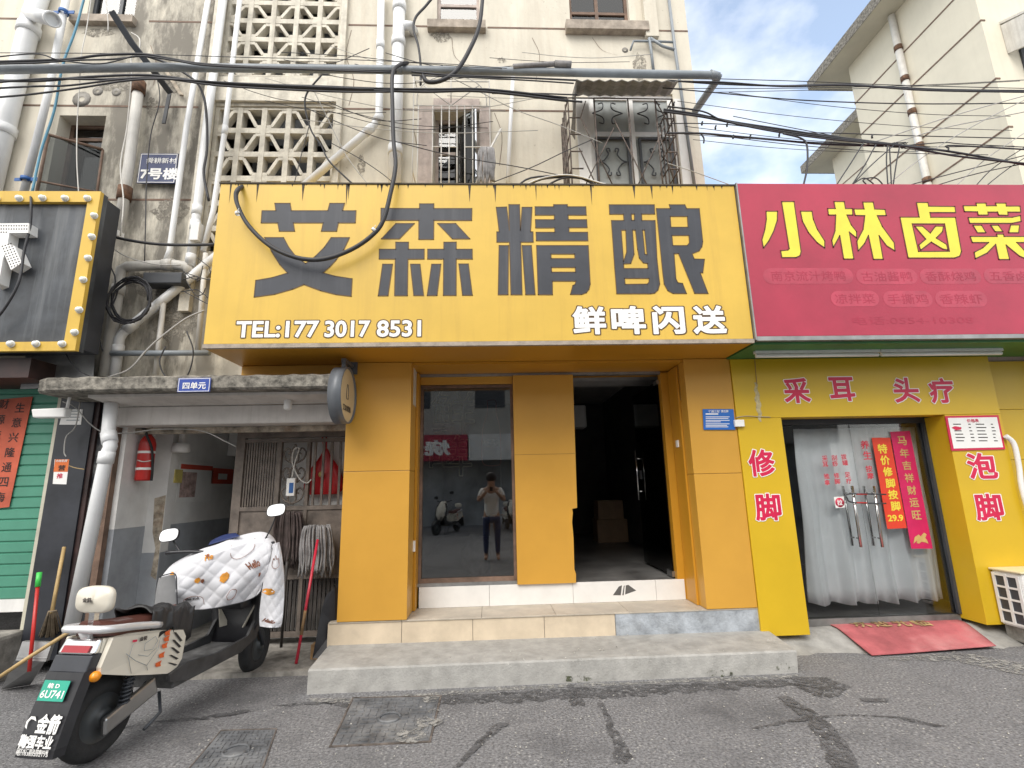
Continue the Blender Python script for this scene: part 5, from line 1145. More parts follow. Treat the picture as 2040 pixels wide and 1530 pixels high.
    write(m, '皖 D', c[0]+X*.45-Z*.25+V((-.0015,0,0)), X*.45, Z*.26, .03); write(m, '6U741', c[0]+X*.5-Z*.66+V((-.0015,0,0)), X*.88, Z*.38, .02); Bd(m, 'number', 'letter_white', pt)
    for s_, t, wd, hg, b in (('金箭',.545,.135,.085,.035),('鞠强车业',.715,.20,.058,.035),('田区水厂路法院南80米',.82,.19,.020,.02),('电:18365202175',.875,.19,.020,.02)):
        m = MB(); p = mp(t, -.035 if s_ == '金箭' else 0, .004); U = (mp(t-.05,0)-mp(t+.05,0)).normalized(); write(m, s_, p, (0,-wd,0), U*hg, b); Bd(m, 'lettering', 'letter_white', mg)
    m = MB(); p = mp(.545,.075,.004); U = (mp(.5,0)-mp(.6,0)).normalized(); m.poly([[p+V((0,-.03*cos(a)*k_,0))+U*(.032*sin(a)*k_) for a, k_ in ((.3,1),(1.1,1),(2.0,1),(2.9,1),(3.7,1),(4.3,.9),(3.6,.62),(2.9,.6),(2.0,.6),(1.2,.55))]]); Bd(m, 'emblem', 'letter_white', mg)
    for y in (-.135,.135): m = MB(); m.lathe([(.001,.022),(.022,.016),(.028,0),(.02,-.03)], (-.17,y,.49), (-1,-.4 if y < 0 else .4,0), 16); Bd(m, 'indicator', 'orange_lens')
    # seat, grab rail, backrest
    m = MB(); rows = []
    for i in range(13):
        t = i/12; x = -.115+.60*t; hw = .118*(1-.25*t)*(1 if .02 < t < .98 else .72); z = .725-.045*t-.02*sin(t*pi); 
        rows.append([V((x,-hw,z-.05)),V((x,-hw,z)),V((x,-hw*.7,z+.028)),V((x,0,z+.036)),V((x,hw*.7,z+.028)),V((x,hw,z)),V((x,hw,z-.05))])
    m.grid(rows); m.add(rows[0], [tuple(range(7))[::-1]]); m.add(rows[-1], [tuple(range(7))]); Bd(m, 'seat', 'seat_brown')
    m = MB(); m.tube([(.22,-.142,.655),(.05,-.150,.690),(-.09,-.145,.712),(-.155,-.11,.722),(-.165,0,.725),(-.155,.11,.722),(-.09,.145,.712),(.05,.15,.69),(.22,.142,.655)], .021, 8, sub=5); m.tube([(-.15,0,.722),(-.10,0,.64)], .03, 8); Bd(m, 'grab_rail', mat('rail_silver',(.72,.72,.73),.32,.06,6,metal=.35))
    m = MB(); rows = []
    N = 28
    for lay, (k, dx) in enumerate(((.001,-.024),(.86,-.024),(1,-.010),(1,.014),(.86,.026),(.001,.026))):
        row = []
        for i in range(N+1):
            a = 2*pi*i/N; ca, sa = cos(a), sin(a); e = 3.4; q = (abs(ca)**e+abs(sa)**e)**(-1/e)
            row.append(V((-.105+dx+.012*(1-abs(ca*q)), k*q*ca*.122, .868+k*q*sa*.073)))
        rows.append(row)
    m.grid(rows); bk = Bd(m, 'backrest', 'cream_plastic')
    m = MB(); write(m,'金箭',(-.137,.02,.872),(0,-.058,0),(0,0,.026),.03); Bd(m, 'badge', 'ink_black', bk)
    m = MB(); m.box(-.115,-.085,-.018,.018,.70,.80); Bd(m, 'backrest_post', 'chrome')
    # swing arm, spring, motor cable, stand
    for y in (-.105,.105):
        m = MB(); s_ = -1 if y < 0 else 1
        m.hexa([(-.05,y-.018,.145),(.29,y-.016,.245),(.29,y+.016,.245),(-.05,y+.018,.145),(-.06,y-.018,.235),(.26,y-.016,.345),(.26,y+.016,.345),(-.06,y+.018,.235)]); Bd(m, 'swing_arm', 'steel', bevel=.012)
        m = MB(); P = [V((.08+.012*sin(k*.9)*0,y*1.05,.25)) for k in range(2)]
        ax0, ax1 = V((.06,y,.26)), V((.09,y,.45)); P = [ax0.lerp(ax1,k/64)+V((.026*cos(k*.9),.026*sin(k*.9),0)) for k in range(65)]
        m.tube(P, .006, 6); m.tube([ax0,ax1], .015, 8); Bd(m, 'spring', 'frame_dark')
    m = MB(); m.tube([(.36,.04,.27),(.34,.13,.13),(.35,.17,.015)], .012, 8); m.tube([(.36,-.06,.22),(.32,-.12,.12),(.20,-.13,.075)], .010, 8); Bd(m, 'stand', 'frame_dark')
    # floor, skirts, leg shield, front fairing, fork
    m = MB(); m.hexa([(.36,-.15,.235),(1.05,-.13,.25),(1.05,.13,.25),(.36,.15,.235),(.36,-.165,.325),(1.06,-.15,.315),(1.06,.15,.315),(.36,.165,.325)]); Bd(m, 'floorboard', mat('floor_grey',(.13,.13,.13),.6,.3,10,.3,60), bevel=.012)
    for sy in (-1,1):
        m = MB(); P = [(.30,.345),(.42,.375),(.70,.345),(1.02,.37),(1.14,.52),(1.20,.50),(1.12,.33),(.95,.275),(.45,.262),(.30,.30)]
        m.poly([[V((x,sy*.16,z)) for x, z in P]], (0,sy*.022,0)); Bd(m, 'side_skirt', mat('skirt_grey',(.055,.055,.058),.5,.25,8), bevel=.008)
    m = MB(); rows = []
    for z, x, hw, bow in ((.30,1.06,.15,.02),(.45,1.10,.20,.04),(.65,1.08,.22,.06),(.85,1.02,.20,.06),(.98,.97,.14,.05)):
        rows.append([V((x-bow*.8*(1-(k/4)**2)*0+bow*(1-(k/4)**2), hw*k/4, z)) for k in range(-4,5)])
    m.grid(rows); Bd(m, 'leg_shield', 'black_plastic', solid=.02)
    m = MB(); rows = []
    for z, x, hw in ((.42,1.22,.10),(.60,1.27,.17),(.80,1.20,.19),(.95,1.10,.15),(1.03,1.02,.08)):
        rows.append([V((x-.16*(abs(k)/4)**2, hw*k/4, z)) for k in range(-4,5)])
    m.grid(rows); Bd(m, 'front_fairing', 'cream_plastic', solid=.012)
    m = MB(); m.hexa([(.99,-.13,.56),(1.10,-.15,.56),(1.10,.15,.56),(.99,.13,.56),(.96,-.12,.66),(1.10,-.15,.70),(1.10,.15,.70),(.96,.12,.66)]); Bd(m, 'glove_box', 'black_plastic', bevel=.03)
    m = MB(); rows = []
    for k in range(11):
        a = radians(15+k*15); rows.append([V((1.37+.245*cos(a)+ .0, y+.0*k, .21+.245*sin(a))) for y in (-.06,-.045,0,.045,.06)])
    m.grid(rows); Bd(m, 'front_fender', 'black_plastic', solid=.005)
    m = MB()
    for y in (-.075,.075): m.tube([(1.37,y,.21),(1.17,y,.62)], .016, 8)
    m.tube([(1.17,-.075,.62),(1.17,.075,.62)], .018, 8); m.tube([(1.17,0,.6),(.98,0,1.0)], .02, 8); Bd(m, 'fork', 'frame_dark')
    hb = (V((.74,.36,1.02)), V((.88,0,1.0)), V((1.0,-.36,1.06)))
    m = MB(); m.tube([hb[0],V((.80,.2,1.02)),hb[1],V((.95,-.2,1.03)),hb[2]], .014, 8, sub=4); hn = Bd(m, 'handlebar', 'black_plastic')
    for e_, mc in ((V((.78,.27,1.02)), V((.76,.37,1.148))), (V((.97,-.27,1.04)), V((1.0,-.355,1.312)))):
        m = MB(); m.tube([e_, e_.lerp(mc,.55)+V((.02,0,-.02)), mc+V((.02,0,-.02))], .006, 8, sub=4); mr = Bd(m, 'mirror', 'black_plastic')
        wv = V((.12,-1,.12)).normalized(); uv = V((.25,.10,1)).normalized(); n_ = wv.cross(uv).normalized()
        if n_.x > 0: n_ = -n_
        def disc(m, off, sc_):
            P = []
            for i in range(24):
                a = 2*pi*i/24; ca, sa = cos(a), sin(a); q = (abs(ca)**3.2+abs(sa)**3.2)**(-1/3.2); P.append(mc+n_*off+wv*(q*ca*.072*sc_)+uv*(q*sa*.046*sc_))
            return P
        m = MB(); m.poly([disc(m,0,1.06)], n_*-.012); Bd(m, 'mirror_shell', 'black_plastic', mr)
        m = MB(); m.poly([disc(m,.0015,.98)]); Bd(m, 'mirror_glass', 'mirror_glass', mr)
    return sct
scooter = make_scooter('cream electric scooter parked by the porch, printed flank and green rear plate')
scooter.location = SA; scooter.rotation_euler.z = SRZ
bpy.context.view_layer.update()
SM = Matrix.Translation(SA) @ Matrix.Rotation(SRZ, 4, 'Z')
def SP(u, v, s):                               # point on the cross plane s metres ahead of the rear axle
    o = SA+SD*s; r = ray(u, v); return EYE + r*(((o-EYE).dot(SD))/r.dot(SD))
def curve(P, t):
    k = t*(len(P)-1); i = min(int(k), len(P)-2); f = k-i
    q = [P[max(0,min(len(P)-1,j))] for j in (i-1,i,i+1,i+2)]
    return tuple(.5*(2*b+(c-a)*f+(2*a-5*b+4*c-d)*f*f+(3*b-a-3*c+d)*f**3) for a, b, c, d in zip(*q))
# black cloth over the front of the seat
m = MB(); rows = []
random.seed(31)
for j in range(23):
    t = j/22; row = []; x = .16+.36*t
    for i in range(29):
        s_ = -1+2*i/28; hw = .135+.02*sin(t*5); a = s_*1.9
        y = -hw*sin(max(-1.57,min(1.57,a)))*(1+.10*max(0,abs(a)-1.57)); z = .756-.055*t - (.028*(1-cos(max(-1.57,min(1.57,a)))) ) - max(0,abs(a)-1.57)*(.30+.10*sin(t*9+s_)+.30*t)
        w_ = .012*sin(s_*9+t*13)+.009*sin(t*31-s_*5)
        row.append(SM @ V((x-.10*max(0,t-.75)*0+.02*sin(s_*4), y*(1+w_*3), z+w_+.006)))
    rows.append(row)
m.grid(rows); tag(m.build('seat_cloth', 'cloth_black', solid=.004), 'crumpled black cloth thrown over the front of the scooter seat', 'cloth')
# quilted wind apron over the handlebars
T_ = [(318,1155),(345,1124),(395,1097),(432,1085),(480,1067),(522,1060),(545,1072),(553,1094)]
B_ = [(338,1212),(362,1214),(395,1215),(425,1212),(455,1206),(485,1199),(508,1189),(520,1178)]
def s_of(u): return .70+(u-315)/245*.33
def quilt_pt(a, b, off=0.):
    p, q = curve(T_, a), curve(B_, a); u, v = lerp(p[0],q[0],b), lerp(p[1],q[1],b)
    s_ = s_of(u) - .055*sin(b*pi*.9) + .10*max(0,.14-b)/.14*.6 - .02*sin(a*pi)
    d1, d2 = (a*9+b*5) % 1, (a*9-b*5) % 1
    puff = .0085*(abs(sin(pi*(a*7+b*4)))**.5)*(abs(sin(pi*(a*7-b*4)))**.5)
    wr = .012*sin(a*11+b*6)+.006*sin(a*23-b*9)
    return SP(u, v, s_-puff+wr-off)
m = MB(); N, M_ = 70, 110
m.grid([[quilt_pt(i/M_, j/N) for i in range(M_+1)] for j in range(N+1)]); ap = tag(m.build('quilted_apron', 'quilt_white', solid=.006), 'white quilted wind apron with orange prints draped over the scooter handlebars', 'apron')
Lf = [(543,1084),(536,1112),(526,1150),(520,1186),(516,1222),(517,1248)]; Rf = [(556,1080),(562,1112),(566,1152),(566,1192),(563,1232),(559,1250)]
def flap_pt(a, b, off=0.):
    p, q = curve(Lf, b), curve(Rf, b); u, v = lerp(p[0],q[0],a), lerp(p[1],q[1],a)+2*sin(a*pi)*(b > .95)
    puff = .005*(abs(sin(pi*(a*3+b*7)))**.55)*(abs(sin(pi*(a*3-b*7)))**.55)
    return SP(u, v, .955-.05*sin(a*pi)-puff+.01*sin(b*9+a*3)-off)
m = MB(); m.grid([[flap_pt(i/30, j/70) for i in range(31)] for j in range(71)]); m.build('hand_flap', 'quilt_white', ap, solid=.006)
m = MB(); m.grid([[SP(lerp(curve([(317,1152),(312,1175),(308,1205)],j/16)[0],curve([(348,1145),(351,1170),(352,1208)],j/16)[0],i/14), lerp(curve([(317,1152),(312,1175),(308,1205)],j/16)[1],curve([(348,1145),(351,1170),(352,1208)],j/16)[1],i/14)-2*sin(i/14*pi), .665-.03*sin(i/14*pi)) for i in range(15)] for j in range(17)]); m.build('lining', 'quilt_lining', ap, solid=.005)
m = MB(); m.tube([flap_pt(0,k/40,.006) for k in range(41)], .004, 5); m.tube([quilt_pt(k/60,1,.006) for k in range(61)], .004, 5); m.tube([flap_pt(a/20,1,.004) for a in range(21)], .003, 5); m.tube([SP(*curve([(317,1150),(330,1145),(349,1144),(352,1170),(353,1208)],k/30),.645) for k in range(31)], .004, 5); o = m.build('binding', 'black_plastic', ap); 
m = MB(); m.grid([[SP(lerp(lerp(415,478,i/12),lerp(420,470,i/12),j/5), lerp(lerp(1086,1068,i/12),lerp(1078,1062,i/12)-4*sin(pi*i/12),j/5), .90+.06*j/5) for i in range(13)] for j in range(6)]); m.build('neck_lining', 'navy_plate', ap, solid=.004)
m = MB(); m.poly([[SP(u,v,.93) for u,v in ((541,1092),(552,1084),(556,1092),(551,1108),(540,1128),(537,1118))]], SD*.004); m.build('slit', 'quilt_lining', ap)
def on_quilt(fn, a0, b0, w_, h_, s, mt, bold=.03, rot=0):
    q = MB(); write(q, s, (0,0,0), (1,0,0), (0,1,0), bold); c_, s_ = cos(rot), sin(rot)
    q.v = [fn(min(1,max(0,a0+(p.x*c_-p.y*s_)*w_)), min(1,max(0,b0-(p.x*s_+p.y*c_)*h_)), .009) for p in q.v]; q.build('printed_word', mt, ap)
def blob(fn, a0, b0, w_, h_, mt):
    q = MB(); q.v = [fn(a0+w_*cos(2*pi*k/16)*(1+.12*sin(k*3)), b0+h_*sin(2*pi*k/16)*(1+.12*sin(k*2)), .0085) for k in range(16)]+[fn(a0,b0,.0095)]; q.f = [(k,(k+1)%16,16) for k in range(16)]; q.sm = [True]*16; q.build('printed_spot', mt, ap)
for a, b in ((.10,.18),(.50,.56),(.28,.50)): blob(quilt_pt, a, b, .035 if a != .28 else .022, .075 if a != .28 else .045, 'orange_print')
for a, b in ((.32,.53),(.82,.62),(.36,.14)): blob(quilt_pt, a, b, .014, .035, 'brown_print')
on_quilt(quilt_pt,.37,.16,.07,.10,'He','orange_print'); on_quilt(quilt_pt,.72,.46,.12,.12,'Hello','brown_print',.03,.5); on_quilt(quilt_pt,.24,.80,.11,.05,'the soft','ink_black')
on_quilt(flap_pt,.45,.88,.55,.06,'Hello','brown_print',.03,-.3); blob(flap_pt,.3,.55,.28,.035,'orange_print')
def loop(fn, pts): q = MB(); P = [fn(a,b,.010) for a, b in pts]; q.tube(P, .0018, 4, sub=3); q.build('printed_outline', 'brown_print', ap)
loop(flap_pt, [(.35,.20),(.3,.28),(.5,.31),(.75,.28),(.7,.20),(.6,.22),(.5,.17),(.42,.22),(.35,.20)])
loop(quilt_pt, [(.16,.92),(.18,.80),(.25,.76),(.32,.80),(.34,.92)]); loop(quilt_pt, [(.52,.10),(.53,.28),(.60,.34),(.68,.24),(.67,.08)]); loop(quilt_pt, [(.54,.86),(.57,.78),(.62,.80),(.61,.90),(.56,.92),(.54,.86)])
# ------------------------------------------------------------------ pipes on the facade
YPi = 4.66
def pipe(name, lab, pts, r, mt, cat='pipe', joints=(), jr=1.16, jm=None, sub_=0, group=None, jl=.05):
    P = [p if isinstance(p, V) else F(p[0], p[1], p[2] if len(p) > 2 else YPi) for p in pts]
    e = MB(); e.tube(P, r, 14, sub=sub_); xs = min(P, key=lambda q: q.z)
    if not joints: o = e.build(name, mt); return tag(o, lab, cat, group)
    rt_ = empty(name, xs, lab, cat, group); e.build('tube', mt, rt_)
    for k, t in joints:
        a, b = P[k], P[k+1]; c = a.lerp(b, t); d = (b-a).normalized()
        q = MB(); q.tube([c-d*jl, c+d*jl], r*jr, 14); q.build('coupling', jm or mt, rt_)
    return rt_
def plumb(u, v, v2, Y=YPi):                   # a truly vertical run starting at a surveyed point
    a = F(u, v, Y); z = F(u, v2, Y).z; return [a, V((a.x, a.y, z))]
pipe('drain_pipe','fat white drain pipe with side socket at the upper left corner',[(95,-60),(62,40),(20,210),(-30,420)],.088,'pvc_white',joints=((1,.12),(2,.25)))
a = F(58,28,4.62); b = F(103,38,4.40); m = MB(); m.tube([a,b],.066,14); m.lathe([(.066,0),(.075,0),(.075,.03),(.058,.03),(.058,0)], b, (b-a), 16); tag(m.build('pipe_socket','pvc_white'), 'open white branch socket pointing outward from the fat drain pipe', 'pipe')
e = pipe('water_pipe','white water pipe with blue clamp bands at far left',[(137,-30),(100,170),(46,390)],.034,'pvc_white')
for v, u in ((24,127),(357,52)):
    c = F(u,v,4.64); m = MB(); m.lathe([(.037,-.02),(.046,-.018),(.046,.018),(.037,.02)], c, F(137,-30,4.66)-F(46,390,4.66), 14); m.hexa([c+V(q) for q in ((-.11,-.004,-.02),(.11,-.004,-.02),(.11,.004,-.02),(-.11,.004,-.02),(-.11,-.004,.012),(.11,-.004,.02),(.11,.004,.02),(-.11,.004,.012))]); tag(m.build('clamp_band','blue_band'), ('upper' if v < 100 else 'lower')+' blue clamp band on the white water pipe at far left', 'clamp')
pipe('rain_pipe','square-headed rusty jointed rain pipe left of the blue house plate',[(277,170),(257,330),(236,465)],.048,'pvc_old',joints=((0,.03),(1,.42)),jr=1.3,jm='rust',jl=.07)
pipe('thin_pipe','thin grey white pipe just right of the blue house plate',[(418,-20),(372,250),(338,500),(330,522)],.027,'pvc_white')
pipe('riser_pipe','white riser pipe with collars, left of the lattice screen',[(448,-30),(414,235),(390,440),(378,530)],.040,'pvc_white',joints=((1,.9),(2,.1),(2,.85)))
pipe('riser_pipe','slim white riser pipe crossing the left edge of the lattice screen',[(480,-20),(448,260),(425,420),(405,500)],.026,'pvc_white',joints=((1,.0),))
pipe('waste_pipe','white waste pipe bending diagonally down across the lattice to the yellow sign',[(760,-20),(755,232),(745,250),(602,374)],.040,'pvc_white',joints=((0,.45),(1,.2),(2,.08)))
pipe('soil_pipe','thick white soil pipe with side branch, right of the lattice screen',plumb(797,-30,380),.066,'pvc_white',joints=((0,.12),(0,.30),(0,.82)))
a = F(800,50,YPi); m = MB(); m.tube([a,a+V((.10,0,-.01)),V((a.x+.13,YW-.01,a.z-.01))],.052,12); tag(m.build('branch_pipe','pvc_white'),'short white branch from the thick soil pipe into the wall','pipe')
pipe('waste_pipe','white waste pipe slanting from the yellow sign down to the porch riser',[(440,503),(300,618),(246,662),(238,675),(228,752)],.043,'pvc_white',joints=((1,.75),(3,.3)))
pipe('drain_pipe','soiled white drain pipe with horizontal arm beside the slate sign',[(378,545),(372,531),(345,527),(255,531),(243,537),(238,560),(208,752)],.050,'pvc_old',joints=((2,.1),(5,.1)))
pipe('stack_pipe','white stack pipe coming through the porch slab down to the scooter',[F(222,803,4.50),F(216,860,4.50),F(220,890,4.47),F(213,905,4.47),F(140,1262,4.45)],.052,'pvc_white',joints=((1,.4),(3,.02)))
pipe('conduit','grey horizontal conduit crossing below the porch tangle at the yellow sign end',[(222,704,4.60),(418,703,4.60)],.026,'pvc_grey')
for u, v0, v1, lb in ((318,600,748,'short soiled pipe under the diagonal waste pipe'),(402,505,700,'soiled grey white pipe beside the left end of the yellow sign')):
    pipe('short_pipe',lb,[(u+8,v0),(u-8,v1)],.024,'pvc_old')
pipe('vent_pipe','slim white vent pipe between the two caged windows',[(1022,150),(1016,260),(1011,376)],.022,'pvc_white')
pipe('grey_conduit','long grey conduit running across the whole facade in front of the windows',[F(-60,140,4.3),F(300,134,4.3),F(700,138,4.3),F(1000,142,4.3),F(1422,150,4.3),F(1431,153,4.31),V((2.42,4.36,5.58)),V((2.36,4.76,5.56))],.040,'pvc_grey',cat='conduit',joints=((2,.3),(4,.05)),jr=1.08)
m = MB(); m.tube([F(1022,133,4.26),F(1125,126,4.26)],.026,10); m.tube([F(1105,127,4.26),F(1138,129,4.26)],.034,10); tag(m.build('foam_tube','mop_grey'),'dirty wrapped foam tube lying on top of the grey conduit','tube')
for k,(pts,r,lb) in enumerate(((((1330,-20),(1345,100),(1385,380)),.017,'thin grey gas pipe down the right corner of the house'),(((1256,100),(1262,82),(1300,82),(1340,84)),.013,'bent grey pipe stub left of the gas pipe'),(((1293,76),(1297,100),(1302,142)),.016,'short grey valve pipe beside the gas pipe'),(((1296,76),(1320,92),(1346,100)),.016,'slanted grey link pipe joining the gas pipe'))):
    pipe('gas_pipe',lb,[(u,v,4.69) for u,v in pts],r,'pvc_grey')
m = MB(); a, b = F(1277,-30,4.70), F(1310,72,4.70); m.box(a.x,a.x+.15,4.68,YW-.004,F(1290,74,4.7).z,7.6); tag(m.build('downpipe','house_plaster'),'square cream painted downpipe right of the top right window','pipe')
# angle-iron bracket carrying the cables at the left
m = MB(); P = [F(222,22,4.1),F(262,85,4.25),F(305,140,4.4),F(340,186,4.66)]
for a, b in zip(P, P[1:]): m.bar(a, b, (.024,0,.012), (0,.006,.006))
m.bar(F(338,186,4.68),F(326,246,4.70),(.018,0,0),(0,.006,0)); tag(m.build('cable_bracket','frame_dark'),'dark angle iron bracket jutting from the stained wall and carrying cables','bracket')
m = MB(); m.bar(F(330,140,4.71),F(362,190,4.71),(.02,0,0),(0,.012,0)); tag(m.build('rusty_bracket','rust_lintel'),'short rusty bracket stub on the stained wall under the conduit','bracket')
m = MB(); a = F(452,490,4.6); 
m = MB(); m.box(F(383,445,4.62).x,F(400,445,4.62).x,4.60,4.68,F(390,480,4.62).z,F(390,444,4.62).z); tag(m.build('junction_box','sticker_white',bevel=.006),'small white junction box left of the yellow sign','box')
m = MB(); a, b = F(292,570,4.62), F(372,548,4.62); m.box(a.x,b.x,4.55,4.70,a.z,b.z); tag(m.build('cable_box','frame_dark',bevel=.01),'black cable splice box under the soiled drain pipe arm','box')
m = MB(); c = F(262,600,4.55)
for k in range(9): m.tube([c+V(((.16+.006*k)*cos(t*.42+k),R(-.02,.02)-.02*k*.2,(.19+.006*k)*sin(t*.42+k))) for t in range(16)],.007,5)
tag(m.build('cable_coil','black_cable'),'coil of black cable hanging behind the soiled drain pipe','cable')
m = MB(); a,b = F(238,470,4.55),F(222,470,4.55); m.box(b.x,a.x+.02,4.5,4.58,F(230,474,4.55).z,F(230,463,4.55).z); tag(m.build('cable_clip','letter_white'),'white clip box where the black cable leaves the slate sign','box')

# ------------------------------------------------------------------ window cages and their clutter
def cage_tubes(e, name, lines, r, mt):
    m = MB()
    for L_ in lines: m.tube(L_, r, 6)
    return m.build(name, mt, e)
c3 = lambda pts, Y: FP(pts, Y, .2549, 780, 0)
c4 = lambda pts, Y: FP(pts, Y, .2549, 1080, 0)
e = empty('window_cage', (-.3,4.55,4.2), 'pale iron security cage with arched top over the pink framed window', 'window cage')
Yc = 4.48; z_b = 4.2
bars = []
xl, xr_ = F(823,250,Yc).x, F(976,250,Yc).x; zt_ = F(900,150,Yc).z
for i, x in enumerate([xl, xl+.05, xl+.20*1.0, xl+.29, xl+.37, xl+.45, xl+.53, xl+.61, xr_]):
    bars.append([(x,Yc,z_b),(x,Yc,zt_ if i in (0,8) else F(900,212,Yc).z)])
for L_ in bars: cage_tubes(e,'upright',[L_],.0065,'pvc_old')
rails = [[(xl,Yc,z),(xr_,Yc,z)] for z in (zt_,F(900,162,Yc).z,F(900,176,Yc).z,F(900,211,Yc).z)]+[[(xl,Yc,z),(xl,4.74,z)] for z in (zt_,5.1,4.6)]+[[(xr_,Yc,z),(xr_,4.74,z)] for z in (zt_,5.1,4.6)]
for x0,x1,z in ((xl,xl+.1,4.87),(xl+.20,xl+.29,4.87),(xl+.37,xl+.45,4.87),(xl+.53,xr_,4.87),(xl+.1,xl+.2,4.45),(xl+.29,xl+.37,4.45),(xl+.45,xl+.53,4.45)): rails.append([(x0,Yc,z),(x1,Yc,z)])
for L_ in rails: cage_tubes(e,'rail',[L_],.006,'pvc_old')
m = MB(); m.tube(c3([(200,830),(205,720),(260,650),(350,605),(465,590),(580,605),(680,660),(735,740),(745,830)],Yc),.006,6,sub=3); m.tube(c3([(255,670),(465,825),(680,670)],Yc),.006,6); m.tube(c3([(465,590),(465,800)],Yc),.006,6); m.build('arch','pvc_old',e)
mc = F(970,300,4.40); e = empty('rag_mop', mc, 'pale rag mop hung to dry on the pink window cage', 'mop')
m = MB(); random.seed(41)
for i in range(26):
    a = R(-1,1); m.tube([(mc.x+a*.03,4.40,mc.z+.02),(mc.x+a*.07,4.37,mc.z+.0),(mc.x+a*.085+R(-.02,.02),4.38,mc.z-.15),(mc.x+a*.08+R(-.03,.03),4.39,mc.z-R(.25,.40))],.010,5,sub=3)
m.build('strands','mop_grey',e); m = MB(); m.tube([F(998,257,4.38),F(975,300,4.40),F(945,376,4.42)],.012,8); m.build('handle','pvc_old',e)
e = empty('window_cage', (1.6,4.5,4.2), 'brown iron diamond-braced security cage over the white framed window', 'window cage')
Yc = 4.33; ua, ub = F(1131,195,Yc), F(1338,190,Yc); up_ = []
for x in (ua.x,ua.x+.27,ua.x+.62,ub.x-.18,ub.x): up_.append([(x,Yc,4.15),(x,Yc,ua.z)])
for k in range(1,5): up_.append([(ua.x-.012,Yc+.095*k,4.15),(ua.x-.012,Yc+.095*k,ua.z)]); up_.append([(ub.x+.012,Yc+.095*k,4.15),(ub.x+.012,Yc+.095*k,ua.z)])
for L_ in up_: cage_tubes(e,'upright',[L_],.008,'rust_bar')
rl = []
for z in (ua.z,F(1200,235,Yc).z,F(1200,268,Yc).z,F(1200,302,Yc).z,F(1200,336,Yc).z):
    if z in (ua.z,): rl.append([(ua.x,Yc,z),(ub.x,Yc,z)])
    rl += [[(ua.x,Yc,z),(ua.x,4.74,z)],[(ub.x,Yc,z),(ub.x,4.74,z)]]
    rl.append([(ua.x,Yc,z),(ua.x+.12,Yc,z)]) ; rl.append([(ub.x-.1,Yc,z),(ub.x,Yc,z)])
for L_ in rl: cage_tubes(e,'rail',[L_],.007,'rust_bar')
dg = [c4([(300,920),(560,1465)],Yc),c4([(290,1160),(300,1180),(430,1465)],Yc),c4([(560,930),(745,1300),(830,1465)],Yc),c4([(890,790),(1000,990)],Yc),c4([(900,1000),(1025,1400)],Yc),c4([(300,920),(340,790)],Yc),c4([(330,1465),(560,1000)],Yc),c4([(740,1465),(960,980)],Yc)]
for L_ in dg: cage_tubes(e,'diagonal',[L_],.006,'rust_bar')
m = MB(); a, b = F(1148,160,4.12), F(1352,162,4.12); c, d = F(1140,190,4.68), F(1335,190,4.68); n = 9; rows = [[],[]]
for i in range(n*4+1):
    t = i/(n*4); k = .012*(abs((i%4)-2)-1); p, q = a.lerp(b,t), c.lerp(d,t); rows[0].append(p+V((0,0,k))); rows[1].append(q+V((0,0,k)))
m.grid(rows, smooth=False); aw = m.build('awning', mat('awning_grey',(.30,.30,.29),.8,.2,8,.1,30,streak=.5,dirtcol=(.15,.13,.11)), solid=.006); tag(aw,'corrugated grey awning sheet over the brown cage','awning')
m = MB(); m.poly([[a+V((-.004,0,-.02)),c+V((-.004,0,-.02)),V((c.x,4.68,5.12)),V((a.x-.0,4.55,5.1))]], (.006,0,0)); m.build('side_sheet','awning_grey',aw)
m = MB()
for L_ in ([(965,1470),(1090,1390),(1350,1375),(1470,1390),(1620,1450),(1830,1470)],[(1020,1470),(1180,1400),(1380,1385),(1500,1400),(1640,1470)],[(1180,1470),(1330,1395),(1480,1395),(1700,1450),(1850,1470)]): m.tube([F(780+x*.2549,y*.2549,4.22+.01*(y%3)) for x,y in L_],.009,6,sub=4)
tag(m.build('cable_bundle','black_cable'),'arched bundle of dark cables lying just above the yellow sign before the brown cage','cable')
m = MB(); m.tube([F(780+x*.2549,y*.2549,4.20) for x,y in [(1000,1470),(1150,1400),(1320,1368),(1460,1378),(1600,1420),(1780,1468)]],.007,6,sub=4); tag(m.build('white_lead','white_cable'),'pale lead arching over the dark bundle above the yellow sign','cable')

# ------------------------------------------------------------------ overhead cables
def cable(lab, pts, Y, r=.007, mt='black_cable', name='cable', sub_=6, cat='cable', group=None, wob=0.):
    Ys = Y if isinstance(Y, (list, tuple)) else [Y]*len(pts); n = len(pts)
    P = [F(u, v, lerp(Ys[0], Ys[-1], i/(n-1)) if len(Ys) == 2 else Ys[i]) for i, (u, v) in enumerate(pts)]
    m = MB(); m.tube(P, r, 6, sub=sub_); return tag(m.build(name, mt), lab, cat, group)
def bundle(lab, strands, Y, r, name='cable_bundle'):
    e = MB()
    for k, pts in enumerate(strands): e.tube([F(u, v, Y-.008*k) for u, v in pts], r if not isinstance(r, list) else r[k], 6, sub=5)
    return tag(e.build(name, 'black_cable'), lab, 'cable')
bundle('upper black cable bundle entering at the left edge and tied to the iron bracket',[[(-30,124),(60,121),(140,118),(200,110),(285,108),(345,118),(410,128),(560,136),(790,142)],[(-30,128),(80,125),(150,120),(225,118),(285,112),(350,121),(420,131),(600,138),(790,145)],[(-30,116),(50,108),(85,109),(120,120),(200,127),(262,113)]],4.22,[.012,.008,.006])
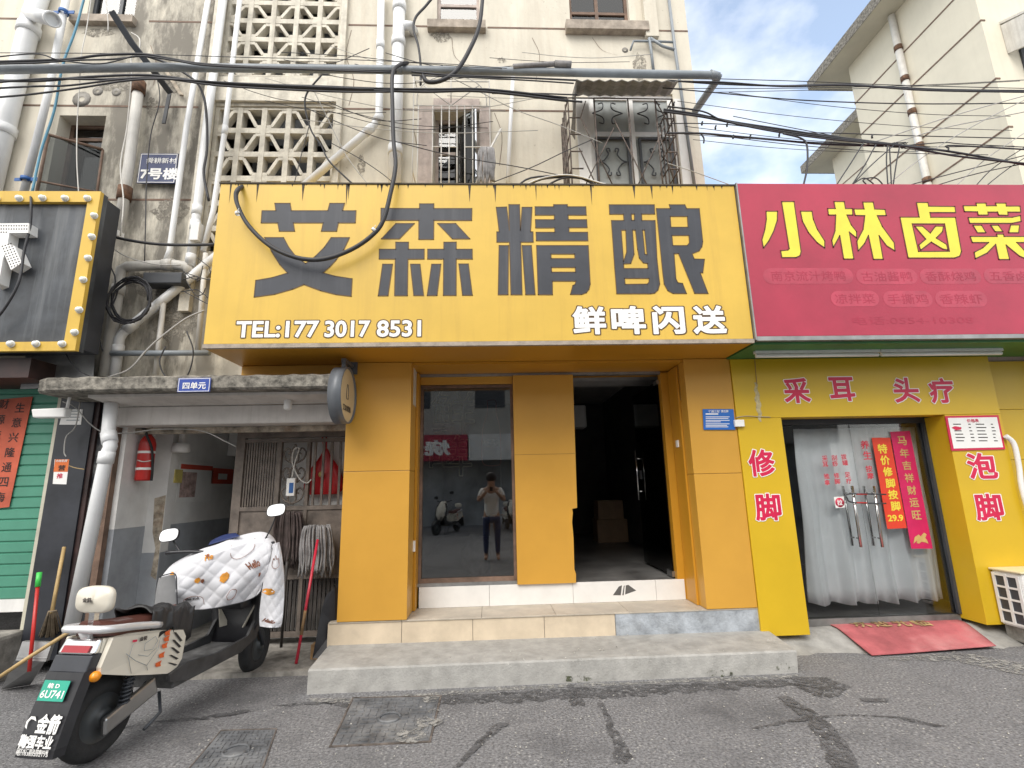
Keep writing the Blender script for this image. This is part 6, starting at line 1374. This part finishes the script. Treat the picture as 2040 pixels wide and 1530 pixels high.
bundle('lower black cable bundle sagging past the iron bracket and along the lattice',[[(-30,160),(80,161),(180,153),(300,150),(420,165),(520,172),(640,177),(745,180),(850,183),(960,182),(1130,201)],[(-30,166),(90,157),(200,158),(300,155),(400,162),(520,168),(640,172),(745,176),(860,178),(970,178),(1130,195)],[(-30,177),(70,172),(140,170),(240,158),(320,156),(430,170),(560,178),(680,183),(780,183)],[(-30,196),(60,188),(160,175),(260,160),(340,158),(470,166),(600,172),(745,178)]],4.20,[.012,.010,.009,.009])
cable('thin taut wire running high across the left facade to the right of the soil pipe',[(-30,105),(250,107),(480,114),(700,119),(900,128),(1010,136)],4.22,.0035)
cable('second thin wire from the lattice past the soil pipe under the conduit',[(560,104),(700,112),(790,122),(900,131),(1000,137)],4.25,.0035)
cable('thick black cable looping down from the iron bracket beside the lattice',[(285,110),(330,125),(385,158),(405,190),(412,240),(412,300),(406,345),(416,400)],4.42,.012)
cable('thick black cable rising from the conduit to the top edge in mid facade',[(842,150),(852,163),(880,160),(910,140),(935,100),(955,50),(963,-20)],4.22,.021)
cable('heavy black cable loop hanging in front of the two left sign characters',[(812,125),(795,130),(782,148),(782,215),(784,280),(788,330),(778,385),(763,440),(740,470),(700,497),(650,515),(605,516),(560,502),(525,480),(492,445),(474,410),(470,390),(474,378),(484,371)],[4.28,4.2,4.12,4.08,4.06,4.03,3.99,3.99,3.99,3.99,3.99,3.99,3.99,3.99,3.99,3.99,3.99,4.0,4.1],.019)
for u, v in ((745,458),(474,425)):
    c = F(u,v,3.985); m = MB(); m.lathe([(.020,-.012),(.0235,-.012),(.0235,.012),(.020,.012)], c, (V((1,0,1)) if u > 600 else V((.3,0,-1))), 12); m.tube([c+V((0,-.02,0)),c+V((.02,-.03,.03))],.003,4); tag(m.build('tape_tie','sticker_white'),('right' if u > 600 else 'left')+' white tape tie on the heavy cable loop before the yellow sign','tie')
cable('black cable curving from the top edge to the soil pipe branch',[(870,-15),(848,12),(828,35),(824,60),(833,90),(838,130),(838,170)],4.6,.014)
cable('thin black wire dropping along the blue house plate',[(312,150),(318,200),(300,270),(292,360),(290,440),(288,520)],4.60,.005)
cable('thick black cable from the slate sign to the yellow sign across the stained wall',[(200,462),(240,475),(300,485),(360,488),(432,487)],4.5,.014)
cable('blue hose hanging from the top edge to the slate sign',[(172,-20),(150,60),(125,130),(108,220),(82,300),(63,388)],4.4,.011,'blue_cable',cat='hose',name='hose')
cable('thin white wire hanging straight before the left casement window',[(210,-10),(215,40),(215,62)],4.3,.004,'white_cable')
cable('pale wire looping down from the iron bracket to the rain pipe',[(262,65),(278,78),(275,108),(262,112),(262,150),(258,200),(252,260),(240,330),(246,400),(240,470)],4.45,.006,'white_cable')
cable('slim pale wire hanging at far left past the casement window',[(183,-10),(172,60),(162,110),(158,180),(154,240),(153,320),(157,390)],4.35,.0045,'white_cable')
cable('black lead looping over the face of the slate sign',[(60,385),(62,400),(60,450),(48,500),(38,560),(12,610),(-20,650)],[4.2,4.1,4.09,4.08,4.05,4.06,4.08],.010)
cable('grey cable falling from the lattice to the yellow sign edge',[(640,150),(612,185),(608,215),(620,260),(640,290),(655,320),(690,355),(710,372)],4.45,.009)
cable('thin wire from the lattice edge across the soil pipe toward the pink window cage',[(610,215),(665,240),(720,262),(775,280),(850,290)],4.45,.004)
cable('thin wire slanting from the lattice to the sign near the soil pipe',[(625,180),(650,230),(690,310),(735,370)],4.45,.0045,'grey_cable')
cable('second thin wire slanting from the lattice down right across the waste pipe',[(660,285),(715,315),(760,345),(790,370)],4.45,.004)
cable('dark wire hanging in front of the lower lattice',[(616,250),(600,310),(585,370)],4.5,.004)
cable('thin wire descending from the pink window cage to the brown cage',[(890,150),(960,185),(1030,220),(1110,248),(1200,285)],4.3,.004,'grey_cable')
cable('thin wire slanting down across the vent pipe to the sign top',[(780,280),(900,310),(1030,332),(1120,350)],4.3,.0045)
cable('thin wire rising from the pink window mop to the brown cage',[(985,362),(1060,333),(1125,302),(1180,278)],4.3,.0045)
for k,(pts,lb,r) in enumerate((([(820,143),(900,150),(1040,155),(1150,160)],'black cable running just under the conduit to the brown cage awning',.009),([(820,150),(930,154),(1050,160),(1143,166)],'second black cable just under the conduit before the awning',.007),([(960,180),(1040,187),(1130,200),(1160,203)],'black cable joining the brown cage from the left',.010),([(980,186),(1060,186),(1150,189)],'straight black cable reaching the top rail of the brown cage',.007))): cable(lb,pts,4.21,r)
# right-hand spans
cable('highest thin wire spanning the sky right of the conduit elbow',[(1300,152),(1432,157),(1600,162),(1800,170),(2080,177)],[4.3,4.4],.004)
bundle('thick double cable spanning the sky toward the distant block',[[(1330,160),(1430,167),(1560,171),(1670,168),(1780,174),(1900,179),(2080,181)],[(1345,162),(1440,164),(1560,172),(1690,170),(1850,180),(2080,184)]],4.3,.009)
cable('single black wire below the thick double cable in the sky',[(1320,175),(1420,184),(1560,197),(1700,204),(1860,207),(2080,205)],4.3,.006)
bundle('main cable bundle running from the brown cage into the crossing over the red sign',[[(1322,218),(1390,228),(1460,243),(1560,258),(1640,270),(1720,280),(1790,289),(1900,303),(2080,335)],[(1322,222),(1400,233),(1470,247),(1560,262),(1650,274),(1730,283),(1800,290),(1900,310),(2080,330)],[(1330,212),(1400,222),(1440,240),(1520,258),(1610,272),(1700,282),(1790,290),(1880,300),(1890,296),(1900,290),(2080,300)]],4.26,[.011,.010,.008])
bundle('second cable pair below the main bundle leaving the brown cage',[[(1330,265),(1400,266),(1470,272),(1560,280),(1640,287),(1760,291)],[(1335,246),(1400,246),(1470,250),(1560,263),(1660,265),(1800,270),(2080,277)]],4.30,[.010,.005])
cable('black drop cable hanging from the span down to the red sign corner',[(1560,266),(1592,274),(1606,285),(1609,310),(1607,340),(1600,372)],4.24,.009)
cable('short hooked black cable end at the house corner',[(1395,265),(1402,275),(1402,285)],4.5,.008)
cable('thin wire slanting from the brown cage to the joint of the two signs',[(1330,325),(1390,345),(1465,372)],4.25,.004,'grey_cable')
fan = [([(1720,285),(1695,325),(1664,372)],'leftmost wire fanning down to the red sign'),([(1745,288),(1722,330),(1695,372)],'second wire fanning down left to the red sign'),([(1780,290),(1735,330),(1690,376)],'long curved wire fanning down left from the crossing to the red sign'),([(1768,290),(1766,320),(1769,372)],'left of the paired wires dropping to the red sign'),([(1772,292),(1774,330),(1776,372)],'right of the paired wires dropping to the red sign'),([(1792,292),(1785,330),(1779,372)],'thin wire dropping just right of the paired wires'),([(1700,366),(1720,355),(1735,362),(1750,378)],'small arched wire on the red sign edge'),([(1726,368),(1720,358),(1745,355),(1765,375)],'looped wire end sticking up from the red sign')]
for pts, lb in fan: cable(lb, pts, 4.2, .006)
slant = [([(1720,290),(1800,263),(1900,230),(2080,180)],'grey_cable','pale wire climbing right from the crossing over the distant block'),([(1760,374),(1850,305),(1950,245),(2080,180)],'grey_cable','long pale wire climbing steeply right behind the red sign'),([(1800,372),(1900,345),(2080,300)],'black_cable','upper of the black wires rising to the right edge above the red sign'),([(1850,374),(1950,345),(2080,318)],'black_cable','lower black wire rising gently to the right edge above the red sign'),([(1940,374),(1985,330),(2080,270)],'black_cable','black wire rising steeply to the right edge above the red sign'),([(1960,374),(2010,335),(2080,290)],'black_cable','rightmost steep black wire above the red sign'),([(1900,374),(1960,320),(2010,285),(2080,240)],'grey_cable','thin pale wire rising right over the last sign character'),([(1790,290),(1870,305),(1960,318),(2080,330)],'black_cable','wire running right just below the main bundle'),([(1800,290),(1880,284),(1920,287),(2080,295)],'black_cable','wire running level to the right edge from the crossing'),([(1780,285),(1880,255),(1980,235),(2080,215)],'grey_cable','thin pale wire sloping up right beside the rusty downpipe')]
for pts, mt_, lb in slant: cable(lb, pts, 4.28, .005, mt_)
m = MB(); c = F(1785,289,4.27); random.seed(17)
for k in range(10): m.tube([c+V((R(-.12,.12),R(-.02,.02),R(-.03,.03))) for _ in range(4)],.004,5,sub=4)
tag(m.build('wire_knot','black_cable'),'tangled knot of wires where the spans cross over the red sign','cable')
for u,v in ((1342,205),(1398,244),(1425,252),(1448,247),(1460,271),(1494,271),(1552,267),(1737,270)):
    c = F(u,v+2,4.29); m = MB(); m.tube([c+V((0,0,-.02)),c,c+V((.01,0,.022))],.009,6); o = m.build('cable_tie','black_plastic'); tag(o,'small black tie clip on the overhead cables at right','clip','tie clips on the overhead cables')
# slack leads round the porch
cable('pale lead rising from the porch slab to the diagonal waste pipe',[(215,752),(258,735),(290,700),(320,672),(370,635),(408,618)],4.45,.008,'grey_cable')
cable('black lead looping under the horizontal conduit beside the yellow sign',[(330,690),(318,720),(330,750),(355,760),(375,745),(385,700),(372,660)],4.45,.006)
cable('thin wire sagging from the slate sign to the soiled pipe',[(200,470),(240,505),(300,525),(360,528)],4.45,.005,'grey_cable')
cable('pair of thin leads slipping behind the soiled drain pipe',[(205,700),(195,650),(210,600),(230,560),(215,520)],4.42,.006)
cable('black lead hanging below the slate sign to the porch slab',[(128,698),(140,720),(160,740),(185,752)],4.3,.005)
cable('grey lead sagging from the porch post across the entry lintel',[(125,800),(150,812),(180,845),(210,862),(260,862),(320,855),(400,858),(450,880),(470,890)],[4.5,4.8],.005,'grey_cable')
cable('grey lead hanging from the camera down the charcoal pillar',[(160,800),(150,850),(132,870),(128,900),(132,910)],4.6,.005,'grey_cable')
cable('thin yellow wire tied from the advert sticker to the old post',[(138,928),(150,932),(168,935)],4.62,.004,'bamboo')
random.seed(23)
for k in range(7):
    u, v = R(385,425), R(520,610); cable('loose thin black wire in the tangle left of the yellow sign',[(u-R(20,60),v+R(-30,30)),(u-R(0,20),v+R(-12,12)),(u,v),(u+R(4,10),v+R(-30,30))],4.5,.0045,group='loose wires left of the yellow sign')
# ------------------------------------------------------------------ the other side of the street (seen only mirrored in the glass)
opp = empty('street_house', (0,-9.5,0), 'cream house with dark shopfronts on the far side of the street', 'house')
m = MB(); m.box(-14,14,-16,-9.6,2.9,6.2); m.build('wall','house_plaster_far' if 'house_plaster_far' in MATS else mat('far_plaster',(.44,.42,.38),.85,.1,1,streak=.3,dirtcol=(.35,.32,.27)),opp)
m = MB(); m.box(-14,14,-16,-10.2,0,2.89); m.build('ground_floor',mat('far_shutter',(.40,.41,.42),.6,.3,.7),opp)
for i in range(9):
    x = -12+i*3
    m = MB(); m.box(x-.6,x+.6,-9.62,-9.58,4.6,6.0); m.build('window','frame_dark',opp)
for x0,x1,mt_,lb,s,smt in ((-4.2,-.9,'red_sign','dark red shop sign across the street, mirrored in the tinted window','烧烤','letter_white'),(-.85,2.6,'frame_white','pale grey shop sign across the street, mirrored in the tinted window','','ink_black'),(2.65,6.4,mat('far_green',(.20,.42,.26),.5,.08),'pale green tea shop sign across the street, mirrored in the glass doors','王茶','letter_white'),(6.45,10,'letter_white','white shop sign across the street, mirrored at the left door leaf','','ink_black')):
    m = MB(); m.box(x0,x1,-9.55,-9.2,2.5,3.5); o = tag(m.build('shop_sign',mt_),lb,'sign')
    if s: q = MB(); write(q,s,((x0+x1)/2,-9.195,3.0),(-(x1-x0)*.6,0,0),(0,0,.6),.04); q.build('lettering',smt,o)
m = MB(); m.poly([[V((-.2,-9.195,2.7)),V((.1,-9.195,2.62)),V((1.0,-9.195,3.2)),V((1.2,-9.195,3.4)),V((.8,-9.195,3.35))]]); 
for i,(x,y,a,lb) in enumerate(((-1.2,-7.6,2.0,'parked scooter across the street, mirrored at the left of the tinted window'),(.55,-7.9,1.4,'parked scooter across the street, mirrored in the middle of the tinted window'))):
    c = copy_tree(scooter); c.location = (x,y,0); c.rotation_euler = (0,0,a); c['label'] = lb
# the photographer, seen only mirrored in the window: standing, both arms raised to a phone
def body(name, label, chest):
    J = {}; mesh = bpy.data.meshes.new(name)
    P = [((0,-.30,.92),.15),((0,-.30,1.10),.13),((0,-.29,1.32),.145),((0,-.28,1.46),.06),((0,-.25,1.56),.085),((0,-.24,1.66),.085),
         ((-.19,-.29,1.40),.055),((-.27,-.20,1.18),.044),((-.09,-.06,1.38),.032),((.19,-.29,1.40),.055),((.27,-.20,1.18),.044),((.09,-.06,1.38),.032),
         ((-.10,-.30,.86),.10),((-.12,-.28,.48),.066),((-.12,-.32,.09),.042),((-.13,-.20,.03),.036),((.10,-.30,.86),.10),((.12,-.28,.48),.066),((.12,-.32,.09),.042),((.13,-.20,.03),.036)]
    E_ = [(0,1),(1,2),(2,3),(3,4),(4,5),(2,6),(6,7),(7,8),(2,9),(9,10),(10,11),(0,12),(12,13),(13,14),(14,15),(0,16),(16,17),(17,18),(18,19)]
    mesh.from_pydata([V(p)+V((0,-.12,0)) for p, r in P], E_, []); o = bpy.data.objects.new(name, mesh); COL.objects.link(o)
    md = o.modifiers.new('skin','SKIN'); 
    for i, (p, r) in enumerate(P): mesh.skin_vertices[0].data[i].radius = (r, r*(.72 if i < 3 else 1))
    mesh.skin_vertices[0].data[0].use_root = True
    s_ = o.modifiers.new('sub','SUBSURF'); s_.levels = 2; s_.render_levels = 2
    return tag(o, label, 'person')
mat('skin_tone',(.46,.27,.19),.55,.05,8)
pm = body('person','photographer in a white shirt raising a phone, seen only mirrored in the tinted window',None); LOC[pm.name] = V((0,0,0))
pm.data.materials.append(MATS['skin_tone'])
def shell(name, pts, radii, mt, edges=None):
    me = bpy.data.meshes.new(name); me.from_pydata([V(p)+V((0,-.12,0)) for p in pts],edges or [(i,i+1) for i in range(len(pts)-1)],[]); o = bpy.data.objects.new(name,me); COL.objects.link(o); o.modifiers.new('skin','SKIN')
    for i, r in enumerate(radii): me.skin_vertices[0].data[i].radius = (r, r*.78)
    me.skin_vertices[0].data[0].use_root = True
    s_ = o.modifiers.new('sub','SUBSURF'); s_.levels = 2; s_.render_levels = 2
    me.materials.append(MATS[mt]); o.parent = pm; return o
shell('shirt',[(0,-.30,.80),(0,-.30,1.12),(0,-.29,1.36),(-.19,-.29,1.40),(-.25,-.23,1.25),(.19,-.29,1.40),(.25,-.23,1.25)],[.17,.155,.165,.075,.066,.075,.066],'letter_white',[(0,1),(1,2),(2,3),(3,4),(2,5),(5,6)])
shell('trousers',[(0,-.30,.90),(-.11,-.30,.80),(-.12,-.28,.48),(-.12,-.32,.12),(.11,-.30,.80),(.12,-.28,.48),(.12,-.32,.12)],[.16,.115,.085,.065,.115,.085,.065],'navy_plate',[(0,1),(1,2),(2,3),(0,4),(4,5),(5,6)])
m = MB(); m.ball((0,-.375,1.66),.112,16,1,1.05,1.0); h_ = m.build('hair','ink_black',pm)
for sx in (-1,1):
    for k in range(4):
        m = MB(); x = sx*.085; m.tube([(x,-.17,1.385+k*.018),(x-sx*.03,-.125,1.39+k*.018),(x-sx*.055,-.12,1.40+k*.018)],[.011,.009,.007],6,sub=2); m.build('finger','skin_tone',pm)
    m = MB(); m.tube([(sx*.09,-.18,1.40),(sx*.06,-.19,1.43)],[.013,.009],6); m.build('thumb','skin_tone',pm)
m = MB(); m.box(-.078,.078,-.155,-.146,1.38,1.462); tag(m.build('phone','black_plastic',bevel=.003),'dark phone held up by the photographer across from the shop','phone')
# ------------------------------------------------------------------ small leftovers
m = MB(); random.seed(51)
for i in range(520):
    if i < 170: u, v, z = R(640,1560), R(1265,1325), F(1000,1310,4.1).z
    p = G(R(350,2040), R(1345,1530), 0) if i >= 170 else G(u, v, .147+.02*(u-640)/900)
    if i >= 170 and 4.05 < p.y: continue
    r_ = R(.003,.009) if i > 30 else R(.006,.014); a = R(0,6.28)
    m.add([p+V((r_*cos(a+k*2.1)*R(.6,1.2), r_*sin(a+k*2.1)*R(.6,1.2), .005)) for k in range(3)]+[p+V((0,0,.005+r_*.7))], [(0,1,3),(1,2,3),(2,0,3)])
tag(m.build('grit', mat('grit_pale',(.46,.44,.40),.9,.3,30), origin=(0,4,0)), 'pale grit and crumbs scattered over the lower step and asphalt', 'grit', kind='stuff')
# moss at the foot of the lower step
for u0, u1, v0 in ((800,850,1372),(1120,1180,1352),(1400,1470,1342),(1545,1585,1330)):
    P = []
    for k in range(18):
        a = 2*pi*k/18; u, v = (u0+u1)/2+(u1-u0)*.5*cos(a)*R(.7,1.1), v0+9*sin(a)*R(.6,1.1); d = ray(u,v); q = F(u,v,4.0715); P.append(q)
    m = MB(); m.poly([P]); o = m.build('moss_patch', 'moss_soft', steps)
# U lock through the massage door handles
m = MB(); m.tube([F(1765,1003,4.80),F(1700,1001,4.80),F(1688,993,4.80),F(1692,984,4.80),F(1765,985,4.80)], .007, 8, sub=5); o = tag(m.build('door_lock', 'frame_dark'), 'long dark and red loop lock hung through the massage shop door handles', 'lock')
m = MB(); m.tube([F(1727,984.6,4.80),F(1706,984.3,4.80)], .0082, 8); m.build('red_sleeve', 'red_paint', o)
m = MB(); m.tube([F(1727,1002,4.80),F(1706,1001.4,4.80)], .0082, 8); m.build('red_sleeve', 'red_paint', o)
# cement drip down the yellow fascia and the wire over it
m = MB(); rows = []
for k in range(16):
    t = k/15; u = 1505+10*t+1.5*sin(k*1.7); w_ = (2+3*sin(t*pi)+R(-.6,.6)); v = 762+78*t; rows.append([F(u-w_,v,YP-.0135), F(u,v,YP-.0165), F(u+w_,v,YP-.0135)])
m.grid(rows); tag(m.build('glue_smear', mat('glue_cream',(.60,.50,.28),.8,.25,20)), 'dried cream glue smear running down the left end of the yellow fascia', 'smear')
cable('thin brown wire stuck down the left end of the yellow fascia', [(1503,705),(1505,735),(1508,765)], YP-.02, .003, 'wood')
cable('thin pale wire crossing from the blue notice along the fascia joint', [(1466,832),(1485,829),(1510,830),(1535,831)], YP-.02, .003, 'grey_cable')
# patches of bare render where the house plaster has come away
mat('bare_render', (.36,.33,.28), .95, .25, 9, .5, 40, dirt=.5, dirtcol=(.2,.18,.15)); broken_edge(MATS['bare_render'], .44)
random.seed(61)
for u, v, w_, h_ in ((195,64,34,10),(305,215,14,22),(345,165,16,30),(225,170,40,14),(340,420,40,26),(300,560,45,30),(880,70,22,14),(1275,135,16,30),(350,640,50,40),(1000,120,10,6),(720,330,8,26)):
    m = MB(); m.poly([[F(u+w_*cos(2*pi*k/20)*R(.65,1.15), v+h_*sin(2*pi*k/20)*R(.65,1.15), YW-.0035) for k in range(20)]]); m.build('plaster_patch', 'bare_render', house)
for pts in ([(700,60),(690,110),(705,160),(695,210)],[(1060,75),(1075,110),(1068,160)],[(985,225),(1000,270),(995,330)],[(1180,75),(1200,100),(1230,110)],[(300,90),(312,130),(306,170)],[(900,75),(905,110),(925,130)]):
    m = MB(); P = catmull([F(u,v,YW-.003) for u, v in pts],4)
    for i in range(len(P)-1): m.add([P[i]+V((-.003,0,0)),P[i]+V((.003,0,0)),P[i+1]+V((R(.001,.004),0,0)),P[i+1]+V((-.003,0,0))],[(0,1,2,3)])
    m.build('crack', 'frame_wood', house)
# fine loose wires strung over the upper facade
random.seed(71)
for k in range(16):
    u0 = R(420,1150); u1 = u0+R(150,520); v0 = R(90,240); v1 = v0+R(-25,70); s_ = R(4,26)
    cable('fine loose grey wire sagging across the upper facade', [(u0,v0),(lerp(u0,u1,.3),lerp(v0,v1,.3)+s_*.8),(lerp(u0,u1,.6),lerp(v0,v1,.6)+s_),(u1,v1)], R(4.3,4.6), R(.0025,.0042), 'grey_cable' if k % 3 == 0 else 'black_cable', group='fine loose wires over the upper facade')
for k in range(9):
    u0 = R(1340,1500); v0 = R(170,280); u1 = R(1800,2080); v1 = v0+R(-30,90); s_ = R(2,14)
    cable('fine wire spanning the gap between the two buildings', [(u0,v0),(lerp(u0,u1,.35),lerp(v0,v1,.35)+s_),(lerp(u0,u1,.7),lerp(v0,v1,.7)+s_),(u1,v1)], R(4.25,4.5), R(.0025,.004), group='fine wires across the sky gap')
